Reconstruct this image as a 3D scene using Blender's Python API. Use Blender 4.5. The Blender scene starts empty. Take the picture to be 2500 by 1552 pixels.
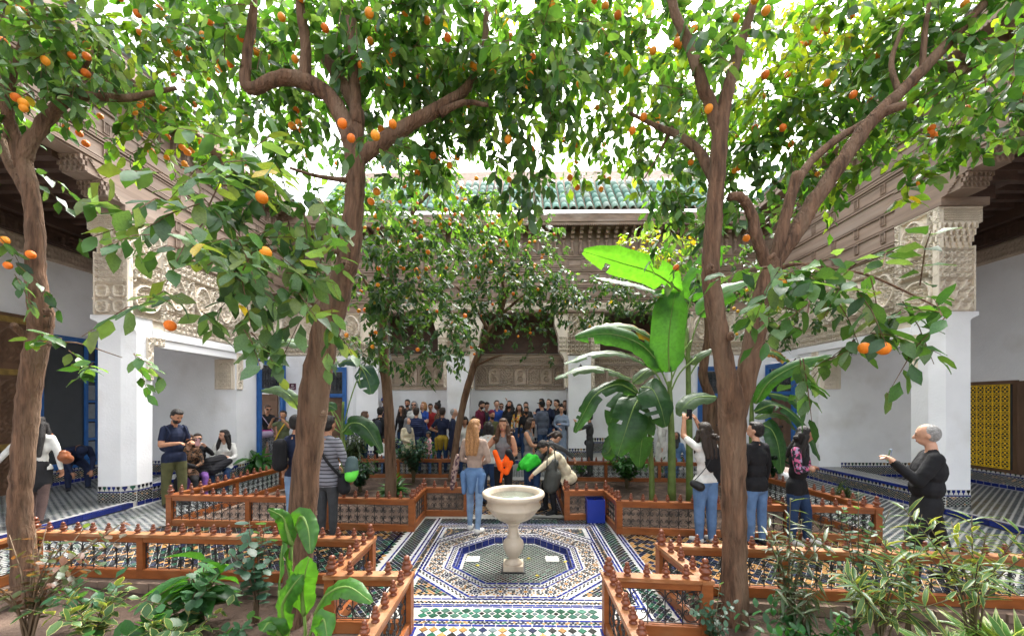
import bpy, math, random
import numpy as np
from mathutils import Vector, Matrix
random.seed(7); RNG = np.random.default_rng(7)
S = bpy.context.scene; C = S.collection
R = math.radians; PI = math.pi

# ------------------------------------------------------------------ camera, sky, sun, exposure
CAMH = 1.95; YAW = R(1.0); FPX = 942.0
cd = bpy.data.cameras.new('camera'); cam = bpy.data.objects.new('camera', cd); C.objects.link(cam)
cam.location = (0, 0, CAMH); cam.rotation_euler = (R(90), 0, YAW)
cd.sensor_width = 36; cd.lens = FPX / 2500 * 36; cd.shift_y = (982 - 776) / 2500
cd.clip_start = 0.05; cd.clip_end = 400; S.camera = cam
W = bpy.data.worlds.new('World'); S.world = W; W.use_nodes = True
nt = W.node_tree; bg = nt.nodes['Background']
sky = nt.nodes.new('ShaderNodeTexSky'); sky.sky_type = 'NISHITA'; sky.sun_disc = False
SUN_EL, SUN_AZ = R(58), R(20)
sky.sun_elevation = SUN_EL; sky.sun_rotation = SUN_AZ; sky.dust_density = 6; sky.air_density = 1.0; sky.ozone_density = 1.0
hs = nt.nodes.new('ShaderNodeHueSaturation'); hs.inputs['Saturation'].default_value = 0.22; hs.inputs['Value'].default_value = 1.0
nt.links.new(sky.outputs[0], hs.inputs['Color']); nt.links.new(hs.outputs[0], bg.inputs[0]); bg.inputs[1].default_value = 0.15
sl = bpy.data.lights.new('sun', 'SUN'); sun = bpy.data.objects.new('sun', sl); C.objects.link(sun)
sl.energy = 0.9; sl.angle = R(24); sl.color = (1.0, 0.95, 0.86)
sun.rotation_euler = Vector((-math.sin(SUN_AZ) * math.cos(SUN_EL), -math.cos(SUN_AZ) * math.cos(SUN_EL), -math.sin(SUN_EL))).to_track_quat('-Z', 'Y').to_euler()
S.view_settings.view_transform = 'Standard'; S.view_settings.look = 'None'
S.view_settings.exposure = 2.68; S.view_settings.gamma = 1.0
S.cycles.max_bounces = 8; S.cycles.diffuse_bounces = 5; S.cycles.glossy_bounces = 3; S.cycles.transmission_bounces = 5

# ------------------------------------------------------------------ helpers
_c, _s = math.cos(YAW), math.sin(YAW)
def P(u, v, d):            # a point seen at (u, v) of the 2500-pixel frame, d metres in front of the lens
    x = (u - 1250) / FPX * d
    return Vector((x * _c - d * _s, x * _s + d * _c, CAMH - (v - 982) / FPX * d))
def G(u, v, z=0.0):        # the same for a known height
    return P(u, v, FPX * (CAMH - z) / (v - 982))
def empty(name, loc=(0, 0, 0), rz=0.0):
    o = bpy.data.objects.new(name, None); C.objects.link(o); o.location = loc; o.rotation_euler = (0, 0, rz)
    o.empty_display_size = 0.1
    return o
def tag(o, label, cat=None, group=None, kind=None):
    if label: o['label'] = label
    if cat: o['category'] = cat
    if group: o['group'] = group
    if kind: o['kind'] = kind
    return o
def thing(name, label, cat, loc=(0, 0, 0), group=None, rz=0.0):
    return tag(empty(name, loc, rz), label, cat, group)
def link(name, me, parent=None, loc=None, rot=None, scale=None, color=None):
    o = bpy.data.objects.new(name, me); C.objects.link(o)
    if parent: o.parent = parent
    if loc is not None: o.location = loc
    if rot is not None: o.rotation_euler = rot
    if scale is not None: o.scale = scale if hasattr(scale, '__len__') else (scale,) * 3
    if color is not None: o.color = (*color[:3], 1)
    return o

class MB:
    def __init__(s): s.v = []; s.f = []; s.m = []; s.c = []
    def add(s, vs, fs, m=0, col=None):
        b = len(s.v); s.v += [tuple(p) for p in vs]
        s.f += [tuple(i + b for i in f) for f in fs]; s.m += [m] * len(fs); s.c += [col] * len(vs)
        return s
    def box(s, x0, x1, y0, y1, z0, z1, m=0, col=None):
        if x0 > x1: x0, x1 = x1, x0
        if y0 > y1: y0, y1 = y1, y0
        return s.add([(x0, y0, z0), (x1, y0, z0), (x1, y1, z0), (x0, y1, z0), (x0, y0, z1), (x1, y0, z1), (x1, y1, z1), (x0, y1, z1)],
                     [(0, 3, 2, 1), (4, 5, 6, 7), (0, 1, 5, 4), (1, 2, 6, 5), (2, 3, 7, 6), (3, 0, 4, 7)], m, col)
    def bar(s, a, b, w, z0, z1, m=0, col=None):      # plank from a to b in plan
        a = Vector(a[:2]); b = Vector(b[:2]); d = (b - a).normalized(); n = Vector((-d.y, d.x)) * w / 2
        p = [a - n, b - n, b + n, a + n]
        return s.prism([(q.x, q.y) for q in p], z0, z1, m, col)
    def prism(s, poly, z0, z1, m=0, col=None, top=None):
        n = len(poly); t = top or poly
        vs = [(x, y, z0) for x, y in poly] + [(x, y, z1) for x, y in t]
        fs = [tuple(range(n - 1, -1, -1)), tuple(range(n, 2 * n))] + [(i, (i + 1) % n, n + (i + 1) % n, n + i) for i in range(n)]
        return s.add(vs, fs, m, col)
    def extr(s, poly, o, ax, ay, an, t, m=0, col=None):   # polygon in plane (o; ax, ay), extruded by t along an
        o, ax, ay, an = Vector(o), Vector(ax), Vector(ay), Vector(an); n = len(poly)
        q = [o + ax * x + ay * y for x, y in poly]
        return s.add(q + [p + an * t for p in q], [tuple(range(n)), tuple(range(2 * n - 1, n - 1, -1))] + [(i, (i + 1) % n, n + (i + 1) % n, n + i) for i in range(n)], m, col)
    def tube(s, pts, rad, n=6, m=0, col=None, cap=True, jit=0.0):
        pts = [Vector(p) for p in pts]
        if not hasattr(rad, '__len__'): rad = [rad] * len(pts)
        vs = []; a = None
        for i, p in enumerate(pts):
            t = (pts[min(i + 1, len(pts) - 1)] - pts[max(i - 1, 0)])
            t = t.normalized() if t.length > 1e-9 else Vector((0, 0, 1))
            a = t.orthogonal() if a is None else a - t * a.dot(t)
            if a.length < 1e-6: a = t.orthogonal()
            a = a.normalized(); b = t.cross(a)
            for k in range(n):
                w = 2 * PI * k / n; rr = rad[i] * (1 + (random.uniform(-jit, jit) if jit else 0))
                vs.append(p + a * (math.cos(w) * rr) + b * (math.sin(w) * rr))
        fs = [(i * n + k, i * n + (k + 1) % n, (i + 1) * n + (k + 1) % n, (i + 1) * n + k) for i in range(len(pts) - 1) for k in range(n)]
        if cap: fs += [tuple(range(n - 1, -1, -1)), tuple((len(pts) - 1) * n + k for k in range(n))]
        return s.add(vs, fs, m, col)
    def lathe(s, prof, n=16, c=(0, 0, 0), m=0, col=None):
        vs = []; fs = []
        for r, z in prof:
            for k in range(n):
                w = 2 * PI * k / n; vs.append((c[0] + r * math.cos(w), c[1] + r * math.sin(w), c[2] + z))
        for i in range(len(prof) - 1):
            for k in range(n): fs.append((i * n + k, i * n + (k + 1) % n, (i + 1) * n + (k + 1) % n, (i + 1) * n + k))
        fs += [tuple(range(n - 1, -1, -1)), tuple((len(prof) - 1) * n + k for k in range(n))]
        return s.add(vs, fs, m, col)
    def mesh(s, name, mats, smooth=False):
        me = bpy.data.meshes.new(name); me.from_pydata(s.v, [], s.f)
        for m in (mats if isinstance(mats, (list, tuple)) else [mats]): me.materials.append(m)
        if any(s.m): me.polygons.foreach_set('material_index', s.m)
        if smooth: me.polygons.foreach_set('use_smooth', [True] * len(s.f))
        if any(c is not None for c in s.c):
            at = me.color_attributes.new('Col', 'FLOAT_COLOR', 'POINT')
            at.data.foreach_set('color', np.array([(*(c or (1, 1, 1))[:3], 1.0) for c in s.c], dtype=np.float32).ravel())
        me.update(); return me
    def build(s, name, mats, parent=None, smooth=False, kind=None, label=None):
        o = link(name, s.mesh(name, mats, smooth), parent)
        if kind: o['kind'] = kind
        if label: o['label'] = label
        return o

def np_mesh(name, v, f, mat, col=None, smooth=False):
    me = bpy.data.meshes.new(name); v = np.asarray(v, np.float32); f = np.asarray(f, np.int32)
    k = f.shape[1]
    me.vertices.add(len(v)); me.vertices.foreach_set('co', v.ravel())
    me.loops.add(f.size); me.loops.foreach_set('vertex_index', f.ravel())
    me.polygons.add(len(f)); me.polygons.foreach_set('loop_start', np.arange(0, f.size, k, dtype=np.int32))
    me.polygons.foreach_set('loop_total', np.full(len(f), k, np.int32))
    if smooth: me.polygons.foreach_set('use_smooth', np.ones(len(f), bool))
    for m in (mat if isinstance(mat, (list, tuple)) else [mat]): me.materials.append(m)
    me.update(calc_edges=True)
    if col is not None:
        at = me.color_attributes.new('Col', 'FLOAT_COLOR', 'POINT'); c4 = np.ones((len(v), 4), np.float32); c4[:, :3] = col
        at.data.foreach_set('color', c4.ravel())
    return me

# ------------------------------------------------------------------ materials
def mat(name, col=(.5, .5, .5), rough=.6, var=.12, nscale=4.0, bump=0.0, bscale=40.0, stretch=(1, 1, 1), src=None, spec=.4, trans=0.0, metal=0.0, stain=None, coat=0.0):
    m = bpy.data.materials.new(name); m.use_nodes = True; t = m.node_tree; N, L = t.nodes, t.links
    b = N['Principled BSDF']; out = N['Material Output']
    tc = N.new('ShaderNodeTexCoord'); mp = N.new('ShaderNodeMapping'); mp.inputs['Scale'].default_value = stretch
    L.new(tc.outputs['Object'], mp.inputs[0])
    nz = N.new('ShaderNodeTexNoise'); nz.inputs['Scale'].default_value = nscale; nz.inputs['Detail'].default_value = 5; L.new(mp.outputs[0], nz.inputs[0])
    if src == 'attr': c = N.new('ShaderNodeAttribute'); c.attribute_name = 'Col'; csock = c.outputs['Color']
    elif src == 'obj': c = N.new('ShaderNodeObjectInfo'); csock = c.outputs['Color']
    else: c = N.new('ShaderNodeRGB'); c.outputs[0].default_value = (*col, 1); csock = c.outputs[0]
    mr = N.new('ShaderNodeMapRange'); mr.inputs[1].default_value = .3; mr.inputs[2].default_value = .7
    mr.inputs[3].default_value = 1 - var; mr.inputs[4].default_value = 1 + var; L.new(nz.outputs[0], mr.inputs[0])
    mx = N.new('ShaderNodeVectorMath'); mx.operation = 'SCALE'; L.new(csock, mx.inputs[0]); L.new(mr.outputs[0], mx.inputs['Scale'])
    csock = mx.outputs[0]
    if stain:                                   # (colour, scale, low, high): irregular blotches of wear
        n2 = N.new('ShaderNodeTexNoise'); n2.inputs['Scale'].default_value = stain[1]; n2.inputs['Detail'].default_value = 6; L.new(mp.outputs[0], n2.inputs[0])
        r2 = N.new('ShaderNodeMapRange'); r2.inputs[1].default_value = stain[2]; r2.inputs[2].default_value = stain[3]; L.new(n2.outputs[0], r2.inputs[0])
        m2 = N.new('ShaderNodeMix'); m2.data_type = 'RGBA'; L.new(r2.outputs[0], m2.inputs[0]); L.new(csock, m2.inputs[6]); m2.inputs[7].default_value = (*stain[0], 1)
        csock = m2.outputs[2]
    L.new(csock, b.inputs['Base Color']); b.inputs['Roughness'].default_value = rough; b.inputs['Specular IOR Level'].default_value = spec; b.inputs['Metallic'].default_value = metal
    if coat: b.inputs['Coat Weight'].default_value = coat; b.inputs['Coat Roughness'].default_value = .15
    if bump:
        n3 = N.new('ShaderNodeTexNoise'); n3.inputs['Scale'].default_value = bscale; n3.inputs['Detail'].default_value = 4; L.new(mp.outputs[0], n3.inputs[0])
        bp = N.new('ShaderNodeBump'); bp.inputs['Strength'].default_value = bump; bp.inputs['Distance'].default_value = .035 if name == 'bark' else .02; L.new(n3.outputs[0], bp.inputs['Height'])
        L.new(bp.outputs[0], b.inputs['Normal'])
    if trans:
        tr = N.new('ShaderNodeBsdfTranslucent'); tm = N.new('ShaderNodeVectorMath'); tm.operation = 'MULTIPLY'; L.new(csock, tm.inputs[0]); tm.inputs[1].default_value = (1.9, 1.75, .45)
        L.new(tm.outputs[0], tr.inputs[0]); ms = N.new('ShaderNodeMixShader'); ms.inputs[0].default_value = trans
        L.new(b.outputs[0], ms.inputs[1]); L.new(tr.outputs[0], ms.inputs[2]); L.new(ms.outputs[0], out.inputs[0])
    return m
M = {}
M['plaster'] = mat('white_plaster', (.83, .83, .84), .75, .06, 1.5, .25, 25, stain=((.60, .57, .53), 1.3, .54, .95))
M['stucco'] = mat('carved_stucco', (.74, .65, .53), .8, .12, 2.5, .1, 60)
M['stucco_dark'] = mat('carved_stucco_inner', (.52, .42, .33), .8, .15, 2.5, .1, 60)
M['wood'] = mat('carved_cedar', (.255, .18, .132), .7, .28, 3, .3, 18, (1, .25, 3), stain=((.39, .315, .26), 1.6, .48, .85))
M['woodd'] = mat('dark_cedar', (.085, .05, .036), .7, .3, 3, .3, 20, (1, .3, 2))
M['fence'] = mat('fence_wood', (.25, .075, .019), .4, .25, 5, .15, 30, (1, 1, 3), stain=((.30, .13, .05), 2.2, .52, .8))
M['fence_worn'] = mat('worn_rail_wood', (.29, .11, .036), .5, .28, 6, .2, 30, (1.5, 1.5, 4), stain=((.42, .24, .13), 2.6, .47, .72))
M['finial'] = mat('turned_wood', (.17, .045, .016), .35, .2, 12, .1, 40, coat=.2)
M['iron'] = mat('wrought_iron', (.013, .013, .014), .5, .2, 20, spec=.5)
M['tile'] = mat('zellige', (.5, .5, .5), .22, .16, 14, .06, 60, src='attr', spec=.5, stain=((.32, .29, .25), 1.3, .66, 1.0))
M['tileo'] = mat('zellige_piece', (.5, .5, .5), .22, .18, 9, .06, 60, src='obj', spec=.5)
M['grout'] = mat('pale_tile', (.37, .36, .335), .4, .12, 6, .1, 60, stain=((.40, .37, .33), 1.2, .55, .9))
M['soil'] = mat('soil', (.058, .036, .026), .95, .35, 5, 1.0, 22, stain=((.16, .11, .08), 3, .5, .8))
M['kerb'] = mat('mud_kerb', (.20, .14, .105), .9, .25, 6, .7, 18)
M['marble'] = mat('cream_marble', (.50, .42, .32), .4, .15, 3, .15, 20, (1, 1, .6), stain=((.27, .20, .145), 5.5, .48, .78))
M['water'] = mat('water', (.16, .19, .15), .05, .1, 5, .15, 9, spec=.7)
M['bluepaint'] = mat('blue_paint', (.022, .11, .34), .45, .15, 6, .1, 30)
M['binblue'] = mat('bin_blue', (.012, .035, .30), .4, .1, 5)
M['bark'] = mat('bark', (.145, .080, .047), .95, .55, 26, 1.0, 60, (1, 1, .14), stain=((.215, .14, .09), 6, .46, .7))
M['leaf'] = mat('leaf', src='attr', rough=.38, var=.2, nscale=18, spec=.5, trans=.46)
M['leafo'] = mat('leaf_piece', src='obj', rough=.38, var=.2, nscale=18, spec=.5, trans=.46)
M['orange'] = mat('orange_peel', (.95, .27, .012), .42, .12, 9, .3, 120, spec=.45, src='obj')
M['roof'] = mat('green_glaze', (.5, .5, .5), .3, .2, 5, .1, 20, src='obj', stain=((.40, .42, .36), 3, .5, .8))
M['glassd'] = mat('dark_glass', (.03, .035, .04), .1, .1, 5, spec=.6)
M['brass'] = mat('yellow_grille', (.80, .50, .015), .45, .15, 15)
M['doorwood'] = mat('door_wood', (.13, .07, .04), .55, .25, 6, .2, 30, (1, 1, .3))
M['gilt'] = mat('painted_gilt', (.25, .16, .04), .55, .35, 9, .2, 30)
M['plaque'] = mat('plaque', (.09, .012, .035), .4, .05)
M['whitep'] = mat('white_print', (.8, .8, .8), .5, .02)
def simple(name, col, rough=.8, bump=.0, bs=60, var=.12, ns=12, spec=.3, src=None):
    if name not in M: M[name] = mat(name, col, rough, var, ns, bump, bs, spec=spec, src=src)
    return M[name]

# ------------------------------------------------------------------ tile colours
T_BLUE = (.012, .022, .145); T_NAVY = (.012, .018, .05); T_BLACK = (.012, .014, .014); T_GREEN = (.014, .075, .045); T_WHITE = (.66, .65, .61); T_TAN = (.30, .16, .055); T_GREY = (.075, .10, .105)
def jit(c, a=.25):
    k = random.uniform(1 - a, 1 + a); return tuple(min(1, x * k) for x in c)
def diamond_field(mb, x0, x1, y0, y1, pu, pv, cols, z, scale=.92, mask=None, shape=None, xf=None):
    """staggered lattice of lozenges; xf maps plan (x, y) to a 3-D point"""
    sh = shape or [(-.5, 0), (0, -.5), (.5, 0), (0, .5)]
    j = 0; y = y0 + pv / 2
    while y < y1 + 1e-6:
        x = x0 + (pu / 2 if j % 2 else 0); i = 0
        while x < x1 + 1e-6:
            q = [(min(max(x + a * pu * scale, x0), x1), min(max(y + b * pv * 2 * scale * .98, y0), y1)) for a, b in sh]
            if mask is None or all(mask(px, py) for px, py in q):
                c = cols(i, j) if callable(cols) else random.choice(cols)
                if c: mb.add([(px, py, z) if xf is None else xf(px, py) for px, py in q], [tuple(range(len(q)))], 0, jit(c))
            x += pu; i += 1
        y += pv; j += 1
def quad(mb, x0, x1, y0, y1, z, col):
    mb.add([(x0, y0, z), (x1, y0, z), (x1, y1, z), (x0, y1, z)], [(0, 1, 2, 3)], 0, col)

# ------------------------------------------------------------------ ground, courtyard floor, beds
XL, XR = -7.2, 7.45                 # courtyard faces of the side galleries
tag(MB().box(-40, 40, -25, 45, -.6, -.3).build('ground', M['soil']), 'bare earth under the courtyard', kind='structure')
FLc = [(-5.5, 0.6), (-5.5, 4.29), (-1.6, 4.13), (-1.6, 3.27), (-.95, 3.27), (-.97, 0.6)]
FRc = [(5.0, 0.6), (5.0, 3.74), (1.47, 4.0), (1.55, 3.23), (.76, 3.29), (.76, 0.6)]
BLc = [(-5.53, 6.04), (-1.62, 5.83), (-1.63, 6.62), (-.9, 6.63), (-.95, 10.0), (-5.3, 9.95)]
BRc = [(5.0, 5.48), (1.49, 5.78), (1.46, 6.48), (.8, 6.44), (.86, 9.65), (4.75, 9.5)]
XC, YC = -.06, 4.87
def od(x, y, yc=YC): dx, dy = abs(x - XC), abs(y - yc); return max(dx, dy, (dx + dy) / 1.41421)
fl = MB()
oc = [(XC + .70 * 1.0824 * math.cos(R(22.5 + 45 * k)), YC + .70 * 1.0824 * math.sin(R(22.5 + 45 * k))) for k in range(8)]
x0, x1, y0, y1 = -1.61, 1.49, 3.27, 6.5
ou = [(x1, oc[0][1]), (oc[1][0], y1), (oc[2][0], y1), (x0, oc[3][1]), (x0, oc[4][1]), (oc[5][0], y0), (oc[6][0], y0), (x1, oc[7][1])]
cn = {0: (x1, y1), 2: (x0, y1), 4: (x0, y0), 6: (x1, y0)}
for k in range(8):
    k2 = (k + 1) % 8
    p = [oc[k], ou[k]] + ([cn[k]] if k in cn else []) + [ou[k2], oc[k2]]
    fl.add([(a, b, 0) for a, b in p], [tuple(range(len(p)))])
    fl.add([(*oc[k], 0), (*oc[k2], 0), (*oc[k2], -.09), (*oc[k], -.09)], [(0, 1, 2, 3)])
fl.add([(a, b, -.075) for a, b in oc], [tuple(range(8))])
for p in ([(-.97, -2), (.76, -2), (.76, 3.27), (-.95, 3.27)], [(-1.61, 4.14), (-1.61, 5.83), (-5.5, 6.03), (-5.5, 4.30)], [(1.49, 4.0), (5.0, 3.75), (5.0, 5.47), (1.49, 5.78)],
          [(-1.64, 6.5), (1.49, 6.5), (1.49, 6.48), (.8, 6.44), (.8, 6.6), (-.9, 6.63), (-1.64, 6.62)], [(-.91, 6.6), (.81, 6.6), (.86, 9.7), (-.95, 9.95)],
          [(XL, -3), (-5.5, -3), (-5.5, 6.05), (-5.3, 9.95), (-5.3, 12.2), (XL, 12.2)], [(5.0, -3), (XR, -3), (XR, 12.2), (4.75, 12.2), (4.75, 9.5), (5.0, 5.48)],
          [(-5.3, 9.95), (-.95, 9.95), (.86, 9.65), (4.75, 9.5), (4.75, 12.2), (-5.3, 12.2)]):
    fl.prism(p if sum(p[i][0] * p[(i + 1) % len(p)][1] - p[(i + 1) % len(p)][0] * p[i][1] for i in range(len(p))) > 0 else p[::-1], -.2, 0)
floor = tag(fl.build('courtyard_floor', M['grout']), 'courtyard paved with small glazed tiles', kind='structure')

def inpoly(x, y, poly):
    r = False; n = len(poly)
    for i in range(n):
        (ax, ay), (bx, by) = poly[i], poly[(i + 1) % n]
        if (ay > y) != (by > y) and x < (bx - ax) * (y - ay) / (by - ay) + ax: r = not r
    return r
def ring(mb, a, b, n, cols, z, yc=YC):
    for k in range(8):
        w0, w1 = R(22.5 + 45 * k), R(67.5 + 45 * k)
        def pt(r, t):
            r = r * 1.0824; return (XC + r * ((1 - t) * math.cos(w0) + t * math.cos(w1)), yc + r * ((1 - t) * math.sin(w0) + t * math.sin(w1)), z)
        for i in range(n):
            t0, t1 = (i + .04) / n, (i + .96) / n
            c = cols[i % len(cols)]
            if c: mb.add([pt(a, t0), pt(b, t0), pt(b, t1), pt(a, t1)], [(0, 1, 2, 3)], 0, jit(c))
def strip(mb, x0, x1, y0, y1, n, col, z=.004):          # a line of short glazed tiles along the longer side
    for i in range(n):
        a, b = (i + .03) / n, (i + .97) / n
        if x1 - x0 > y1 - y0: quad(mb, x0 + (x1 - x0) * a, x0 + (x1 - x0) * b, y0, y1, z, jit(col))
        else: quad(mb, x0, x1, y0 + (y1 - y0) * a, y0 + (y1 - y0) * b, z, jit(col))
tb = MB()
# pool and octagon
diamond_field(tb, XC - .7, XC + .7, YC - .7, YC + .7, .058, .029, lambda i, j: T_GREEN if (j // 2 + i) % 3 == 0 else T_BLACK, -.071, .76, lambda x, y: od(x, y) < .66)
ring(tb, .665, .695, 5, [T_BLUE], -.071)
for k in range(8):                                       # glazed pool sides
    a, b = oc[k], oc[(k + 1) % 8]
    for i in range(5):
        q = [(a[0] + (b[0] - a[0]) * t, a[1] + (b[1] - a[1]) * t) for t in ((i + .03) / 5, (i + .97) / 5)]
        q = [(XC + (x - XC) * .996, YC + (y - YC) * .996) for x, y in q]
        tb.add([(*q[0], -.07), (*q[1], -.07), (*q[1], .0), (*q[0], .0)], [(0, 1, 2, 3)], 0, jit(T_BLUE))
ring(tb, .702, .735, 5, [T_BLUE], .004)
ring(tb, .75, .768, 24, [T_BLACK, None], .004); ring(tb, .772, .79, 24, [None, T_BLACK], .004); ring(tb, .80, .82, 8, [T_BLUE], .004)
Y2 = 4.92
ring(tb, 1.045, 1.07, 10, [T_BLUE], .004, Y2)
def rosette(mb, cx, cy, r, z=.004):
    for k in range(12):
        w = 2 * PI * k / 12; d = .2
        mb.add([(cx + r * .24 * math.cos(w), cy + r * .24 * math.sin(w), z), (cx + r * .48 * math.cos(w - d), cy + r * .48 * math.sin(w - d), z), (cx + r * .72 * math.cos(w), cy + r * .72 * math.sin(w), z), (cx + r * .48 * math.cos(w + d), cy + r * .48 * math.sin(w + d), z)], [(0, 1, 2, 3)], 0, jit(T_BLACK if k % 2 else T_NAVY))
        w += PI / 12
        mb.add([(cx + r * .74 * math.cos(w - .17), cy + r * .74 * math.sin(w - .17), z), (cx + r * .95 * math.cos(w - .1), cy + r * .95 * math.sin(w - .1), z), (cx + r * .95 * math.cos(w + .1), cy + r * .95 * math.sin(w + .1), z), (cx + r * .74 * math.cos(w + .17), cy + r * .74 * math.sin(w + .17), z)], [(0, 1, 2, 3)], 0, jit(T_TAN if k % 3 else T_BLACK))
    mb.add([(cx + r * .22 * math.cos(k * PI / 4), cy + r * .22 * math.sin(k * PI / 4), z) for k in range(8)], [tuple(range(8))], 0, jit(T_TAN if random.random() < .6 else T_NAVY))
ros = []
for k in range(8):
    w0, w1 = R(22.5 + 45 * k), R(67.5 + 45 * k); rr = .935 * 1.0824
    for t in (.0, .3333, .6667): ros.append((XC + rr * ((1 - t) * math.cos(w0) + t * math.cos(w1)), Y2 - .01 + rr * ((1 - t) * math.sin(w0) + t * math.sin(w1))))
for x, y in ros: rosette(tb, x, y, .105)
far = lambda x, y: all((x - a) ** 2 + (y - b) ** 2 > .0095 for a, b in ros)
diamond_field(tb, XC - 1.1, XC + 1.1, Y2 - 1.1, Y2 + 1.1, .036, .018, lambda i, j: random.choice([T_BLACK, T_NAVY, T_BLACK, T_TAN]), .004, .8, lambda x, y: od(x, y) > .835 and od(x, y, Y2) < 1.03 and far(x, y))
ring(tb, 1.085, 1.10, 26, [T_BLACK, None], .004, Y2); ring(tb, 1.104, 1.12, 26, [None, T_BLACK], .004, Y2); ring(tb, 1.13, 1.155, 9, [T_BLUE], .004, Y2) if False else None
sq = lambda x, y: max(abs(x - XC), abs(y - Y2)) < 1.06
diamond_field(tb, XC - 1.06, XC + 1.06, Y2 - 1.06, Y2 + 1.06, .05, .025, lambda i, j: random.choice([T_BLACK, T_NAVY, T_BLACK, T_TAN, T_GREEN]), .004, .82, lambda x, y: sq(x, y) and od(x, y, Y2) > 1.19)
for sx in (-1, 1):
    for sy in (-1, 1):
        a = Vector((XC + sx * .55, Y2 + sy * 1.09)); b = Vector((XC + sx * 1.09, Y2 + sy * .55))
        for i in range(8):
            p, q = a + (b - a) * (i + .03) / 8, a + (b - a) * (i + .97) / 8; n = Vector((sx, sy)).normalized() * .026
            tb.add([(p.x, p.y, .005), (q.x, q.y, .005), (q.x + n.x, q.y + n.y, .005), (p.x + n.x, p.y + n.y, .005)], [(0, 1, 2, 3)], 0, jit(T_BLUE))
# square frame
for a, b in ((1.09, 1.112), (1.20, 1.222)):
    strip(tb, XC - b, XC + b, Y2 - b, Y2 - a, 22, T_BLUE); strip(tb, XC - b, XC + b, Y2 + a, Y2 + b, 22, T_BLUE)
    strip(tb, XC - b, XC - a, Y2 - a, Y2 + a, 22, T_BLUE); strip(tb, XC + a, XC + b, Y2 - a, Y2 + a, 22, T_BLUE)
def fr(x, y): m = max(abs(x - XC), abs(y - Y2)); return 1.118 < m < 1.198
diamond_field(tb, XC - 1.2, XC + 1.2, Y2 - 1.2, Y2 + 1.2, .038, .019, lambda i, j: T_BLACK if random.random() < .8 else T_TAN, .004, .85, fr)
# long strips left and right of the square, with blue outer lines
for xa, xb in ((-1.60, -1.34), (1.20, 1.44)):
    diamond_field(tb, xa + .03, xb - .03, 3.3, 6.45, .062, .036, [T_BLACK, T_GREEN, T_BLACK, T_NAVY], .004, .86)
    for x in (xa - .02, xb): strip(tb, x, x + .025, 3.3, 6.5, 30, T_BLUE)
diamond_field(tb, -1.28, 1.16, 6.2, 6.46, .062, .036, [T_BLACK, T_GREEN, T_BLACK, T_NAVY], .004, .86)
strip(tb, -1.3, 1.18, 6.17, 6.195, 26, T_BLUE)
# front bands: small border, then the near walk in mixed colours (large lozenges there are single pieces, below)
yb = 3.69
strip(tb, -1.3, 1.18, 3.655, 3.685, 26, T_BLUE)
strip(tb, -.94, .75, 3.435, 3.46, 16, T_BLUE); diamond_field(tb, -.94, .75, 3.39, 3.43, .04, .02, [T_BLACK, T_TAN, T_NAVY, T_GREEN], .004, .85); strip(tb, -.94, .75, 3.355, 3.382, 16, T_BLUE)
strip(tb, -.92, -.885, 1.5, 3.34, 18, T_BLUE); strip(tb, .695, .73, 1.5, 3.34, 18, T_BLUE)
# cross walks: black, tan and green lozenges
def dark(i, j): return random.choice([T_BLACK, T_BLACK, T_NAVY, T_GREEN, T_TAN, T_BLACK])
def dark2(i, j): return random.choice([T_BLACK, T_TAN, T_TAN, T_NAVY, T_BLACK])
W1 = [(-1.66, 4.14), (-1.66, 5.85), (-5.62, 6.06), (-5.62, 4.28)]; W2 = [(1.53, 3.98), (1.53, 5.8), (5.12, 5.5), (5.12, 3.72)]
diamond_field(tb, -5.62, -1.66, 4.1, 6.1, .084, .05, dark, .004, .93, lambda x, y: inpoly(x, y, W1))
diamond_field(tb, 1.53, 5.12, 3.7, 5.85, .084, .05, dark2, .004, .93, lambda x, y: inpoly(x, y, W2))
diamond_field(tb, -.85, .76, 6.7, 9.7, .084, .05, dark2, .004, .86)
strip(tb, -.9, -.86, 6.65, 9.7, 20, T_BLUE); strip(tb, .77, .8, 6.65, 9.7, 20, T_BLUE)
for x in (-1.74, 1.51): strip(tb, x - .03, x, 4.25, 5.75, 12, T_BLUE)
# side walks: woven slanted tiles
SL = [(-.42, -.20), (.22, -.20), (.42, .20), (-.22, .20)]
def woven(x0, x1, y0, y1, z=.004, cols=((.12, .14, .145), (.10, .12, .13), (.16, .175, .18), (.06, .075, .10), (.09, .13, .11))):
    diamond_field(tb, x0, x1, y0, y1, .14, .05, list(cols), z, 1.0, shape=SL)
woven(-7.1, -5.6, 1.5, 12); woven(5.1, 7.35, 1.5, 12); woven(-5.2, 4.7, 10.1, 11.2)
woven(-10.2, -7.3, 1.5, 9.7, .104); woven(7.55, 10.4, 1.5, 9.7, .104)
tb.build('tile_field', M['tile'], floor, kind='stuff')
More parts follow.
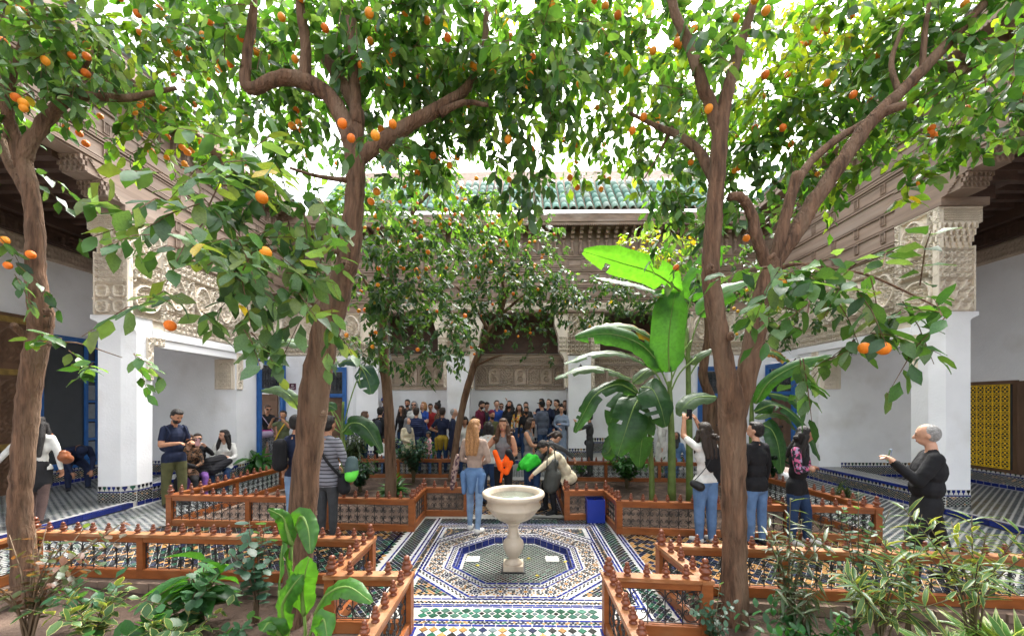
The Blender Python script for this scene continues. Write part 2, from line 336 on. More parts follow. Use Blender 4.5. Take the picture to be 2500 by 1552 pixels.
# single large lozenges of the near bands
dm = MB().prism([(-.5, 0), (0, -.5), (.5, 0), (0, .5)], 0, .006, top=[(-.48, 0), (0, -.48), (.48, 0), (0, .48)]).mesh('lozenge', M['tileo'])
wm = MB().prism([(-.5, -.1), (.5, -.1), (.5, .1), (-.5, .1)], 0, .005).mesh('tile_slip', M['tileo'])
def loz(x0, x1, y0, rows, pu, pv, cols):
    for j in range(rows):
        n = int((x1 - x0) / pu)
        for i in range(n):
            x = x0 + (i + .5) * pu; y = y0 + (j + .5) * pv
            link('tile', dm, floor, (x, y, .001), None, (pu * .92, pv * .98, 1), jit(random.choice(cols), .35))
            link('tile', dm, floor, (x + pu / 2, y + pv / 2, .001), None, (pu * .5, pv * .55, 1), jit(random.choice([T_BLACK, T_GREEN, T_GREY]))) if (i < n - 1 and j < rows - 1 and rows < 3) else None
loz(-.93, .74, 3.475, 2, .098, .086, [T_GREEN, (.03, .10, .075), T_GREEN, (.05, .12, .09)])
loz(-.86, .67, 2.85, 6, .085, .082, [T_GREEN, T_NAVY, T_TAN, T_BLACK, (.03, .10, .075), T_GREY, T_TAN])
for y in (3.467, 3.652): link('tile_slip', wm, floor, (-.09, y, .0), None, (1.68, .06, 1), T_WHITE)

def soil(name, poly, z, amp, label):
    xs = [p[0] for p in poly]; ys = [p[1] for p in poly]; st = .11
    nx = int((max(xs) - min(xs)) / st) + 2; ny = int((max(ys) - min(ys)) / st) + 2
    idx = {}; v = []; f = []
    def vid(i, j):
        if (i, j) not in idx:
            x, y = min(xs) + i * st, min(ys) + j * st
            idx[(i, j)] = len(v); v.append((x, y, z + amp * (math.sin(x * 3.1 + y) * math.sin(y * 2.3 - x) * .5 + random.uniform(-.28, .28))))
        return idx[(i, j)]
    for i in range(nx):
        for j in range(ny):
            if inpoly(min(xs) + (i + .5) * st, min(ys) + (j + .5) * st, poly): f.append((vid(i, j), vid(i + 1, j), vid(i + 1, j + 1), vid(i, j + 1)))
    m = MB(); m.add(v, f); o = m.build(name, M['soil'], smooth=True); tag(o, label, kind='structure')
    kb = MB()
    for i in range(len(poly)):
        a, b = Vector(poly[i]), Vector(poly[(i + 1) % len(poly)]); n = max(2, int((b - a).length / .15)); d = (b - a).normalized(); q = Vector((-d.y, d.x))
        if not inpoly(*((a + b) / 2 + q * .05), poly): q = -q
        pts = [a + (b - a) * t / n for t in range(n + 1)]
        for t in range(n):
            j0, j1 = random.uniform(.10, .14), random.uniform(.10, .14)
            p = [pts[t] - q * .06, pts[t + 1] - q * .06, pts[t + 1] + q * j1, pts[t] + q * j0]
            kb.prism([(w.x, w.y) for w in p] if (p[1] - p[0]).cross(p[2] - p[1]) > 0 else [(w.x, w.y) for w in p][::-1], -.2, -.006 - random.uniform(0, .008))
    kb.build('earth_kerb', M['kerb'], o)
    return o
soil('garden_bed_near_left', FLc, -.10, .05, 'bare brown soil of the near left planting bed')
soil('garden_bed_near_right', FRc, -.10, .05, 'bare brown soil of the near right planting bed')
soil('garden_bed_far_left', BLc, -.04, .05, 'soil of the far left planting bed')
soil('garden_bed_far_right', BRc, -.04, .05, 'soil of the far right planting bed')

# ------------------------------------------------------------------ bed fences
def spiral(cx, cz, r, a0, turns, n=9):
    return [(cx + r * (1 - .75 * t / n) * math.cos(a0 + turns * 2 * PI * t / n), 0, cz + r * (1 - .75 * t / n) * math.sin(a0 + turns * 2 * PI * t / n)) for t in range(n + 1)]
_gr = {}
def grille(n):
    if n in _gr: return _gr[n]
    b = MB(); w = .135; h = .275; r = .0048
    b.tube([(0, 0, h), (n * w, 0, h)], r, 4); b.tube([(0, 0, 0), (n * w, 0, 0)], r, 4)
    for i in range(n + 1): b.tube([(i * w, 0, -.012), (i * w, 0, h + .012)], r * 1.15, 4)
    for i in range(n):
        cx = (i + .5) * w
        for cz, s in ((h * .78, 1), (h * .22, -1)):
            b.tube([(cx + w * .44 * math.cos(k * PI / 8), 0, cz - s * .008 + s * w * .40 * math.sin(k * PI / 8)) for k in range(9)], r, 4)
            for q in (-1, 1):
                b.tube([(cx + q * w * .44, 0, cz - s * .008), (cx + q * w * .40, 0, cz - s * .035), (cx + q * w * .2, 0, cz - s * .055)], r, 4)
                b.tube(spiral(cx + q * w * .24, cz - s * .028, .026, -PI / 2 * s, q * s * 1.2), r * .9, 4)
    _gr[n] = b.mesh('grille', M['iron']); return _gr[n]
FIN = [(.028, 0), (.029, .008), (.020, .014), (.017, .020), (.031, .034), (.033, .044), (.026, .056), (.012, .062), (.024, .068), (.024, .076), (.011, .082), (.016, .090), (.018, .099), (.013, .108), (.003, .114)]
fin = MB().lathe(FIN, 12).mesh('finial', M['finial'], True)
fin_s = MB().lathe(FIN[::2], 8).mesh('finial_small', M['finial'], True)
big = MB().lathe([(r * 1.5, z * 1.42) for r, z in FIN], 14).mesh('corner_finial', M['finial'], True)
def fence(name, label, pts, closed, woodm, worn, finm):
    root = thing(name, label, 'fence', (0, 0, 0), 'wooden fences round the planting beds')
    n = len(pts); segs = n if closed else n - 1
    for i in range(segs):
        a, b = Vector(pts[i]), Vector(pts[(i + 1) % n]); d = (b - a); Ln = d.length; d.normalize(); ang = math.atan2(d.y, d.x); dz = .0022 * (i % 2)
        rl = MB().bar(a - d * .05, b + d * .05, .105 + .002 * (i % 2), .458 + dz, .49 + dz).build('top_rail', worn, root)
        m = MB(); m.bar(a, b, .062, .40, .458); m.bar(a, b, .070, .0, .095 + dz); m.build('side_rail', woodm, root)
        k = max(1, round(Ln / 1.17))
        for q in range(k + 1):
            if q == k and (closed or i < segs - 1): continue
            p = a + d * (Ln * q / k); w = .088 if q in (0, k) else .072
            MB().box(-w / 2, w / 2, -w / 2, w / 2, .0, .457).build('post', woodm, root).matrix_basis = Matrix.Translation((p.x, p.y, 0)) @ Matrix.Rotation(ang, 4, 'Z')
        for q in range(k):
            La = Ln / k - .085; nu = max(1, round(La / .135)); p = a + d * (Ln * q / k + .0425)
            link('iron_grille', grille(nu), root, (p.x, p.y, .11), (0, 0, ang), (La / (nu * .135), 1, 1))
        nf = max(2, round(Ln / .175))
        for q in range(nf):
            p = a + d * (Ln * q / nf); first = q == 0
            link('corner_finial' if first else 'finial', big if first else finm, root, (p.x, p.y, .49), (R(random.uniform(-3, 3)), R(random.uniform(-3, 3)), random.uniform(0, 6)), random.uniform(.93, 1.05))
        if not closed and i == segs - 1: link('corner_finial', big, root, (b.x, b.y, .49))
    return root
fence('bed_fence', 'worn low wooden fence with iron scrollwork round the near left bed', FLc, False, M['fence'], M['fence_worn'], fin)
fence('bed_fence', 'worn low wooden fence with iron scrollwork round the near right bed', FRc, False, M['fence'], M['fence_worn'], fin)
fence('bed_fence', 'orange wooden fence with iron scrollwork round the far left bed', BLc, True, M['fence'], M['fence'], fin)
fence('bed_fence', 'orange wooden fence with iron scrollwork round the far right bed, beside the blue bin', BRc, True, M['fence'], M['fence'], fin)

# ------------------------------------------------------------------ fountain, drains, bin
FX, FY = -.065, 4.71
ft = thing('fountain', 'cream marble fountain basin on a turned baluster in the octagonal pool', 'fountain', (FX, FY, -.075))
MB().box(-.145, .145, -.145, .145, 0, .012).build('base_frame', M['iron'], ft)
MB().box(-.12, .12, -.12, .12, .012, .07).build('base', M['marble'], ft)
MB().lathe([(r * .72, z * .893) for r, z in [(.155, .075), (.155, .095), (.125, .115), (.085, .135), (.075, .155), (.095, .175), (.135, .22), (.168, .28), (.178, .33), (.165, .38), (.12, .42), (.10, .435), (.105, .45), (.085, .465), (.082, .56), (.09, .60), (.115, .615), (.115, .64)]], 28).build('baluster', M['marble'], ft, True)
bw = MB().lathe([(r * .8, z * .893) for r, z in [(.10, .64), (.16, .655), (.24, .69), (.31, .74), (.365, .80), (.385, .835), (.41, .845), (.42, .86), (.41, .875), (.395, .885), (.40, .94), (.415, .965), (.455, .985), (.475, 1.005), (.478, 1.03), (.465, 1.05), (.44, 1.058), (.41, 1.052), (.39, 1.03), (.365, .96), (.33, .90), (.01, .88)]], 40).build('bowl', M['marble'], ft, True)
MB().lathe([(.298, .880), (.002, .881)], 32).build('water_surface', M['water'], bw, True)
for u, lab in ((1155, 'white pierced drain stone left of the fountain'), (1348, 'white pierced drain stone right of the fountain')):
    p = G(u, 1364, -.07); o = thing('drain_stone', lab, 'drain', (p.x, p.y, -.072), 'drain stones in the pool')
    MB().box(-.085, .085, -.085, .085, 0, .008).build('slab', simple('pale_stone', (.40, .39, .37), .6), o)
    h = MB()
    for hx, hy in ((0, 0), (-.03, -.03), (.03, -.03), (-.03, .03), (.03, .03)): h.lathe([(.008, .008), (.008, .0095)], 8, (hx, hy, 0))
    h.build('hole', M['iron'], o)
bp_ = G(1456, 1276, 0); bn = thing('waste_bin', 'square bright blue open waste bin beside the wooden fence', 'bin', (bp_.x, bp_.y + .13, 0), rz=R(-2))
m = MB(); a = .142
for q in ((-a, a, -a, -a + .008), (-a, a, a - .008, a), (-a, -a + .008, -a + .008, a - .008), (a - .008, a, -a + .008, a - .008)): m.box(*q, .0, .37)
m.build('body', M['binblue'], bn); MB().box(-a + .008, a - .008, -a + .008, a - .008, .02, .03).build('bottom', M['binblue'], bn)

# ------------------------------------------------------------------ carved relief panels (real height fields)
def sstep(a, b, x): t = np.clip((x - a) / (b - a), 0, 1); return t * t * (3 - 2 * t)
def scrolls(x, y, s=.13):
    best = np.full(x.shape, 9.0); th = np.zeros_like(x); par = np.zeros_like(x)
    for ox, oy, p in ((0, 0, 1), (.5, .5, -1)):
        dx = (x / s + ox) % 1 - .5; dy = (y / s + oy) % 1 - .5; r = np.hypot(dx, dy); m = r < best
        best = np.where(m, r, best); th = np.where(m, np.arctan2(dy, dx), th); par = np.where(m, p, par)
    return sstep(.12, .36, np.cos(2 * PI * best * 2.7 - par * th + .6 * np.sin(3 * th)))
def trellis(x, y, s=.19):
    w = .10 * np.sin(2 * PI * y / s) ; a = np.abs(((x / s + w + y / s / 1.3) % 1) - .5); b = np.abs(((x / s - w - y / s / 1.3) % 1) - .5)
    return np.maximum(1 - sstep(.05, .10, np.minimum(a, b)), .6 * scrolls(x, y, s * .5))
def hatch(x, y, s=.05): return sstep(.1, .4, np.sin(2 * PI * (x + y) / s)) * .7
def diaper(x, y, s=.085): return sstep(.1, .3, np.sin(2 * PI * (x + y) / s) * np.sin(2 * PI * (x - y) / s)) * .7
def rosettef(x, y, R_):
    r = np.hypot(x, y) / R_; t = np.arctan2(y, x)
    h = .85 * sstep(.08, .3, np.cos(6 * PI * r + 1.6 * np.cos(8 * t)) * np.cos(8 * t + 5 * r)); ringv = (1 - sstep(.05, .09, np.abs(r - .92))) * 1.2
    return np.where(r < .86, h, ringv)
def frame(x, y, w, h, b=.018): return (np.minimum(np.minimum(x, w - x), np.minimum(y, h - y)) < b) * 1.0
def medallion(w, h, R_=None, back=hatch, lobes=0, inner=None):
    R_ = R_ or min(w, h) * .40
    def f(x, y):
        dx, dy = x - w / 2, (y - h / 2) * (w / h if h > w * 1.25 else 1); t = np.arctan2(dy, dx); r = np.hypot(dx, dy); q = R_ * (1 + (.10 * np.abs(np.cos(lobes * t / 2)) if lobes else 0))
        o = np.where(r < q, rosettef(dx * R_ / q, dy * R_ / q, R_) if inner is None else np.where(r < q * .88, inner(x, y), 1.2), back(x, y)); return np.maximum(o, frame(x, y, w, h))
    return f
def framed(fn, w, h): return lambda x, y: np.maximum(fn(x, y), frame(x, y, w, h))
def quadm(w, h):
    def f(x, y):
        cx = (x % (w / 2)) - w / 4; cy = (y % (h / 2)) - h / 4; r = np.maximum(np.abs(cx), np.abs(cy)) * .65 + np.hypot(cx, cy) * .5; R_ = min(w, h) * .2
        o = np.where(r < R_ * .9, .8 * scrolls(x, y, .10), np.where(r < R_ * 1.1, 1.1, hatch(x, y, .045)))
        e = np.hypot(np.abs(cx) - w / 4, np.abs(cy) - h / 4); o = np.where(e < .028, 1.5 - e * 20, o); return np.maximum(o, frame(x, y, w, h))
    return f
def arcade(pitch, h):
    def f(x, y):
        cx = (x % pitch) - pitch / 2; rr = pitch * .40; yc = h - rr - .04 - pitch * .05; k = np.floor(x / pitch) % 2
        inside = (np.abs(cx) < rr) & ((y < yc) | (np.hypot(cx, y - yc) < rr)); rim = (np.abs(cx) < rr * 1.13) & ((y < yc) | (np.hypot(cx, y - yc) < rr * 1.13)) & ~inside
        ros = np.maximum(rosettef(cx, y - h * .62, pitch * .2), rosettef(cx, y - h * .3, pitch * .2)); stars = trellis(x, y, pitch * .22)
        return np.maximum(np.where(inside, np.where(k > 0, ros, stars) * .75, np.where(rim, 1.25, .7 * scrolls(x, y, .08))), frame(x, y, 1e9, h, .02))
    return f
def relief(name, parent, o, ud, vd, w, h, fn, depth=.10, res=.0105, back=True, m=None, base=.004):
    nu, nv = max(2, int(w / res)), max(2, int(h / res)); U, V = np.meshgrid(np.linspace(0, w, nu + 1), np.linspace(0, h, nv + 1), indexing='ij')
    H = np.minimum(fn(U, V), 1.25) * depth + base - (depth if back else 0); e_ = -depth if back else 0; H[0, :] = H[-1, :] = e_; H[:, 0] = H[:, -1] = e_
    o, ud, vd = np.array(o, float), np.array(ud, float), np.array(vd, float); nd = np.cross(ud, vd)
    v = o + U[..., None] * ud + V[..., None] * vd + H[..., None] * nd
    i, j = np.meshgrid(np.arange(nu), np.arange(nv), indexing='ij'); a = (i * (nv + 1) + j).ravel()
    f = np.stack([a, a + nv + 1, a + nv + 2, a + 1], 1)
    return link(name, np_mesh(name, v.reshape(-1, 3), f, m or M['stucco']), parent)

def dado(mb, a, b, z0, h, nz=None):
    """glazed skirting from a to b seen from the left-hand normal side: blue foot, lozenges, blue line, chalice frieze"""
    a = Vector((*a[:2], 0)); b = Vector((*b[:2], 0)); d = (b - a); Ln = d.length; d.normalize(); n = Vector((d.y, -d.x, 0))
    xf = lambda x, z: tuple(a + d * x + n * .006 + Vector((0, 0, z0 + z)))
    hb, hf = h * .20, h * .24
    mb.add([tuple(a + n * .003 + Vector((0, 0, z0))), tuple(a + d * Ln + n * .003 + Vector((0, 0, z0))), tuple(a + d * Ln + n * .003 + Vector((0, 0, z0 + h))), tuple(a + n * .003 + Vector((0, 0, z0 + h)))], [(0, 1, 2, 3)], 0, (.60, .59, .55))
    k = max(1, round(Ln / .14))
    for i in range(k):
        x0, x1 = Ln * (i + .02) / k, Ln * (i + .98) / k; mb.add([xf(x0, 0), xf(x1, 0), xf(x1, hb), xf(x0, hb)], [(0, 1, 2, 3)], 0, jit(T_BLUE))
    z1 = h - hf - h * .06; p = (z1 - hb) / 4
    diamond_field(mb, 0, Ln, hb, z1, p * 1.3, p * .5, lambda i, j: (T_TAN if random.random() < .08 else T_BLACK) if random.random() < .97 else T_GREEN, 0, .86, xf=xf)
    mb.add([xf(0, z1), xf(Ln, z1), xf(Ln, z1 + h * .06), xf(0, z1 + h * .06)], [(0, 1, 2, 3)], 0, T_BLUE)
    pw = .085; k = max(1, round(Ln / pw)); pw = Ln / k; zf = z1 + h * .06 + .006
    for i in range(k):
        cx = (i + .5) * pw; c = jit(random.choice([T_BLACK, T_NAVY, T_TAN, T_GREEN, T_BLUE, T_BLACK]))
        q = [(-.10, 0), (.10, 0), (.12, .3), (.38, .62), (.30, .9), (.42, 1.0), (-.42, 1.0), (-.30, .9), (-.38, .62), (-.12, .3)]
        mb.add([xf(cx + u * pw, zf + w * (hf - .012)) for u, w in q], [tuple(range(10))], 0, c)
def dadot(parent, segs, z0, h, name='tile_dado'):
    m = MB()
    for a, b in segs: dado(m, a, b, z0, h)
    return m.build(name, M['tile'], parent, kind='stuff')
blue_t = MB().box(-.5, .5, -.5, .5, -.5, .5).mesh('edge_tile', M['tileo'])
def edge_tiles(parent, a, b, z0, z1, depth, off=0.0, tl=.21):
    a = Vector((*a[:2], 0)); b = Vector((*b[:2], 0)); d = b - a; Ln = d.length; d.normalize(); n = Vector((d.y, -d.x, 0)); k = max(1, round(Ln / tl)); ang = math.atan2(d.y, d.x)
    for i in range(k):
        p = a + d * (Ln * (i + .5) / k) + n * (off - depth / 2)
        link('edge_tile', blue_t, parent, (p.x, p.y, (z0 + z1) / 2), (0, 0, ang), (Ln / k * .975, depth, z1 - z0), jit(T_BLUE, .3))

Z_P, Z_S, Z_W = 3.57, 5.41, 6.04      # pier head, stucco head, underside of the main beam
def wood_run(parent, X, s, y0, y1, z0, panels=True):
    """carved cedar face on plane X looking inwards (direction -s), from y0 to y1, z0 upwards to the eaves"""
    def bx(m, o0, o1, ya, yb, za, zb): m.box(X + s * o0, X + s * o1, ya, yb, za, zb)
    m = MB(); bx(m, 0, .35, y0, y1, z0, 7.62); m.build('beam', M['wood'], parent)
    m = MB()
    for z in (z0 + .03, 6.10, 6.45, 6.50, 6.98, 7.04):
        if z >= z0: bx(m, -.035 - .012 * (z > 6.9), 0, y0, y1, z, z + .035)
    for z in (6.16, 6.58):
        bx(m, -.02, 0, y0, y1, z - .0, z + .018); bx(m, -.02, 0, y0, y1, z + .24, z + .258)
    if z0 < 5.8:
        for z in np.arange(z0 + .12, 6.0, .33): bx(m, -.03, 0, y0, y1, z, z + .03); bx(m, -.018, 0, y0, y1, z + .05, z + .065)
    m.build('moulding', M['wood'], parent)
    if panels:
        yv = y0 + .2
        while yv < y1 - .1:
            for zp in ([6.2, 6.62] + ([5.55, 5.2] if z0 < 5.3 else [])):
                if zp < z0 + .1: continue
                w = .11; m = MB()
                for g in (0, .035): bx(m, -.03 + g * .3, .0, yv + g * .5, yv + g * .5 + .012, zp + g * .5, zp + .2 - g * .5); bx(m, -.03 + g * .3, .0, yv + w - g * .5 - .012, yv + w - g * .5, zp + g * .5, zp + .2 - g * .5)
                bx(m, -.03, 0, yv + .013, yv + w - .013, zp, zp + .012); bx(m, -.03, 0, yv + .013, yv + w - .013, zp + .188, zp + .2); bx(m, -.016, 0, yv + .05, yv + .065, zp + .03, zp + .17)
                m.build('panel_frame', M['wood'], parent)
            yv += .62
    cons = MB()
    for zz, o, hh in ((7.08, -.05, .03), (7.11, -.075, .26), (7.37, -.16, .08), (7.45, -.25, .06), (7.51, -.33, .05)):
        cons.box(o if False else s * o, 0, -.045, .045, zz, zz + hh)
    cons.lathe([(.028, 7.13), (.04, 7.16), (.028, 7.2), (.035, 7.3), (.02, 7.34)], 6, (-s * .09, 0, 0))
    cm = cons.mesh('bracket', M['wood']); yv = y0 + .13
    while yv < y1:
        link('bracket', cm, parent, (X, yv, 0)); yv += .27
    m = MB(); bx(m, -.52, .3, y0, y1, 7.56, 7.62); bx(m, -.54, -.50, y0, y1, 7.54, 7.78); bx(m, -.50, -.35, y0, y1, 7.62, 7.68); m.build('eaves_board', M['wood'], parent)
    k = int((y1 - y0) / .055); m = MB()
    for i in range(k): bx(m, -.545, -.52, y0 + (i + .2) * .055, y0 + (i + .8) * .055, 7.515, 7.54)
    m.build('eaves_fringe', M['wood'], parent, kind='stuff')
tile_me = MB(); 
for k in range(8):
    pass
def barrel():
    m = MB(); n = 6; v = []
    for t, r in ((0, .088), (.42, .070)):
        for k in range(n + 1): w = PI * k / n; v.append((r * math.cos(w), t, r * math.sin(w)))
        for k in range(n + 1): w = PI * k / n; v.append(((r - .015) * math.cos(w), t, (r - .015) * math.sin(w)))
    N1 = n + 1; f = [(k, k + 1, 2 * N1 + k + 1, 2 * N1 + k) for k in range(n)] + [(k + 1, k, N1 + k, N1 + k + 1) for k in range(n)]
    return m.add(v, f).mesh('roof_tile', M['roof'], True)
barrel_me = barrel()
def tile_roof(parent, base, along, up, n, rows, pitch=.2):
    """barrel tiles: base point at the eaves, unit vectors along the eaves and up the slope"""
    along, up = Vector(along).normalized(), Vector(up).normalized(); nrm = along.cross(up); B = Matrix((along, up, nrm)).transposed().to_4x4()
    for r in range(rows):
        for i in range(n):
            p = Vector(base) + along * (i * pitch) + up * (r * .34) + nrm * .02
            o = link('roof_tile', barrel_me, parent, color=jit(random.choice([(.20, .36, .29), (.28, .42, .34), (.36, .45, .38), (.15, .31, .25)]), .2)); o.matrix_basis = Matrix.Translation(p) @ B @ Matrix.Diagonal((pitch / .2, 1, pitch / .2, 1))
    m = MB(); a = Vector(base) - along * pitch / 2; L_ = along * (n * pitch); u = up * (rows * .34 + 1.2)
    m.add([a, a + L_, a + L_ + u, a + u], [(0, 1, 2, 3)]); m.build('roof_bed', M['kerb'], parent)

def muqarnas(parent, o, ud, nd, w, h, rows, m, name='muqarnas', grow=.045):
    """corbelled rows of small pointed niches stepping outwards and upwards"""
    o, ud, nd = Vector(o), Vector(ud), Vector(nd); z = Vector((0, 0, 1)); b = MB(); rh = h / rows
    for r in range(rows):
        n = max(3, round(w / (rh * 1.05))); cw = w / n; off = nd * (grow * r)
        b.extr([(0, 0), (w, 0), (w, rh), (0, rh)], o + z * (r * rh), ud, z, nd, max(.002, grow * (r - 1.2)))
        for i in range(n + (r % 2)):
            cx = (i + .5 - .5 * (r % 2)) * cw
            a, e = max(0, cx - cw / 2), min(w, cx + cw / 2)
            if e - a < cw * .3: continue
            q = [(a, rh), (a, rh * .35)]
            if cx - cw * .4 >= 0: q += [(cx - cw * .36, rh * .30)]
            q = [(a, rh), (a, 0), (a + (e - a) * .14, 0), (a + (e - a) * .18, rh * .45), (a + (e - a) * .36, rh * .8), (a + (e - a) * .5, rh * .95), (a + (e - a) * .64, rh * .8), (a + (e - a) * .82, rh * .45), (a + (e - a) * .86, 0), (e, 0), (e, rh)]
            b.extr(q, o + z * (r * rh) + off, ud, z, nd, grow)
    return b.build(name, m, parent)

def side_wing(s, XF, XG, name, label):
    root = thing(name, label, 'building', (XF, 7, 0)); root.location = (0, 0, 0)
    X = lambda o: s * (abs(XF) + o)
    def bx(o0, o1, y0, y1, z0, z1, nm, mt, par=root): return MB().box(X(o0), X(o1), y0, y1, z0, z1).build(nm, mt, par)
    G_ = abs(XG) - abs(XF)
    # floor, walls
    bx(0, G_ + .3, -3, 9.75, -.2, .1, 'gallery_floor', M['grout'])
    edge_tiles(root, (X(0), 1.2), (X(0), 7.0), .02, .104, .09, .004) if s > 0 else edge_tiles(root, (X(0), 7.0), (X(0), 1.2), .02, .104, .09, .004)
    # near pier: chamfered shaft, head with cove, arched niche
    ya, yb = 7.0, 7.46
    ch = .15
    po = [(.58, ya), (.58, yb), (0, yb), (0, ya + ch), (ch, ya)]
    def pp(pts): q = [(X(o), y) for o, y in pts]; return q if sum(q[i][0] * q[(i + 1) % len(q)][1] - q[(i + 1) % len(q)][0] * q[i][1] for i in range(len(q))) > 0 else q[::-1]
    pier = MB().prism(pp(po), .0, 3.22); hd = [(.58, ya), (.58, yb), (0, yb), (0, ya)]
    steps = 6
    for k in range(steps):                              # pointed niche closing the chamfer
        t0 = k / steps; c0 = ch * (1 - (t0 ** 2)); pier.prism(pp([(.58, ya), (.58, yb), (0, yb), (0, ya + c0), (c0, ya)]), 3.22 + .16 * t0, 3.22 + .16 * (k + 1) / steps)
    pier.prism(pp(hd), 3.38, Z_P)
    for k in range(6):                                  # cove on the gallery side
        t0, t1 = k / 6, (k + 1) / 6; e = .15 * (1 - math.cos(t1 * PI / 2)); pier.prism(pp([(.581, ya + .002), (.581, yb - .002), (.58 + e, yb - .002), (.58 + e, ya + .002)]), Z_P - .16 + .10 * t0, Z_P - .16 + .10 * t1 if k < 5 else Z_P)
    pier.build('pier', M['plaster'], root)
    # stucco block on the pier: lower die, flaring head
    w0, w1 = .62, .74
    bo = lambda w: pp([(.068, 7.048), (w, 7.048), (w, yb + .3), (.068, yb + .3)]); blk = MB(); blk.prism(bo(w0), Z_P, 4.70); blk.prism(bo(w0), 4.70, 5.14, top=bo(w1)); blk.prism(bo(w1), 5.14, Z_S)
    for o_, y_ in ((-.03, 6.95), (w0 - .03, 6.95)): blk.box(X(o_), X(o_ + .03), y_, y_ + .1, Z_P, 4.72)
    blk.box(X(-.029), X(.07), 6.951, yb + .3, Z_S - .03, Z_S); blk.box(X(-.028), X(.07), 7.0, yb + .3, Z_P, Z_P + .012); blk.box(X(-.028), X(w1), 6.952, 7.05, Z_S - .029, Z_S - .001)
    cap = blk.build('stucco_capital', M['stucco'], root)
    xl = min(X(-.03), X(w0)); fo = lambda z: (xl, 6.949, z)
    relief('carved_panel', cap, fo(Z_P), (1, 0, 0), (0, 0, 1), w0 + .03, .58, framed(quadm(.65, .58) if s < 0 else trellis, .65, .58))
    relief('carved_panel', cap, fo(4.15), (1, 0, 0), (0, 0, 1), w0 + .03, .54, framed(scrolls, .65, .54))
    xl2 = min(X(-.03), X(w1))
    relief('carved_panel', cap, (xl2, 6.949, 5.12), (1, 0, 0), (0, 0, 1), w1 + .03, Z_S - 5.12, framed(diaper, .77, Z_S - 5.12))
    muqarnas(cap, (xl, 7.046, 4.70), (1, 0, 0), (0, -1, 0), w0 + .03, .42, 4, M['stucco'], grow=.033)
    # courtyard-facing panels
    ud = (0, -1, 0) if s < 0 else (0, 1, 0)
    def court(y0, y1, z0, z1, fn, o=-.031, **k):
        # seen from the courtyard: u runs so that u x z points inwards
        if s < 0: return relief('carved_panel', k.pop('par', root), (X(o), y0, z0), (0, 1, 0), (0, 0, 1), y1 - y0, z1 - z0, fn, **k)
        return relief('carved_panel', k.pop('par', root), (X(o), y1, z0), (0, -1, 0), (0, 0, 1), y1 - y0, z1 - z0, fn, **k)
    court(6.96, 7.12, 4.2, Z_S - .01, framed(trellis, .16, 1.2), par=cap); court(7.13, 7.66, 4.62, Z_S - .01, medallion(.53, .78, .21, lambda x, y: 0 * x + .25, 4), par=cap)
    court(7.13, 7.66, 4.30, 4.60, framed(scrolls, .53, .30), par=cap); court(7.0, 7.66, Z_P + .01, 4.28, medallion(.66, .70, .27), par=cap)
    court(7.67, 7.755, Z_P + .01, Z_S - .01, framed(trellis, .085, 1.8), par=cap)
    # opening: lintel, jamb strips, parapet, far pier
    yo, yf = yb, 9.72
    bx(.0, .42, yo, yf, 3.05, 3.36, 'lintel', M['plaster']); bx(-.025, 0, yo, yf + .7, 3.22, 3.38, 'lintel_band', M['plaster'])
    bx(.10, .5, yo + .30, 10.45, 3.38, 4.95, 'upper_wall', M['stucco']); bx(.05, .5, yo, yo + .3, 3.36, Z_P, 'upper_wall', M['stucco'])
    court(7.76, 10.44, 3.40, 3.80, framed(scrolls, 2.68, .40), o=-.002); yy = 7.76
    while yy < 10.3:
        court(yy, yy + .5, 3.82, 4.62, medallion(.5, .8, .2, scrolls if int(yy * 10) % 2 else diaper, 4), o=-.002); court(yy + .51, yy + .66, 3.82, 4.62, framed(trellis, .15, .8), o=-.002); yy += .67
    court(7.76, 10.44, 4.64, 4.94, framed(scrolls, 2.68, .3), o=-.002)
    court(yo - .13, yo - .002, 2.38, 3.22, framed(trellis, .128, .84), o=-.004, depth=.03, back=False); court(yo, yo + .22, 3.06, 3.24, framed(scrolls, .22, .18), o=-.027, depth=.03, back=False)
    fp = MB(); fp.box(X(0), X(.55), yf, 10.44, 0, 3.05); fp.box(X(0), X(.55), yf + .001, 10.44, 3.05, 3.38); fp.build('pier', M['plaster'], root)
    xf0 = min(X(.02), X(.54)); relief('carved_panel', root, (xf0, yf - .002, 2.28), (1, 0, 0), (0, 0, 1), .50, .77, lambda x, y: np.maximum(np.where((np.abs(x - .25) < .17) & ((y < .5) | (np.hypot(x - .25, y - .5) < .17)), scrolls(x, y, .11), np.where((np.abs(x - .25) < .2) & ((y < .5) | (np.hypot(x - .25, y - .5) < .2)), 1.4, diaper(x, y))), frame(x, y, .5, .77)), m=M['stucco'], depth=.04, back=False)
    court(yf + .0, yf + .20, 2.28, 3.22, framed(trellis, .2, .94), o=-.004, depth=.03, back=False)
    bx(.5, G_, yf + .03, yf + .25, .1, 6.0, 'end_wall', M['plaster'])
    bx(G_, G_ + .3, -3, 9.97, -.2, 5.05, 'gallery_wall', M['plaster'])
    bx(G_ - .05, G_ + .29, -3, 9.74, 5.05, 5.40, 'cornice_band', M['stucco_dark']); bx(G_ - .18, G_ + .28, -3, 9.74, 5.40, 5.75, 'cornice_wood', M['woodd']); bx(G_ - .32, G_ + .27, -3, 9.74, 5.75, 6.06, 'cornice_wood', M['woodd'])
    cy0, cy1 = 5.2, 9.7
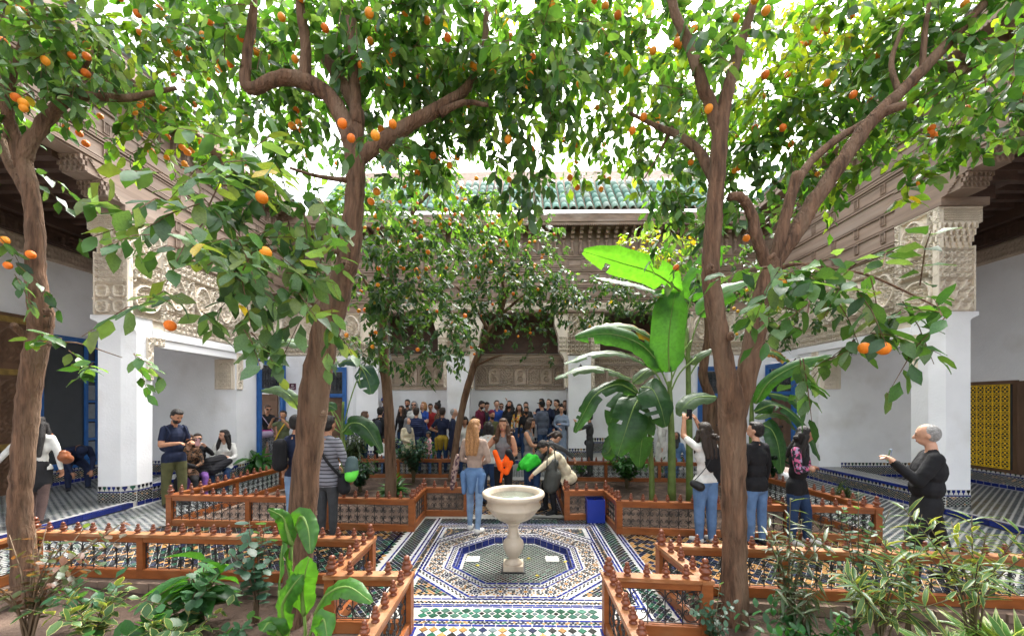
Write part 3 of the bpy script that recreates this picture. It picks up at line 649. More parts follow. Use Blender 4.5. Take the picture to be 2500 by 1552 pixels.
    if s < 0: relief('carved_panel', root, (X(G_ - .051), cy0, 5.06), (0, 1, 0), (0, 0, 1), cy1 - cy0, .33, framed(scrolls, 4.5, .33), res=.02, m=M['stucco_dark'], depth=.03, back=False); relief('carved_panel', root, (X(G_ - .181), cy0, 5.42), (0, 1, 0), (0, 0, 1), cy1 - cy0, .32, arcade(.2, .32), res=.02, m=M['woodd'], depth=.03, back=False)
    else: relief('carved_panel', root, (X(G_ - .051), cy1, 5.06), (0, -1, 0), (0, 0, 1), cy1 - cy0, .33, framed(scrolls, 4.5, .33), res=.02, m=M['stucco_dark'], depth=.03, back=False); relief('carved_panel', root, (X(G_ - .181), cy1, 5.42), (0, -1, 0), (0, 0, 1), cy1 - cy0, .32, arcade(.2, .32), res=.02, m=M['woodd'], depth=.03, back=False)
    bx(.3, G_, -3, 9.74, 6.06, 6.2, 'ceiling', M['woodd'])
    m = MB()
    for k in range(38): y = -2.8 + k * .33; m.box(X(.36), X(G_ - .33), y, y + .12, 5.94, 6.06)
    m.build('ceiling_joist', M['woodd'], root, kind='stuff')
    bx(.0, .5, yo + .01, yf - .01, 0, .34, 'parapet', M['plaster']); bx(.005, .5, yo + .012, yf - .012, .34, .352, 'parapet_top', M['grout'])
    if s < 0: edge_tiles(root, (X(0), yf), (X(0), yo), .30, .356, .05, .006)
    else: edge_tiles(root, (X(0), yo), (X(0), yf), .30, .356, .05, .006)
    pt = MB(); diamond_field(pt, min(X(.06), X(.49)), max(X(.06), X(.49)), yo + .02, yf - .02, .09, .03, [T_GREY, T_NAVY, T_GREY], .356, .9, shape=SL); pt.build('parapet_tiles', M['tile'], root, kind='stuff')
    c = lambda o, y: (X(o), y)
    if s < 0: dadot(root, [(c(0, yo), c(0, ya + ch)), (c(0, ya + ch), c(ch, ya)), (c(ch, ya), c(.58, ya))][::1], .0, .38) if False else None
    segs = [((X(.58), ya), (X(ch), ya)), ((X(ch), ya), (X(0), ya + ch)), ((X(0), ya + ch), (X(0), yb))]
    par = [((X(0), yo), (X(0), yf))]; par2 = [((X(0), yf), (X(0), 10.44))]; ew = [((X(G_), yf + .03), (X(.55), yf + .03))]; gw = [((X(G_), 2.0), (X(G_), 9.74))]
    fl_ = (lambda L_: [(b, a) for a, b in L_]) if s > 0 else (lambda L_: L_)
    dadot(root, fl_(segs), .10 if False else .0, .40); dadot(root, fl_(par), 0, .30); dadot(root, fl_(par2), 0, .36); dadot(root, fl_(ew), .1, .36)
    dadot(root, fl_(gw), .1, .38)
    # wood: main beam over the near bay, corbels on the pier, lower frieze over the bay beyond
    wood_run(root, X(0), s, -3, 6.35, Z_W); wood_run(root, X(0), s, 6.35, 7.76, Z_S + .14 if False else Z_W); wood_run(root, X(0), s, 7.76, 12.1, 4.96)
    m = MB(); bk = MB()
    bk.box(X(-.04), X(.80), 6.90, 7.76, Z_S + .002, Z_S + .14); bk.build('wood_abacus', M['wood'], root)
    for (yy0, za, zb) in ((6.62, Z_S + .14, 5.78), (6.30, 5.78, Z_W)):
        cb = MB().box(X(-.02), X(.42), yy0, 7.76, za, zb).build('corbel', M['wood'], root)
        muqarnas(cb, (min(X(-.02), X(.42)), yy0 - .001, za + .02), (1, 0, 0), (0, -1, 0), .44, zb - za - .03, 3, M['wood'], grow=.035)
        xo, zc = X(-.021), zb - .02
        a = MB(); r = (zb - za) * .86                      # scalloped arch edge on the courtyard face
        for q in range(9):
            w = PI / 2 * q / 8; py, pz = yy0 + r * .9 * (1 - math.sin(w)) - .0, za + r * (1 - math.cos(w)) ; a.box(X(-.045), X(-.02), py - .02 + r * .1, py + .02 + r * .1, za + r * math.sin(w) * .95, za + r * math.sin(w) * .95 + .03)
        a.build('arch_trim', M['wood'], cb)
    for (za, zb, o1, y0) in ((5.55, 5.78, .95, 6.95), (5.78, Z_W, 1.15, 6.8)):           # the same stepping into the gallery
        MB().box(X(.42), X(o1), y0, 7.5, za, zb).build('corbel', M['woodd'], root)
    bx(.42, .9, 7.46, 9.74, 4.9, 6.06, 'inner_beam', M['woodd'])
    # side roof edge
    if s < 0: tile_roof(root, (X(-.56), -2.8, 7.82), (0, 1, 0), (-.8, 0, .6), 74, 1)
    else: tile_roof(root, (X(-.56), 12.0, 7.82), (0, -1, 0), (.8, 0, .6), 74, 1)
    # wall with a door beyond the far pier
    bx(0.02, .4, 10.44, 10.52, 0, 3.38, 'wall', M['plaster']); bx(.02, .4, 11.62, 12.3, 0, 3.38, 'wall', M['plaster']); bx(.02, .4, 10.52, 11.62, 3.14, 3.38, 'wall', M['plaster'])
    bx(0.10, .4, 10.45, 12.0, 3.38, 4.95, 'upper_wall', M['stucco']); court(10.46, 11.9, 3.40, 3.8, framed(scrolls, 1.44, .4), o=-.002); court(10.46, 11.9, 3.82, 4.93, medallion(1.44, 1.1, .4, diaper, 4), o=-.002, res=.018)
    bx(.4, 2.2, 10.3, 12.4, .12, .15, 'room_floor', M['grout']); bx(2.2, 2.3, 10.3, 12.4, .1, 3.3, 'room_wall', M['plaster']); bx(.4, 2.2, 10.2, 12.4, 3.2, 3.3, 'room_ceiling', M['woodd'])
    return root, X, court
LW, XLf, courtL = side_wing(-1, XL, -10.3, 'gallery_wing', 'left gallery wing with white pier, carved stucco capital and cedar eaves')
RW, XRf, courtR = side_wing(1, XR, 10.5, 'gallery_wing', 'right gallery wing with white pier, carved stucco capital and yellow window grille')

# ------------------------------------------------------------------ back wing
BW = thing('gallery_wing', 'far gallery wing with green tiled roof, cedar frieze and arcaded stucco wall', 'building')
YB = 12.0
def bb(x0, x1, y0, y1, z0, z1, nm, mt): return MB().box(x0, x1, y0, y1, z0, z1).build(nm, mt, BW)
bb(-4.4, 4.6, 11.25, 13.2, -.1, .25, 'platform', M['grout']); edge_tiles(BW, (-4.4, 11.25), (4.6, 11.25), .17, .254, .07, .004)
bb(-4.4, 4.6, 13.2, 13.5, .1, 4.9, 'rear_wall', M['plaster']); bb(-4.4, 4.6, 12.3, 13.2, 4.72, 4.9, 'ceiling', M['woodd'])
for a, b in ((-4.38, -1.6), (-1.5, 1.6), (1.7, 4.58)):
    w = b - a; n = max(3, round(w / .43))
    relief('carved_panel', BW, (a, 13.199, 2.38), (1, 0, 0), (0, 0, 1), w, .17, framed(scrolls, w, .17), res=.016, m=M['stucco_dark'], depth=.05, back=False)
    relief('arcade_panel', BW, (a, 13.199, 2.56), (1, 0, 0), (0, 0, 1), w, .66, arcade(w / n, .66), res=.0125, m=M['stucco_dark'], depth=.07, back=False)
    relief('carved_panel', BW, (a, 13.199, 3.23), (1, 0, 0), (0, 0, 1), w, .22, framed(scrolls, w, .22), res=.016, m=M['stucco_dark'], depth=.05, back=False)
    relief('carved_panel', BW, (a, 13.199, 3.46), (1, 0, 0), (0, 0, 1), w, .14, framed(diaper, w, .14), res=.016, m=M['stucco_dark'], depth=.05, back=False)
    bb(a, b, 13.08, 13.2, 3.62, 4.72, 'wood_cornice', M['woodd'])
dadot(BW, [((-4.4, 13.2), (4.6, 13.2))], .15, .60)
for sx in (-1, 1):
    ex = 4.4 if sx < 0 else 4.6
    bb(sx * ex, sx * (ex + .7), YB, 13.5, 0, 4.9, 'pilaster', M['plaster'])
    bb(sx * (ex + .7), sx * 5.42 if sx > 0 else -5.3, 11.8, 12.2, 0, 3.38, 'wall', M['plaster']); bb(sx * (6.65 if sx > 0 else 6.4), sx * 7.6, 11.8, 12.2, 0, 3.38, 'wall', M['plaster']); d0, d1 = (5.42, 6.65) if sx > 0 else (-6.4, -5.3)
    bb(d0, d1, 11.8, 12.2, 3.02, 3.38, 'wall', M['plaster']); bb(sx * ex, sx * 7.6, 11.90, 12.3, 3.38, 4.72, 'upper_wall', M['stucco'])
    a, b = sorted((sx * (ex + .02), sx * 7.4)); relief('carved_panel', BW, (a, 11.799, 3.4), (1, 0, 0), (0, 0, 1), b - a, .36, framed(scrolls, b - a, .36), res=.016)
    k = a
    while k < b - .6: relief('carved_panel', BW, (k, 11.799, 3.78), (1, 0, 0), (0, 0, 1), .62, .92, medallion(.62, .92, .24, diaper, 4), res=.016); k += .64
    # free-standing column with stucco corbels
    c0, c1 = sorted((sx * 1.52, sx * 2.26)); cx = (c0 + c1) / 2
    MB().box(c0 + .02, c1 - .02, YB, YB + .45, .0, 3.4).build('column', M['plaster'], BW); m = MB(); m.box(c0, c1, YB + .07, YB + .47, 3.4, 4.72); m.build('stucco_capital', M['stucco'], BW)
    relief('carved_panel', BW, (c0, YB - .031, 3.42), (1, 0, 0), (0, 0, 1), c1 - c0, .62, framed(scrolls, c1 - c0, .62)); relief('carved_panel', BW, (c0, YB - .031, 4.05), (1, 0, 0), (0, 0, 1), c1 - c0, .65, framed(trellis, c1 - c0, .65))
    for e, q in ((c0, -1), (c1, 1)):
        p = [(0, 2.4), (q * .10, 2.4), (q * .10, 3.25), (q * .16, 3.4), (q * .28, 3.55), (q * .30, 4.0), (q * .42, 4.4), (q * .42, 4.72), (0, 4.72)]
        MB().extr(p if q < 0 else p[::-1], (e - q * .02, YB + .05, 0), (1, 0, 0), (0, 0, 1), (0, 1, 0), .34).build('corbel', M['stucco'], BW)
        a = min(e, e + q * .1); relief('carved_panel', BW, (a, YB + .049, 2.42), (1, 0, 0), (0, 0, 1), .1, .85, framed(trellis, .1, .85), depth=.03, back=False); a = min(e, e + q * .27); relief('carved_panel', BW, (a, YB + .047, 3.56), (1, 0, 0), (0, 0, 1), .27, .44, framed(scrolls, .27, .44), depth=.03, back=False)
    dadot(BW, [((c0 + .02, YB), (c1 - .02, YB))], .15, .38)
    dadot(BW, [((sx * ex, 11.99), (sx * (ex + .7), 11.99)) if sx > 0 else ((-ex - .7, 11.99), (-ex, 11.99))], 0, .45)
bb(-7.4, 7.6, YB - .01, YB + .4, 4.72, 7.46, 'beam', M['wood'])
m = MB()
for z in (4.75, 5.05, 5.12, 5.5, 5.56, 6.0, 6.06, 6.40, 6.46): m.box(-7.1, 7.3, YB - .05 - .015 * (z > 6.9), YB - .01, z, z + .035)
m.build('moulding', M['wood'], BW)
relief('carved_panel', BW, (-4.4, YB - .011, 4.80), (1, 0, 0), (0, 0, 1), 9.0, .24, framed(scrolls, 9, .24), res=.02, m=M['stucco'], depth=.04, back=False)
pf = MB()
for (w, h) in ((.46, .26),):
    for x0_, x1_, z0_, z1_ in ((0, w, 0, .02), (0, w, h - .02, h), (0, .02, .02, h - .02), (w - .02, w, .02, h - .02)): pf.box(x0_, x1_, -.03, 0, z0_, z1_)
    pf.box(.05, w - .05, -.016, 0, .05, h - .05)
pfm = pf.mesh('panel_frame', M['wood'])
for z in (5.2, 5.68, 6.12):
    x = -6.9 + (.25 if z == 5.68 else 0)
    while x < 6.8: link('panel_frame', pfm, BW, (x, YB - .011, z)); x += .56
cons = MB()
for zz, o, hh in ((6.52, .05, .03), (6.55, .08, .42), (6.97, .16, .1), (7.07, .27, .09), (7.16, .38, .09)): cons.box(-.05, .05, -o, 0, zz, zz + hh)
cons.lathe([(.03, 6.58), (.045, 6.62), (.03, 6.66), (.038, 6.85), (.02, 6.92)], 6, (0, -.10, 0)); cm = cons.mesh('bracket', M['wood']); x = -7.0
while x < 7.2: link('bracket', cm, BW, (x, YB - .01, 0)); x += .262
bb(-7.2, 7.4, YB - .5, YB + .3, 7.26, 7.32, 'eaves_board', M['wood']); bb(-7.2, 7.4, YB - .53, YB - .50, 7.24, 7.56, 'eaves_board', M['wood']); bb(-7.2, 7.4, YB - .56, YB - .53, 7.3, 7.36, 'eaves_board', M['wood'])
m = MB()
for i in range(240): m.box(-7.2 + i * .061, -7.2 + i * .061 + .035, YB - .54, YB - .51, 7.20, 7.24)
m.build('eaves_fringe', M['wood'], BW, kind='stuff')
tile_roof(BW, (-5.9, YB - .62, 7.60), (1, 0, 0), (0, .66, .75), 48, 6, .25); 

# ------------------------------------------------------------------ doors, windows, lamps, plaques
def door(parent_lab, o, ax, n, w, h, z0, leaves='closed', cat='door'):
    """blue framed door: o = lower left corner seen from the courtyard, ax along the wall, n towards the viewer"""
    root = thing('door', parent_lab, 'door'); o, ax, n = Vector(o), Vector(ax), Vector(n); z = Vector((0, 0, 1))
    def pl(x0, x1, za, zb, t0, t1, nm, mt, par=root):
        return MB().extr([(x0, za), (x1, za), (x1, zb), (x0, zb)], o + n * t0, ax, z, n, t1 - t0).build(nm, mt, par)
    b = .11; tr = h - .78
    for x0, x1, za, zb in ((0, b, z0, h), (w - b, w, z0, h), (b, w - b, h - b, h), (b, w - b, tr - .12, tr)): f = pl(x0, x1, za, zb, -.02, .06, 'frame', M['bluepaint'])
    for x0, x1, za, zb in ((-.03, .03, z0, h + .03), (w - .03, w + .03, z0, h + .03), (.03, w - .03, h - .03, h + .03), (b, w - b, tr - .09, tr - .05)): pl(x0, x1, za, zb, .06, .085, 'moulding', M['bluepaint'])
    pl(b, w - b, tr, h - b, -.05, -.03, 'transom_pane', M['glassd'])
    g = MB(); nu = max(3, round((w - 2 * b) / .11)); uw = (w - 2 * b) / nu; gh = h - b - tr
    for i in range(nu):
        cx = b + (i + .5) * uw
        for rr, zz in ((uw * .46, tr + gh * .68), (uw * .46, tr + gh * .3)): g.tube([o + n * .0 + ax * (cx + rr * math.cos(k * PI / 5)) + z * (zz + rr * math.sin(k * PI / 5)) for k in range(11)], .007, 4)
        g.tube([o + ax * (b + i * uw) + z * tr, o + ax * (b + i * uw) + z * (h - b)], .006, 4)
    g.build('transom_grille', M['iron'], root)
    if leaves == 'closed':
        for k in (0, 1):
            lw = (w - 2 * b) / 2; x0 = b + k * lw
            lf = pl(x0 + .003, x0 + lw - .003, z0, tr - .12, -.05, -.01, 'leaf', M['doorwood'])
            zz = z0 + .08
            for ph in (.34, .14, .30, .14, .42, .34):
                if zz + ph > tr - .16: break
                pl(x0 + .07, x0 + lw - .07, zz, zz + ph - .05, -.01, .008, 'door_panel', M['doorwood'], lf); zz += ph
        pl(w / 2 - .05, w / 2 + .05, 1.25, 1.29, .0, .03, 'handle', M['iron'])
    return root, pl
dL, plL = door('blue framed doorway standing open beside the far left pier', (XL, 10.5, 0), (0, 1, 0), (1, 0, 0), 1.14, 3.12, .15, 'open')
MB().extr([(0, .15), (.5, .15), (.5, 2.2), (0, 2.2)], (XL - .06, 11.52, 0), (-1, 0, 0), (0, 0, 1), (0, -1, 0), .04).build('leaf', M['doorwood'], dL)
dR, plR = door('blue framed doorway with dark open leaf beside the far right pier', (XR, 11.64, 0), (0, -1, 0), (-1, 0, 0), 1.14, 3.04, .15, 'closed')
door('blue framed double door of panelled wood left of the queue', (-6.4, 11.8, 0), (1, 0, 0), (0, -1, 0), 1.1, 3.0, .12)
door('blue framed double door behind the banana plant', (5.43, 11.8, 0), (1, 0, 0), (0, -1, 0), 1.21, 3.0, .12)
# shallow wall niches with pointed heads
for x in (-6.98, -6.72):
    m = MB(); q = [(0, 0), (.19, 0), (.19, .16), (.15, .22), (.095, .26), (.04, .22), (0, .16)]; m.extr(q, (x, 11.795, 3.04), (1, 0, 0), (0, 0, 1), (0, 1, 0), .004); m.build('niche', M['plaster'], BW)
def plaque(lab, loc, ax, n, hexa=False):
    t = thing('sign_plaque', lab, 'sign'); o, ax, n = Vector(loc), Vector(ax), Vector(n); z = Vector((0, 0, 1)); r = .11
    q = [(r * math.cos(k * PI / 3 + PI / 6), r * math.sin(k * PI / 3 + PI / 6)) for k in range(6)] if hexa else [(-.10, -.10), (.10, -.10), (.10, .10), (-.10, .10)]
    MB().extr(q, o, ax, z, n, .012).build('board', M['plaque'], t)
    g = MB(); ro = lambda rr, a0: [o + n * .014 + ax * (a0 + rr * math.cos(k * PI / 6)) + z * (.035 + rr * math.sin(k * PI / 6)) for k in range(13)]
    g.tube(ro(.028, -.012), .005, 4); g.tube(ro(.028, .012), .005, 4)
    for zz, ww in ((-.03, .07), (-.048, .06), (-.066, .045)): g.extr([(-ww, zz), (ww, zz), (ww, zz + .008), (-ww, zz + .008)], o + n * .0125, ax, z, n, .002)
    g.build('print', M['whitep'], t)
p = P(707, 943, 11.75); plaque('small square maroon no smoking plaque beside the left doorway', (p.x, 11.795, p.z), (1, 0, 0), (0, -1, 0))
p = P(1855, 982, 11.7); plaque('small hexagonal maroon plaque beside the right doorway', (6.98, 11.795, 2.0), (1, 0, 0), (0, -1, 0), True)
def lantern(lab, loc, n):
    t = thing('wall_lantern', lab, 'lamp', loc); n = Vector(n)
    MB().tube([n * .0, n * .08 + Vector((0, 0, .06)), n * .16 + Vector((0, 0, .03)), n * .16 + Vector((0, 0, -.03))], .012, 6).build('arm', simple('pale_metal', (.55, .54, .50), .4), t)
    q = n * .16; MB().lathe([(.02, -.04), (.07, -.06), (.055, -.22), (.02, -.26), (.004, -.28)], 6, tuple(q)).build('lamp_glass', simple('frosted_glass', (.7, .7, .68), .2), t); MB().lathe([(.085, -.062), (.02, -.01), (.004, .02)], 6, tuple(q)).build('lamp_cap', M['iron'], t)
lantern('small white glass wall lantern beside the far left pier', (XL - .0, 10.42, 3.12), (1, 0, 0)); lantern('small glass wall lantern beside the far right pier', (XR, 10.3, 3.1), (-1, 0, 0))
lantern('small glass wall lantern on the far column', (1.9, YB, 3.1), (0, -1, 0))
# yellow window grille in the right gallery
yw = thing('window', 'window with bright yellow iron grille and carved shutter in the right gallery', 'window'); Xw = 10.5
MB().box(Xw - .035, Xw + .02, 8.28, 9.35, .44, 2.42).build('frame', M['doorwood'], yw); MB().box(Xw - .04, Xw - .034, 8.36, 9.27, .52, 2.34).build('pane', M['glassd'], yw)
m = MB()
for i in range(7): y = 8.38 + i * .146; m.box(Xw - .085, Xw - .075, y - .008, y + .008, .52, 2.34)
for j in range(10): z = .53 + j * .2; m.box(Xw - .088, Xw - .078, 8.37, 9.26, z - .008, z + .008)
for i in range(6):
    for j in range(9):
        cy, cz = 8.38 + (i + .5) * .146, .53 + (j + .5) * .2
        for q in (-1, 1):
            for e in (-1, 1): m.tube([(Xw - .08, cy + q * (.035 + .03 * math.cos(e * k * .9)), cz + e * (.045 + .035 * math.sin(k * .9))) for k in range(7)], .009, 4)
m.build('grille', M['brass'], yw)
sh = MB().box(Xw - .07, Xw - .02, 7.25, 8.26, .45, 2.4).build('shutter', M['doorwood'], yw)
for z0_ in (.58, 1.5):
    m = MB()
    for y0_, y1_, za, zb in ((7.4, 8.12, z0_, z0_ + .04), (7.4, 8.12, z0_ + .7, z0_ + .74), (7.4, 7.44, z0_, z0_ + .74), (8.08, 8.12, z0_ + .001, z0_ + .739)): m.box(Xw - .095, Xw - .07, y0_, y1_, za, zb)
    m.build('shutter_panel', M['doorwood'], sh)
    relief('carving', sh, (Xw - .0705, 8.07, z0_ + .05), (0, -1, 0), (0, 0, 1), .62, .64, lambda x, y: rosettef(x - .31, y - .32, .3), m=M['doorwood'], res=.02, depth=.02, back=False)
# left gallery: carved door, dark doorway, blue window
cdn = thing('carved_door', 'tall carved and painted door with yellow bands in the left gallery', 'door'); Xd = -10.3
MB().box(Xd - .02, Xd + .06, 6.2, 8.0, .1, 3.75).build('frame', M['doorwood'], cdn)
for k, (z0_, z1_) in enumerate(((.15, .95), (1.15, 2.45), (2.75, 3.5))):
    relief('door_panel', cdn, (Xd + .061, 6.5, z0_), (0, 1, 0), (0, 0, 1), 1.35, z1_ - z0_, arcade(.45, z1_ - z0_), res=.02, m=M['doorwood'], depth=.03, back=False)
for z in (1.0, 2.5, 3.56): MB().box(Xd + .062, Xd + .085, 6.3, 7.95, z, z + .12).build('band', M['gilt'], cdn)
for y in (6.36, 7.88): MB().box(Xd + .0625, Xd + .08, y, y + .05, .15, 3.6).build('band', M['gilt'], cdn)
lw_ = thing('window', 'blue framed casement window beside the dark doorway in the left gallery', 'window')
MB().box(Xd - .02, Xd + .012, 8.1, 9.6, .55, 3.45).build('dark_room_sheet', M['glassd'], lw_)  # dark sheet stands in for the unlit room; its shade is in the colour
m = MB()
for y0_, y1_, za, zb in ((8.08, 9.62, 3.3, 3.45), (8.08, 9.62, .45, .58), (9.5, 9.62, .581, 3.299), (8.08, 8.14, .581, 3.299)): m.box(Xd + .013, Xd + .07, y0_, y1_, za, zb)
m.build('frame', M['bluepaint'], lw_)
cas = MB()
for y in (8.98, 9.22, 9.46): cas.box(Xd + .014, Xd + .055, y - .03, y + .03, .59, 3.29)
for z in (.6, 1.05, 1.5, 1.95, 2.45, 2.9): cas.box(Xd + .016, Xd + .05, 9.011, 9.489, z, z + .05)
cas.build('casement', M['bluepaint'], lw_)
for z in (.65, 1.1, 1.55, 2.0, 2.5): MB().box(Xd + .0135, Xd + .02, 9.03, 9.43, z + .01, z + .36).build('pane', simple('grey_pane', (.22, .24, .26), .15), lw_)

# ------------------------------------------------------------------ foliage
def leaf_template(rows, fold=.10, curl=.16):
    v = []
    for t, w in rows: z = -curl * t * t; v += [(-w, t, z + fold * w * 2), (0, t, z), (w, t, z + fold * w * 2)]
    f = []
    for i in range(len(rows) - 1):
        a = i * 3; f += [(a, a + 1, a + 4, a + 3), (a + 1, a + 2, a + 5, a + 4)]
    return np.array(v, np.float32), np.array(f, np.int32)
CITRUS = leaf_template([(0, .015), (.14, .13), (.42, .27), (.74, .19), (1.0, .004)])
CITRUS_FAR = leaf_template([(0, .02), (.42, .27), (1.0, .01)])
CITRUS = (CITRUS[0] + np.stack([np.zeros(len(CITRUS[0])), np.zeros(len(CITRUS[0])), .05 * np.sin(CITRUS[0][:, 1] * 9) * np.sign(CITRUS[0][:, 0])], 1).astype(np.float32), CITRUS[1])
NARROW = leaf_template([(0, .01), (.3, .075), (.65, .07), (1.0, .004)], .2, .25)
OVAL = leaf_template([(0, .02), (.2, .24), (.55, .33), (.85, .2), (1, .01)], .05, .1)
BROAD = leaf_template([(0, .01), (.12, .12), (.35, .21), (.6, .20), (.82, .11), (.94, .04), (1.0, .002)], .3, .35)
def unit(a): return a / np.maximum(np.linalg.norm(a, axis=-1, keepdims=True), 1e-9)
def leaf_frames(ax, nr):
    y = unit(ax); x = unit(np.cross(y, nr)); z = np.cross(x, y); return np.stack([x, y, z], -1)      # columns
def leaf_cloud(name, tpl, pos, ax, nr, size, col, mt):
    tv, tf = tpl; B = leaf_frames(ax, nr); n = len(pos)
    v = (np.einsum('nij,kj->nki', B, tv) * size[:, None, None] + pos[:, None, :]).reshape(-1, 3)
    f = (tf[None] + (np.arange(n) * len(tv))[:, None, None]).reshape(-1, 4)
    return np_mesh(name, v, f, mt, np.repeat(col, len(tv), 0), True)
def leaf_mesh(name, tpl): return np_mesh(name, tpl[0], tpl[1], M['leafo'], None, True)
LM = {k: leaf_mesh(k + '_leaf', t) for k, t in (('citrus', CITRUS), ('narrow', NARROW), ('oval', OVAL), ('broad', BROAD))}
def leaf_obj(me, parent, p, ax, nr, size, col, name='leaf'):
    B = leaf_frames(np.asarray(ax, float)[None], np.asarray(nr, float)[None])[0]; m = Matrix(B.tolist()).to_4x4(); o = link(name, me, parent, color=col)
    o.matrix_basis = Matrix.Translation(tuple(p)) @ m @ Matrix.Scale(float(size), 4); return o
TONES = {'mid': [(.04, .12, .035), (.06, .165, .045), (.085, .21, .055), (.12, .25, .08), (.15, .26, .13)], 'pale': [(.10, .20, .10), (.14, .26, .13), (.17, .30, .15), (.07, .17, .06), (.20, .28, .09)], 'light': [(.08, .21, .035), (.13, .26, .04), (.18, .29, .045), (.06, .17, .035)],  # pale: sky reflected on the leaf tops is put into the colour
         'dark': [(.03, .085, .03), (.045, .115, .04), (.06, .14, .05), (.09, .17, .08)], 'yellow': [(.17, .28, .03), (.24, .32, .04), (.13, .26, .03), (.30, .33, .05)]}  # yellow: glow of light passing through the leaves, put into the colour
def tone_cols(tone, n):
    c = np.array(TONES[tone])[RNG.integers(0, len(TONES[tone]), n)] * RNG.uniform(.75, 1.25, (n, 1)); y = RNG.random(n) < .003
    c[y] = np.array([.55, .42, .05]) * RNG.uniform(.7, 1.1, (y.sum(), 1)); return c
def catmull(pts, sub=5):
    q = [Vector(p) for p in pts]; q = [q[0] * 2 - q[1]] + q + [q[-1] * 2 - q[-2]]; out = []
    for i in range(1, len(q) - 2):
        for k in range(sub):
            t = k / sub; a, b, c, d = q[i - 1], q[i], q[i + 1], q[i + 2]
            out.append(.5 * ((2 * b) + (c - a) * t + (2 * a - 5 * b + 4 * c - d) * t * t + (3 * b - a - 3 * c + d) * t ** 3))
    out.append(q[-2]); return out
def limb(pts, sub=5, n=12, wob=.02):
    """pts: (u, v, depth, radius)"""
    w = catmull([tuple(P(u, v, d)) + (r,) for u, v, d, r in pts] if False else [Vector((*P(u, v, d), r)) for u, v, d, r in pts], sub)
    p = [Vector(x[:3]) + Vector((random.uniform(-1, 1), random.uniform(-1, 1), 0)) * wob * x[3] for x in w]; return p, [max(.004, x[3]) * random.uniform(.96, 1.05) for x in w]
ora = MB(); _p = []
for k in range(9): w = PI * k / 8; _p.append((math.sin(w) * (1 if k not in (0, 8) else .05), -math.cos(w) * 1.06))
ora_me = MB().lathe(_p, 12).mesh('orange', M['orange'], True)
crumbs = []
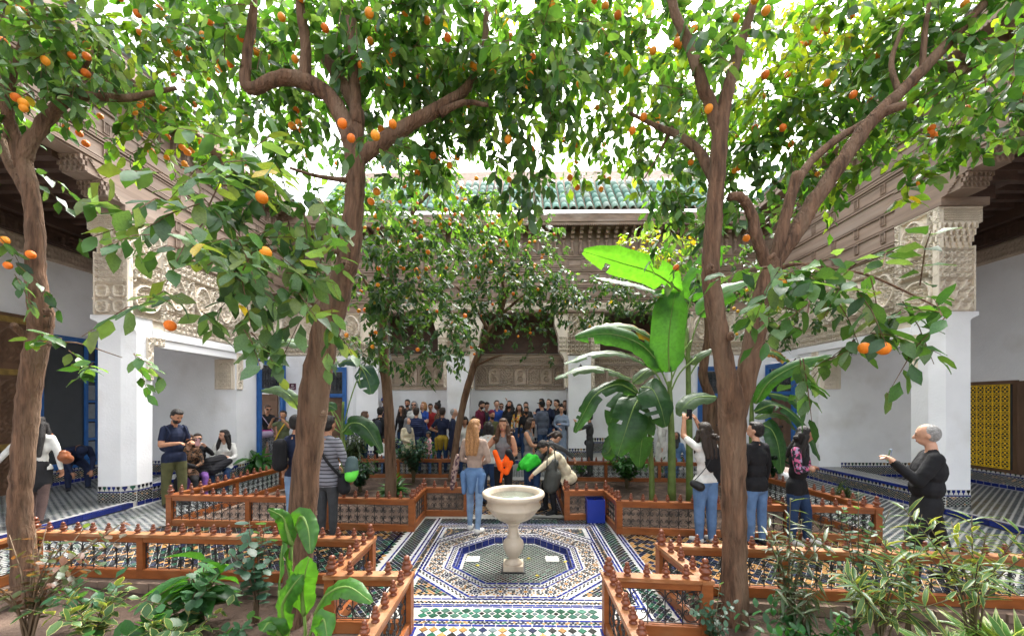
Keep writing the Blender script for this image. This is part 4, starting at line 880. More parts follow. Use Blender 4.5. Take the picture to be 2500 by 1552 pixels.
def tree(name, label, cat, trunk, limbs, clusters, slim=1.0, knots=(), dens=1.0, tpl=CITRUS, lsize=(.115, .165), single=300, fruit_r=.036, group='orange trees in the courtyard', fruit_cols=((.95, .26, .01), (.95, .33, .015), (.90, .20, .008))):
    base = P(*trunk[0][:3]); root = thing(name, label, cat, (0, 0, 0), group)
    p, r = limb([(a, b, c, e * slim) for a, b, c, e in trunk], 6, 16, .06); p = [p[0] - Vector((0, 0, .25))] + p; r = [r[0] * 1.25] + r
    m = MB(); m.tube(p, r, 16, jit=.035); tk = m.build('trunk', M['bark'], root, True)
    for L_ in limbs:
        p, r = limb([(a, b, c, e * (.4 + .6 * slim)) for a, b, c, e in L_], 5, 9, .10); MB().tube(p, r, 9, jit=.05).build('branch', M['bark'], root, True)
    for ku, kv, kd, kr in knots:                       # healed pruning scars
        c = P(ku * 1.0263, kv * 1.0263, kd); rg = MB()
        for e in range(3): rg.tube([c + Vector((math.cos(w * PI / 6) * kr * (1 - .25 * e), -.012 * e, math.sin(w * PI / 6) * kr * (1.25 - .3 * e))) for w in range(13)], kr * (.42 - .06 * e), 6)
        rg.build('knot', M['bark'], root, True)
    pos, ax, nr, sz, cl, tw = [], [], [], [], [], []; fruits = []
    for (u, v, d, ru, rv, rd, cover, nfr, tone) in clusters:
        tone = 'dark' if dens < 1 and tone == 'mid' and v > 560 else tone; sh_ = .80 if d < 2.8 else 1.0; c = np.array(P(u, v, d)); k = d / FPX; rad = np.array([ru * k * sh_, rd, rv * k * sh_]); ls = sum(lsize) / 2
        area = PI * ru * rv * (.85 if d < 2.8 else 1); leafpx = (ls * FPX / d) ** 2 * .52 * .55; d = d + (.32 if v < 330 and d < 3.9 else 0); c = np.array(P(u, v, d)); k = d / FPX; nl = cover * 1.2 * dens * area / leafpx; nt = max(3, int(nl / 8))
        dirn = unit(RNG.normal(size=(nt, 3))); rr = RNG.random((nt, 1)) ** .45; st = c + dirn * rr * rad
        out = unit(dirn * [1, 1, .6] + RNG.normal(size=(nt, 3)) * .5 + [0, 0, -.35]); ln = RNG.uniform(.16, .34, (nt, 1)) * (ls / .105)
        if d > 5.5: ln *= .8
        bend = np.array([0, 0, -1.0]) * RNG.uniform(.2, .7, (nt, 1))
        for a in range(nt): tw.append((st[a], st[a] + out[a] * ln[a] * .5, st[a] + out[a] * ln[a] + bend[a] * ln[a] * .5))
        m_ = 8
        for j in range(m_):
            t = (j + .6) / m_; q = st + out * ln * t + bend * ln * t * t * .5; tdir = unit(out + bend * t)
            side = unit(np.cross(tdir, RNG.normal(size=(nt, 3)) * .35 + [0, 0, 1])) * (1 if j % 2 else -1)
            a = unit(tdir * .55 + side * .75 + RNG.normal(size=(nt, 3)) * .28 + [0, 0, -.42]); nn = unit(RNG.normal(size=(nt, 3)) * .42 + [0, -.12, 1])
            s = RNG.uniform(*lsize, nt)
            pos.append(q + RNG.normal(size=(nt, 3)) * .01); ax.append(a); nr.append(nn); sz.append(s); cl.append(tone_cols(tone, nt) * (.62 + .40 * RNG.random((nt, 1))))
        for _ in range(nfr):
            e = unit(RNG.normal(size=3)) * RNG.random() ** .33 * .95; fruits.append(c + e * rad + [0, -.05, -.06])
    pos, ax, nr, sz, cl = map(np.concatenate, (pos, ax, nr, sz, cl))
    keep = pos[:, 1] > .9; pos, ax, nr, sz, cl = pos[keep], ax[keep], nr[keep], sz[keep], cl[keep]
    dep = np.linalg.norm(pos - [0, 0, CAMH], axis=1) - sz * 6; x = pos[:, 0] * _c + pos[:, 1] * _s; yy = -pos[:, 0] * _s + pos[:, 1] * _c
    inside = (np.abs(x / yy) < 1.3) & ((pos[:, 2] - CAMH) / yy < 1.02); order = np.argsort(dep + 100 * ~inside)
    one = order[:single]; rest = order[single:]
    link('crown', leaf_cloud('crown', tpl, pos[rest], ax[rest], nr[rest], sz[rest], cl[rest], M['leaf']), root)['kind'] = 'stuff'
    for i in one: leaf_obj(LM['citrus'], root, pos[i], ax[i], nr[i], sz[i], cl[i])
    tm = MB()
    for a, b, c2 in tw: tm.tube([a, b, c2], [.0045, .0035, .002], 3, cap=False)
    tm.build('twigs', M['bark'], root, kind='stuff')
    for q in fruits:
        link('orange', ora_me, root, tuple(q), (random.uniform(-.6, .6), random.uniform(-.6, .6), random.uniform(0, 6)), fruit_r * random.uniform(.85, 1.12), jit(random.choice(fruit_cols), .1))
    return root

def D_(*pts): return [(u * 1.0263, v * 1.0263, d, r) for u, v, d, r in pts]   # traced on a 2436-pixel copy
# near left tree
tree('orange_tree', 'leaning orange tree with thick trunk in the near left bed, front of the striped shirt', 'tree', slim=.8, knots=((822, 632, 3.38, .035), (770, 985, 3.4, .02)), trunk=
     D_((700, 1455, 3.6, .155), (712, 1330, 3.6, .14), (728, 1130, 3.58, .15), (750, 930, 3.55, .155), (778, 780, 3.5, .145), (815, 665, 3.5, .125), (832, 590, 3.5, .12), (842, 490, 3.5, .105), (846, 400, 3.5, .10), (835, 330, 3.5, .09)),
     limbs=[D_((838, 345, 3.5, .085), (815, 285, 3.5, .085), (785, 230, 3.5, .08), (722, 192, 3.45, .075), (664, 188, 3.4, .065), (592, 211, 3.35, .055), (586, 150, 3.35, .045), (600, 60, 3.35, .04), (605, -30, 3.3, .03)),
      D_((725, 192, 3.45, .06), (727, 105, 3.45, .05), (716, 30, 3.4, .045), (715, -40, 3.4, .03)), D_((838, 360, 3.5, .08), (850, 270, 3.6, .075), (800, 175, 3.6, .06), (765, 130, 3.6, .05)), D_((848, 300, 3.55, .07), (842, 180, 3.6, .055), (835, 60, 3.6, .045), (830, -40, 3.6, .03)),
      D_((838, 390, 3.5, .07), (925, 325, 3.6, .075), (1012, 274, 3.7, .07), (1092, 227, 3.75, .055), (1128, 180, 3.8, .045), (1152, 105, 3.8, .035), (1158, 20, 3.8, .03)), D_((1046, 270, 3.7, .045), (1104, 244, 3.7, .03), (1160, 250, 3.6, .02)),
      D_((838, 430, 3.5, .03), (760, 420, 3.3, .018), (690, 400, 3.1, .012)), D_((815, 600, 3.45, .028), (720, 590, 3.2, .018), (620, 600, 3.0, .01)), D_((790, 760, 3.5, .02), (700, 700, 3.1, .014), (560, 720, 2.9, .008))],
     clusters=[(640, 60, 3.2, 110, 90, .5, 2.2, 5, 'mid'), (760, 100, 3.5, 130, 110, .5, 2.2, 5, 'mid'), (905, 70, 3.3, 140, 100, .5, 2.3, 8, 'mid'), (690, 290, 3.7, 120, 80, .5, 1.7, 5, 'mid'), (960, 190, 3.6, 130, 100, .5, 1.9, 6, 'mid'), (1085, 90, 3.5, 120, 110, .5, 2.0, 7, 'mid'),
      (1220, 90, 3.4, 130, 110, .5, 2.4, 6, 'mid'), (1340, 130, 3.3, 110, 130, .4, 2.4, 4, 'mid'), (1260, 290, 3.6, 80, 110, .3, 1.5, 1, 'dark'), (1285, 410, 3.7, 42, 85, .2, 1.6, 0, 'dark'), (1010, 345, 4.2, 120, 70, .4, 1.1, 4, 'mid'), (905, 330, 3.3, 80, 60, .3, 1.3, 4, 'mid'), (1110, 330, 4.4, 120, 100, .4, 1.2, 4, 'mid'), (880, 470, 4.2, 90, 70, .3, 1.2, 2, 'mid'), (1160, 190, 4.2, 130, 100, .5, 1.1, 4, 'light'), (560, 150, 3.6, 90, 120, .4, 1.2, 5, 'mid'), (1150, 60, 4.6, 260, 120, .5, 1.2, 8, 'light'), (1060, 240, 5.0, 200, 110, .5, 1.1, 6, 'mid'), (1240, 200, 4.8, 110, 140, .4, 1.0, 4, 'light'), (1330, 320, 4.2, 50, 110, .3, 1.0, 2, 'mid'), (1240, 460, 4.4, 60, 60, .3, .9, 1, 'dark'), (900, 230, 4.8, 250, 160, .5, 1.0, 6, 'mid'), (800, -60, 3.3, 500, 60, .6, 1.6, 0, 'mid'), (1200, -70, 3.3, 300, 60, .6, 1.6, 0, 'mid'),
      (460, 440, 2.44, 115, 62, .3, 1.6, 0, 'pale'), (610, 425, 2.52, 130, 75, .3, 1.8, 0, 'pale'), (730, 480, 2.60, 105, 85, .3, 1.7, 1, 'pale'), (440, 545, 2.35, 85, 62, .25, 1.6, 0, 'pale'), (565, 565, 2.44, 130, 85, .3, 1.9, 0, 'pale'), (700, 600, 2.52, 100, 85, .3, 1.7, 1, 'pale'), (485, 660, 2.35, 115, 55, .25, 1.7, 0, 'pale'), (625, 695, 2.35, 130, 62, .3, 1.9, 0, 'pale'), (765, 700, 2.52, 75, 65, .25, 1.5, 0, 'pale'), (470, 765, 2.35, 70, 48, .2, 1.5, 1, 'pale'), (575, 790, 2.35, 55, 45, .2, 1.3, 0, 'pale'), (770, 775, 2.69, 75, 45, .2, 1.3, 0, 'pale'), (640, 500, 2.77, 150, 110, .3, 1.0, 0, 'dark'), (600, 640, 2.69, 160, 110, .3, .9, 0, 'dark')])
# far left tree in the same bed
tree('orange_tree', 'knobbly orange tree at the left edge, in front of the woman in black shorts', 'tree', slim=.64, knots=((112, 742, 3.76, .03),), trunk=
     D_((62, 1440, 3.9, .155), (55, 1300, 3.9, .14), (48, 1200, 3.9, .135), (55, 1100, 3.9, .135), (62, 1000, 3.9, .135), (75, 900, 3.9, .135), (92, 800, 3.88, .135), (98, 745, 3.86, .14), (85, 660, 3.85, .115), (84, 560, 3.85, .11), (72, 450, 3.85, .10), (52, 375, 3.85, .10)),
     limbs=[D_((50, 390, 3.85, .085), (75, 335, 3.85, .075), (112, 285, 3.9, .07), (165, 236, 3.95, .065), (230, 230, 4.0, .055), (300, 234, 4.1, .045), (360, 222, 4.2, .035), (420, 210, 4.3, .025)), D_((165, 240, 3.95, .035), (185, 190, 4, .03), (215, 140, 4, .02)), D_((55, 400, 3.85, .08), (30, 310, 3.8, .065), (8, 240, 3.7, .05), (-20, 150, 3.7, .04)), D_((78, 480, 3.85, .08), (30, 395, 3.95, .07), (5, 340, 4.0, .06), (-40, 280, 4, .05)), D_((20, 330, 3.95, .05), (30, 200, 3.9, .035), (60, 60, 3.9, .025)),
      D_((90, 830, 3.88, .05), (62, 800, 3.8, .045), (40, 782, 3.72, .038), (32, 772, 3.68, .034)), D_((115, 820, 3.85, .018), (180, 815, 3.8, .01), (290, 850, 3.75, .005))],
     clusters=[(60, 90, 3.5, 140, 110, .5, 1.9, 4, 'mid'), (215, 120, 4.0, 120, 110, .5, 1.5, 6, 'pale'), (330, 60, 4.3, 140, 90, .5, 1.6, 8, 'pale'), (360, 240, 4.5, 140, 80, .4, .8, 10, 'light'), (440, 330, 4.7, 130, 80, .4, .7, 10, 'light'), (45, 240, 3.4, 70, 70, .3, 1.6, 3, 'mid'), (480, 140, 4.8, 130, 120, .5, 1.2, 12, 'light'), (540, 330, 4.9, 80, 80, .4, .9, 6, 'light'), (-120, 120, 3.6, 140, 160, .5, 1.6, 4, 'mid'), (25, 620, 3.6, 42, 85, .2, 1.2, 3, 'dark'), (20, 400, 4.2, 40, 60, .2, 1.0, 0, 'dark'), (165, 850, 3.85, 35, 25, .12, .9, 0, 'light'), (285, 870, 3.75, 75, 26, .15, 1.5, 0, 'mid'), (400, -50, 4.2, 300, 60, .6, 1.5, 0, 'mid'), (560, 60, 4.6, 120, 80, .5, 1.2, 6, 'mid'), (180, 330, 4.6, 60, 40, .3, .4, 4, 'light')], single=260)
# near right tree
tree('orange_tree', 'forked orange tree in the near right bed, beside the woman in blue jeans', 'tree', slim=.77, knots=((1690, 640, 3.36, .03), (1738, 800, 3.38, .025)), trunk=
     D_((1748, 1450, 3.6, .15), (1748, 1330, 3.6, .135), (1746, 1200, 3.58, .135), (1744, 1080, 3.56, .14), (1742, 985, 3.55, .15), (1730, 900, 3.5, .115), (1712, 800, 3.48, .105), (1694, 690, 3.45, .10), (1692, 610, 3.45, .095), (1700, 500, 3.42, .09), (1708, 390, 3.4, .085), (1715, 300, 3.4, .08), (1735, 200, 3.4, .065), (1768, 90, 3.4, .05), (1800, -20, 3.4, .04)),
     limbs=[D_((1748, 1000, 3.55, .10), (1772, 900, 3.55, .105), (1795, 800, 3.52, .10), (1812, 720, 3.5, .10), (1832, 640, 3.48, .095), (1828, 610, 3.46, .08)), D_((1830, 640, 3.48, .08), (1880, 570, 3.5, .085), (1930, 490, 3.5, .08), (1995, 395, 3.5, .075), (2070, 290, 3.5, .07), (2140, 222, 3.5, .06), (2230, 130, 3.5, .055), (2335, 15, 3.5, .045), (2390, -50, 3.5, .04)),
      D_((1828, 640, 3.46, .06), (1800, 570, 3.44, .055), (1788, 510, 3.44, .05), (1762, 470, 3.42, .045), (1735, 468, 3.4, .04)), D_((1840, 630, 3.46, .06), (1858, 560, 3.44, .06), (1880, 470, 3.45, .05), (1895, 412, 3.45, .045)), D_((1880, 470, 3.48, .045), (1920, 395, 3.55, .045), (1985, 335, 3.6, .04), (2060, 290, 3.62, .035)), D_((2070, 295, 3.5, .05), (2110, 265, 3.45, .045), (2155, 248, 3.4, .04)),
      D_((1712, 320, 3.42, .065), (1690, 250, 3.42, .06), (1662, 180, 3.4, .055), (1640, 110, 3.4, .05), (1605, 30, 3.4, .045), (1590, -40, 3.4, .04)), D_((1705, 450, 3.42, .055), (1670, 370, 3.6, .05), (1620, 325, 3.8, .045), (1560, 300, 4.0, .03), (1500, 270, 4.2, .02)), D_((2140, 225, 3.5, .03), (2120, 150, 3.6, .025), (2150, 60, 3.6, .02)), D_((2195, 165, 3.5, .03), (2200, 80, 3.5, .025), (2210, 10, 3.5, .02)), D_((1845, 640, 3.46, .025), (1900, 628, 3.3, .016), (1990, 640, 3.1, .012), (2080, 660, 3.0, .01), (2250, 740, 2.85, .006)), D_((1950, 640, 3.2, .012), (1930, 700, 3.1, .008), (1915, 780, 3.0, .005)), D_((1600, 300, 3.9, .02), (1570, 360, 4, .012), (1530, 430, 4.1, .007))],
     clusters=[(1490, 60, 4.2, 110, 100, .5, 1.6, 5, 'mid'), (1420, 120, 5.0, 110, 140, .5, 1.1, 4, 'light'), (1560, 130, 5.2, 160, 140, .5, 1.1, 5, 'yellow'), (1700, 300, 5.2, 150, 120, .5, 1.0, 3, 'light'), (1480, 330, 5.4, 90, 60, .4, .8, 4, 'light'), (1700, 440, 5.0, 110, 70, .4, 1.0, 3, 'mid'), (2000, 330, 5.2, 200, 90, .4, .9, 2, 'light'), (2300, 220, 4.8, 180, 110, .4, 1.0, 2, 'light'), (1650, 500, 5.0, 70, 50, .3, 1.0, 1, 'mid'), (1440, 230, 4.6, 90, 100, .4, 1.0, 6, 'light'), (1560, 260, 4.2, 100, 100, .4, 1.2, 5, 'light'), (1645, 90, 3.7, 110, 100, .4, 1.5, 5, 'mid'), (1720, 190, 3.2, 60, 110, .3, 1.5, 1, 'mid'), (1805, 60, 3.3, 110, 90, .4, 1.7, 4, 'mid'), (1830, 250, 4.3, 110, 100, .4, 1.2, 3, 'light'), (1950, 120, 4.6, 140, 120, .5, 1.3, 6, 'yellow'), (1960, 290, 4.6, 120, 90, .4, 1.2, 3, 'light'), (2080, 90, 4.3, 120, 90, .5, 1.6, 4, 'light'), (2060, 230, 4.0, 100, 80, .4, 1.3, 2, 'mid'), (2180, 150, 3.8, 110, 110, .4, 1.4, 3, 'mid'), (2300, 90, 3.3, 110, 100, .4, 1.6, 2, 'mid'), (2440, 110, 3.1, 100, 130, .4, 1.8, 2, 'mid'), (2410, 290, 3.7, 110, 80, .3, 1.5, 1, 'mid'), (2270, 310, 3.8, 110, 90, .3, 1.1, 1, 'light'), (2150, 360, 4.2, 110, 70, .3, 1.0, 2, 'light'), (2020, 430, 4.6, 110, 60, .3, .9, 1, 'light'), (1900, 410, 4.6, 110, 80, .4, 1.3, 1, 'mid'), (1765, 420, 4.5, 70, 100, .3, 1.3, 3, 'mid'), (1620, 420, 4.4, 80, 90, .3, 1.3, 1, 'mid'), (1620, 545, 4.6, 40, 45, .2, 1.2, 0, 'mid'), (1450, 420, 5, 70, 60, .3, .6, 6, 'light'), (2240, 440, 4.2, 80, 50, .3, .8, 1, 'light'), (2600, 150, 3.4, 110, 180, .4, 1.5, 2, 'mid'), (2000, -60, 3.4, 500, 60, .6, 1.6, 0, 'mid'), (1500, -60, 3.6, 200, 60, .6, 1.5, 0, 'mid'), (1700, 620, 4.4, 60, 60, .3, .9, 1, 'mid'), (1780, 560, 4.2, 60, 80, .3, 1.0, 1, 'mid'), (1400, 340, 5.2, 40, 80, .3, .7, 4, 'light'), (2120, 20, 5.4, 260, 120, .5, 1.0, 4, 'yellow'), (1800, 150, 5.4, 220, 160, .5, .9, 4, 'light'),
      (1950, 640, 2.52, 90, 38, .2, 1.4, 0, 'mid'), (2050, 680, 2.44, 105, 62, .25, 1.7, 0, 'dark'), (2160, 645, 2.44, 75, 45, .2, 1.4, 0, 'pale'), (2010, 770, 2.44, 95, 55, .2, 1.5, 0, 'mid'), (2230, 730, 2.35, 80, 38, .2, 1.4, 0, 'dark'), (1950, 845, 2.52, 50, 50, .15, 1.4, 0, 'mid'), (2310, 775, 2.35, 50, 22, .1, 1.2, 0, 'mid'), (2115, 815, 2.44, 45, 45, .15, 1.4, 2, 'mid'), (1880, 700, 2.60, 40, 60, .15, 1.0, 1, 'mid')])
# trees of the far beds
FAR = dict(tpl=CITRUS_FAR, single=120, lsize=(.11, .155), dens=.72)
tree('orange_tree', 'slim straight orange tree rising from the far left bed', 'tree', D_((930, 1180, 7.9, .115), (928, 1050, 7.9, .105), (922, 940, 7.9, .10), (913, 850, 7.9, .10), (912, 750, 7.85, .10), (932, 640, 7.8, .085), (936, 560, 7.8, .075), (925, 480, 7.8, .06)),
     [D_((935, 590, 7.8, .05), (985, 500, 7.8, .045), (1050, 430, 7.8, .03)), D_((913, 760, 7.85, .04), (880, 690, 7.7, .03), (850, 640, 7.6, .02)), D_((920, 720, 7.85, .04), (980, 690, 7.8, .03), (1030, 700, 7.7, .015))],
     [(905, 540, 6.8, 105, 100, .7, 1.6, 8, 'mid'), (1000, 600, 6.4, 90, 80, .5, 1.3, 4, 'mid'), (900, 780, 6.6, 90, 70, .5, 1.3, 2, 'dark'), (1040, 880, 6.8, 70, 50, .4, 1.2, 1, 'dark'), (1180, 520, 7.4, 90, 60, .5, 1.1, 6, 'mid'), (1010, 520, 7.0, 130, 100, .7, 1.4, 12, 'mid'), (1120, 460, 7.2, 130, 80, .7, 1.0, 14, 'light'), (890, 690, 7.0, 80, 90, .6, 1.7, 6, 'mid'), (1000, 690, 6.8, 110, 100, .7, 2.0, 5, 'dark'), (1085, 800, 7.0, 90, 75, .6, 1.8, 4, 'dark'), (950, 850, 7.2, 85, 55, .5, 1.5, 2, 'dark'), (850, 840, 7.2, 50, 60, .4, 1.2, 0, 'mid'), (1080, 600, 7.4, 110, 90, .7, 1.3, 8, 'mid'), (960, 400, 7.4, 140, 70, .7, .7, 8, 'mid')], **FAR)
tree('orange_tree', 'orange tree with leaning trunk growing beside the queue', 'tree', D_((1075, 1130, 9.7, .085), (1092, 1010, 9.7, .085), (1118, 900, 9.7, .085), (1150, 815, 9.7, .085), (1185, 755, 9.7, .075), (1205, 690, 9.7, .06)),
     [D_((1165, 790, 9.7, .05), (1125, 725, 9.6, .045), (1085, 680, 9.5, .03)), D_((1200, 700, 9.7, .05), (1190, 640, 9.6, .04), (1170, 580, 9.5, .03)), D_((1190, 750, 9.7, .045), (1250, 700, 9.6, .03), (1310, 670, 9.5, .02)), D_((1130, 870, 9.7, .035), (1175, 850, 9.6, .03), (1195, 845, 9.5, .02))],
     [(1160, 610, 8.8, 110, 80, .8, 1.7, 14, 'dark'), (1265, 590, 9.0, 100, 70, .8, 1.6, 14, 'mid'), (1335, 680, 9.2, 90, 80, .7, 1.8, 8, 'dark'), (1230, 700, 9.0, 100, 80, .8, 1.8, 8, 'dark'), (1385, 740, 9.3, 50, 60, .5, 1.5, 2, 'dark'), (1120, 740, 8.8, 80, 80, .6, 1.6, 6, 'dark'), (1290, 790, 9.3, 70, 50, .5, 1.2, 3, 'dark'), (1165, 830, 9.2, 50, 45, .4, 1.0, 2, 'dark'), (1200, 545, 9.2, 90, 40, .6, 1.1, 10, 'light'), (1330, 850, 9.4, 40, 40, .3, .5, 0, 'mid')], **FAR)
tree('orange_tree', 'orange tree with pale crown behind the banana plant', 'tree', D_((1695, 1080, 9.2, .115), (1690, 1000, 9.2, .11), (1692, 950, 9.2, .10), (1672, 890, 9.2, .10), (1685, 800, 9.2, .09), (1680, 700, 9.2, .075), (1660, 640, 9.2, .06)),
     [D_((1680, 740, 9.2, .05), (1600, 670, 9.2, .035), (1530, 640, 9.2, .02)), D_((1682, 760, 9.2, .05), (1770, 690, 9.1, .035), (1850, 670, 9.0, .02))],
     [(1580, 610, 9.0, 110, 50, .7, 1.6, 4, 'yellow'), (1670, 640, 9.0, 90, 60, .7, 1.6, 3, 'light'), (1510, 700, 9.4, 85, 70, .7, 1.8, 3, 'dark'), (1610, 725, 9.4, 100, 45, .6, 1.6, 2, 'dark'), (1460, 760, 9.5, 45, 45, .4, 1.4, 1, 'dark'), (1790, 680, 8.8, 80, 90, .6, 1.3, 4, 'mid'), (1890, 690, 8.6, 90, 75, .6, 1.4, 8, 'pale'), (1880, 790, 8.6, 90, 55, .5, 1.0, 4, 'mid'), (1960, 760, 8.6, 50, 60, .4, .9, 2, 'mid')], fruit_cols=((.95, .62, .05), (.95, .5, .03)), **FAR)

# ------------------------------------------------------------------ banana plants
def banana_leaf(parent, pts, w, nrm, col, tears=3, brown=False, name='leaf'):
    """pts: (u, v, d) along the midrib from stalk to tip; w: half width; nrm: direction the blade faces"""
    c = catmull([P(*p) for p in pts], 6); n = len(c); V = []; Fc = []; cols = []; nv = Vector(nrm).normalized()
    cuts = set(random.sample(range(3, n - 2), min(tears, max(0, n - 5)))); K = 3
    wob = [random.uniform(-.05, .05) for _ in range(n)]
    rows = []
    for i, p in enumerate(c):
        t = i / (n - 1); tg = (c[min(i + 1, n - 1)] - c[max(i - 1, 0)]).normalized(); sd = tg.cross(nv).normalized(); up = sd.cross(tg)
        ww = w * max(.03, min(1, (t + .02) * 6) ** .7 * min(1, (1.02 - t) * 3.2) ** .6); row = []
        for k in range(-K, K + 1):
            f = k / K; lift = (.32 * abs(f) - .55 * f * f) * ww + math.sin(i * 2.1 + k) * .012 * abs(f) + wob[i] * abs(f) * w
            V.append(p + sd * (f * ww) + up * lift); e = abs(f) ** 3; cc = Vector(col) * random.uniform(.88, 1.1)
            if brown and abs(f) > .6: cc = Vector(random.choice([(.35, .16, .02), (.45, .33, .03), (.12, .05, .015)]))
            cols.append(tuple(cc)); row.append(len(V) - 1)
        rows.append(row)
    for i in range(n - 1):
        for k in range(2 * K):
            if (i in cuts) and (k < K - 1 if i % 2 else k > K): continue
            Fc.append((rows[i][k], rows[i + 1][k], rows[i + 1][k + 1], rows[i][k + 1]))
    m = MB(); m.v = [tuple(v) for v in V]; m.f = Fc; m.m = [0] * len(Fc); m.c = cols; o = m.build(name, M['leaf'], parent, True)
    MB().tube(c, [max(.004, .018 * (1 - i / n)) for i in range(n)], 5).build('midrib', simple('banana_rib', (.16, .26, .06), .5), o, True); return o
def stalk(parent, pts, name='stalk'):
    q = [Vector((*P(u, v, d), r)) for u, v, d, r in pts]; c = catmull(q, 4); MB().tube([Vector(x[:3]) for x in c], [x[3] for x in c], 10, jit=.04).build(name, simple('banana_stalk', (.13, .19, .05), .5, .15, 20, .35, 5), parent, True)
def petiole(parent, pts, r=.014):
    MB().tube(catmull([P(*p) for p in pts], 4), r, 6).build('petiole', simple('banana_rib', (.16, .26, .06), .5), parent, True)
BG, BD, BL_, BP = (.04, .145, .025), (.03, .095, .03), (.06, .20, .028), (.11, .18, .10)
ba = thing('banana_plant', 'tall banana plant with broad upright leaf in the far right bed', 'banana plant')
stalk(ba, [(1640, 1225, 7.0, .075), (1640, 1100, 7.0, .065), (1637, 1000, 7.0, .05), (1634, 930, 7.0, .035)]); stalk(ba, [(1592, 1225, 7.1, .055), (1590, 1130, 7.1, .045), (1582, 1020, 7.1, .03), (1560, 960, 7.0, .018)])
for pts in ([(1636, 960, 7), (1640, 920, 6.95), (1637, 890, 6.9)], [(1634, 950, 7), (1612, 900, 7), (1590, 872, 7)], [(1630, 965, 7), (1600, 910, 6.9), (1560, 880, 6.9)], [(1634, 940, 7), (1668, 860, 7), (1690, 830, 7)], [(1636, 960, 7), (1660, 910, 7.0), (1700, 872, 7.0)], [(1565, 970, 7), (1545, 940, 7), (1520, 930, 7)]): petiole(ba, pts)
banana_leaf(ba, [(1634, 908, 6.9), (1632, 840, 6.85), (1640, 760, 6.85), (1655, 690, 6.95)], .31, (0, -1, .15), BG, 0)
banana_leaf(ba, [(1662, 712, 6.9), (1600, 668, 6.7), (1510, 640, 6.5), (1424, 614, 6.4)], .24, (.1, -.75, -.55), BL_, 3)
banana_leaf(ba, [(1650, 735, 7.0), (1570, 700, 7.0), (1500, 685, 7.0), (1456, 678, 7.0)], .16, (0, -.4, .9), BP, 1)
banana_leaf(ba, [(1622, 905, 7), (1570, 845, 6.8), (1490, 815, 6.6), (1404, 824, 6.5)], .21, (.2, -.85, .35), BG, 3)
banana_leaf(ba, [(1605, 832, 7.1), (1540, 800, 7.0), (1480, 800, 6.9), (1430, 818, 6.9)], .15, (0, -.7, .6), BG, 2, True)
banana_leaf(ba, [(1576, 890, 6.9), (1520, 862, 6.7), (1450, 862, 6.6), (1378, 888, 6.5)], .13, (0, -.45, .9), BP, 2)
banana_leaf(ba, [(1540, 925, 6.9), (1490, 905, 6.7), (1430, 898, 6.6), (1355, 924, 6.5)], .14, (0, -.5, .85), BP, 2)
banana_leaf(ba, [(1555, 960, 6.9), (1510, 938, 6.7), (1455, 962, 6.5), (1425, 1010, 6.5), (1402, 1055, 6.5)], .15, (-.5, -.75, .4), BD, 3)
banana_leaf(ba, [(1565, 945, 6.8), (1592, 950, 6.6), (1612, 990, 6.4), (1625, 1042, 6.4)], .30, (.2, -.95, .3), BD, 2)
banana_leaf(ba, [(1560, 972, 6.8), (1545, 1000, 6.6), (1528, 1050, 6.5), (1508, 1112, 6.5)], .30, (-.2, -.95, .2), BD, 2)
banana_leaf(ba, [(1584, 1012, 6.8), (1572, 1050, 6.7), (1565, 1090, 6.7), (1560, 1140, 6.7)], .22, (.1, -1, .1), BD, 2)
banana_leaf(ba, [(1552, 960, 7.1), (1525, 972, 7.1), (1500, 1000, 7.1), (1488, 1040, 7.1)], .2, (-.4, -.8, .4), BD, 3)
banana_leaf(ba, [(1545, 935, 7.0), (1580, 905, 7.0), (1620, 895, 7.1)], .12, (0, -.6, .7), BP, 1); banana_leaf(ba, [(1500, 1060, 7.0), (1488, 1100, 7.0), (1470, 1110, 7.0)], .14, (-.2, -1, .1), BD, 1)
bb_ = thing('banana_plant', 'second banana stem just left of the forked orange tree', 'banana plant')
stalk(bb_, [(1684, 1225, 7.4, .07), (1683, 1080, 7.4, .06), (1681, 960, 7.4, .05), (1680, 870, 7.4, .04), (1678, 800, 7.4, .02)])
for pts in ([(1680, 890, 7.4), (1668, 860, 7.3), (1660, 835, 7.2)], [(1682, 920, 7.4), (1700, 890, 7.4), (1718, 872, 7.3)], [(1680, 880, 7.4), (1692, 820, 7.4), (1715, 760, 7.4)], [(1680, 860, 7.4), (1676, 780, 7.4), (1690, 720, 7.4)]): petiole(bb_, pts)
banana_leaf(bb_, [(1684, 888, 7.3), (1705, 868, 7.2), (1740, 852, 7.1)], .11, (0, -.6, .8), BP, 1); banana_leaf(bb_, [(1748, 968, 7.2), (1700, 970, 7.1), (1672, 990, 7.0), (1655, 1014, 7.0)], .16, (-.1, -.7, .7), BP, 1)
banana_leaf(bb_, [(1688, 735, 7.4), (1700, 690, 7.4), (1735, 640, 7.4), (1760, 600, 7.4)], .24, (.2, -.9, .3), BG, 2); banana_leaf(bb_, [(1705, 770, 7.4), (1760, 720, 7.4), (1830, 690, 7.5)], .22, (0, -.8, .5), BL_, 2); banana_leaf(bb_, [(1672, 800, 7.3), (1660, 840, 7.2), (1650, 880, 7.2)], .16, (.2, -1, .1), BP, 1)
banana_leaf(bb_, [(1700, 1060, 7.3), (1712, 1075, 7.3), (1722, 1110, 7.3)], .12, (0, -1, .2), BD, 1)
bc_ = thing('banana_plant', 'banana plant with arching leaves between forked tree and far right pier', 'banana plant')
stalk(bc_, [(1838, 1180, 7.8, .06), (1836, 1090, 7.8, .055), (1835, 1010, 7.8, .04), (1836, 960, 7.8, .02)])
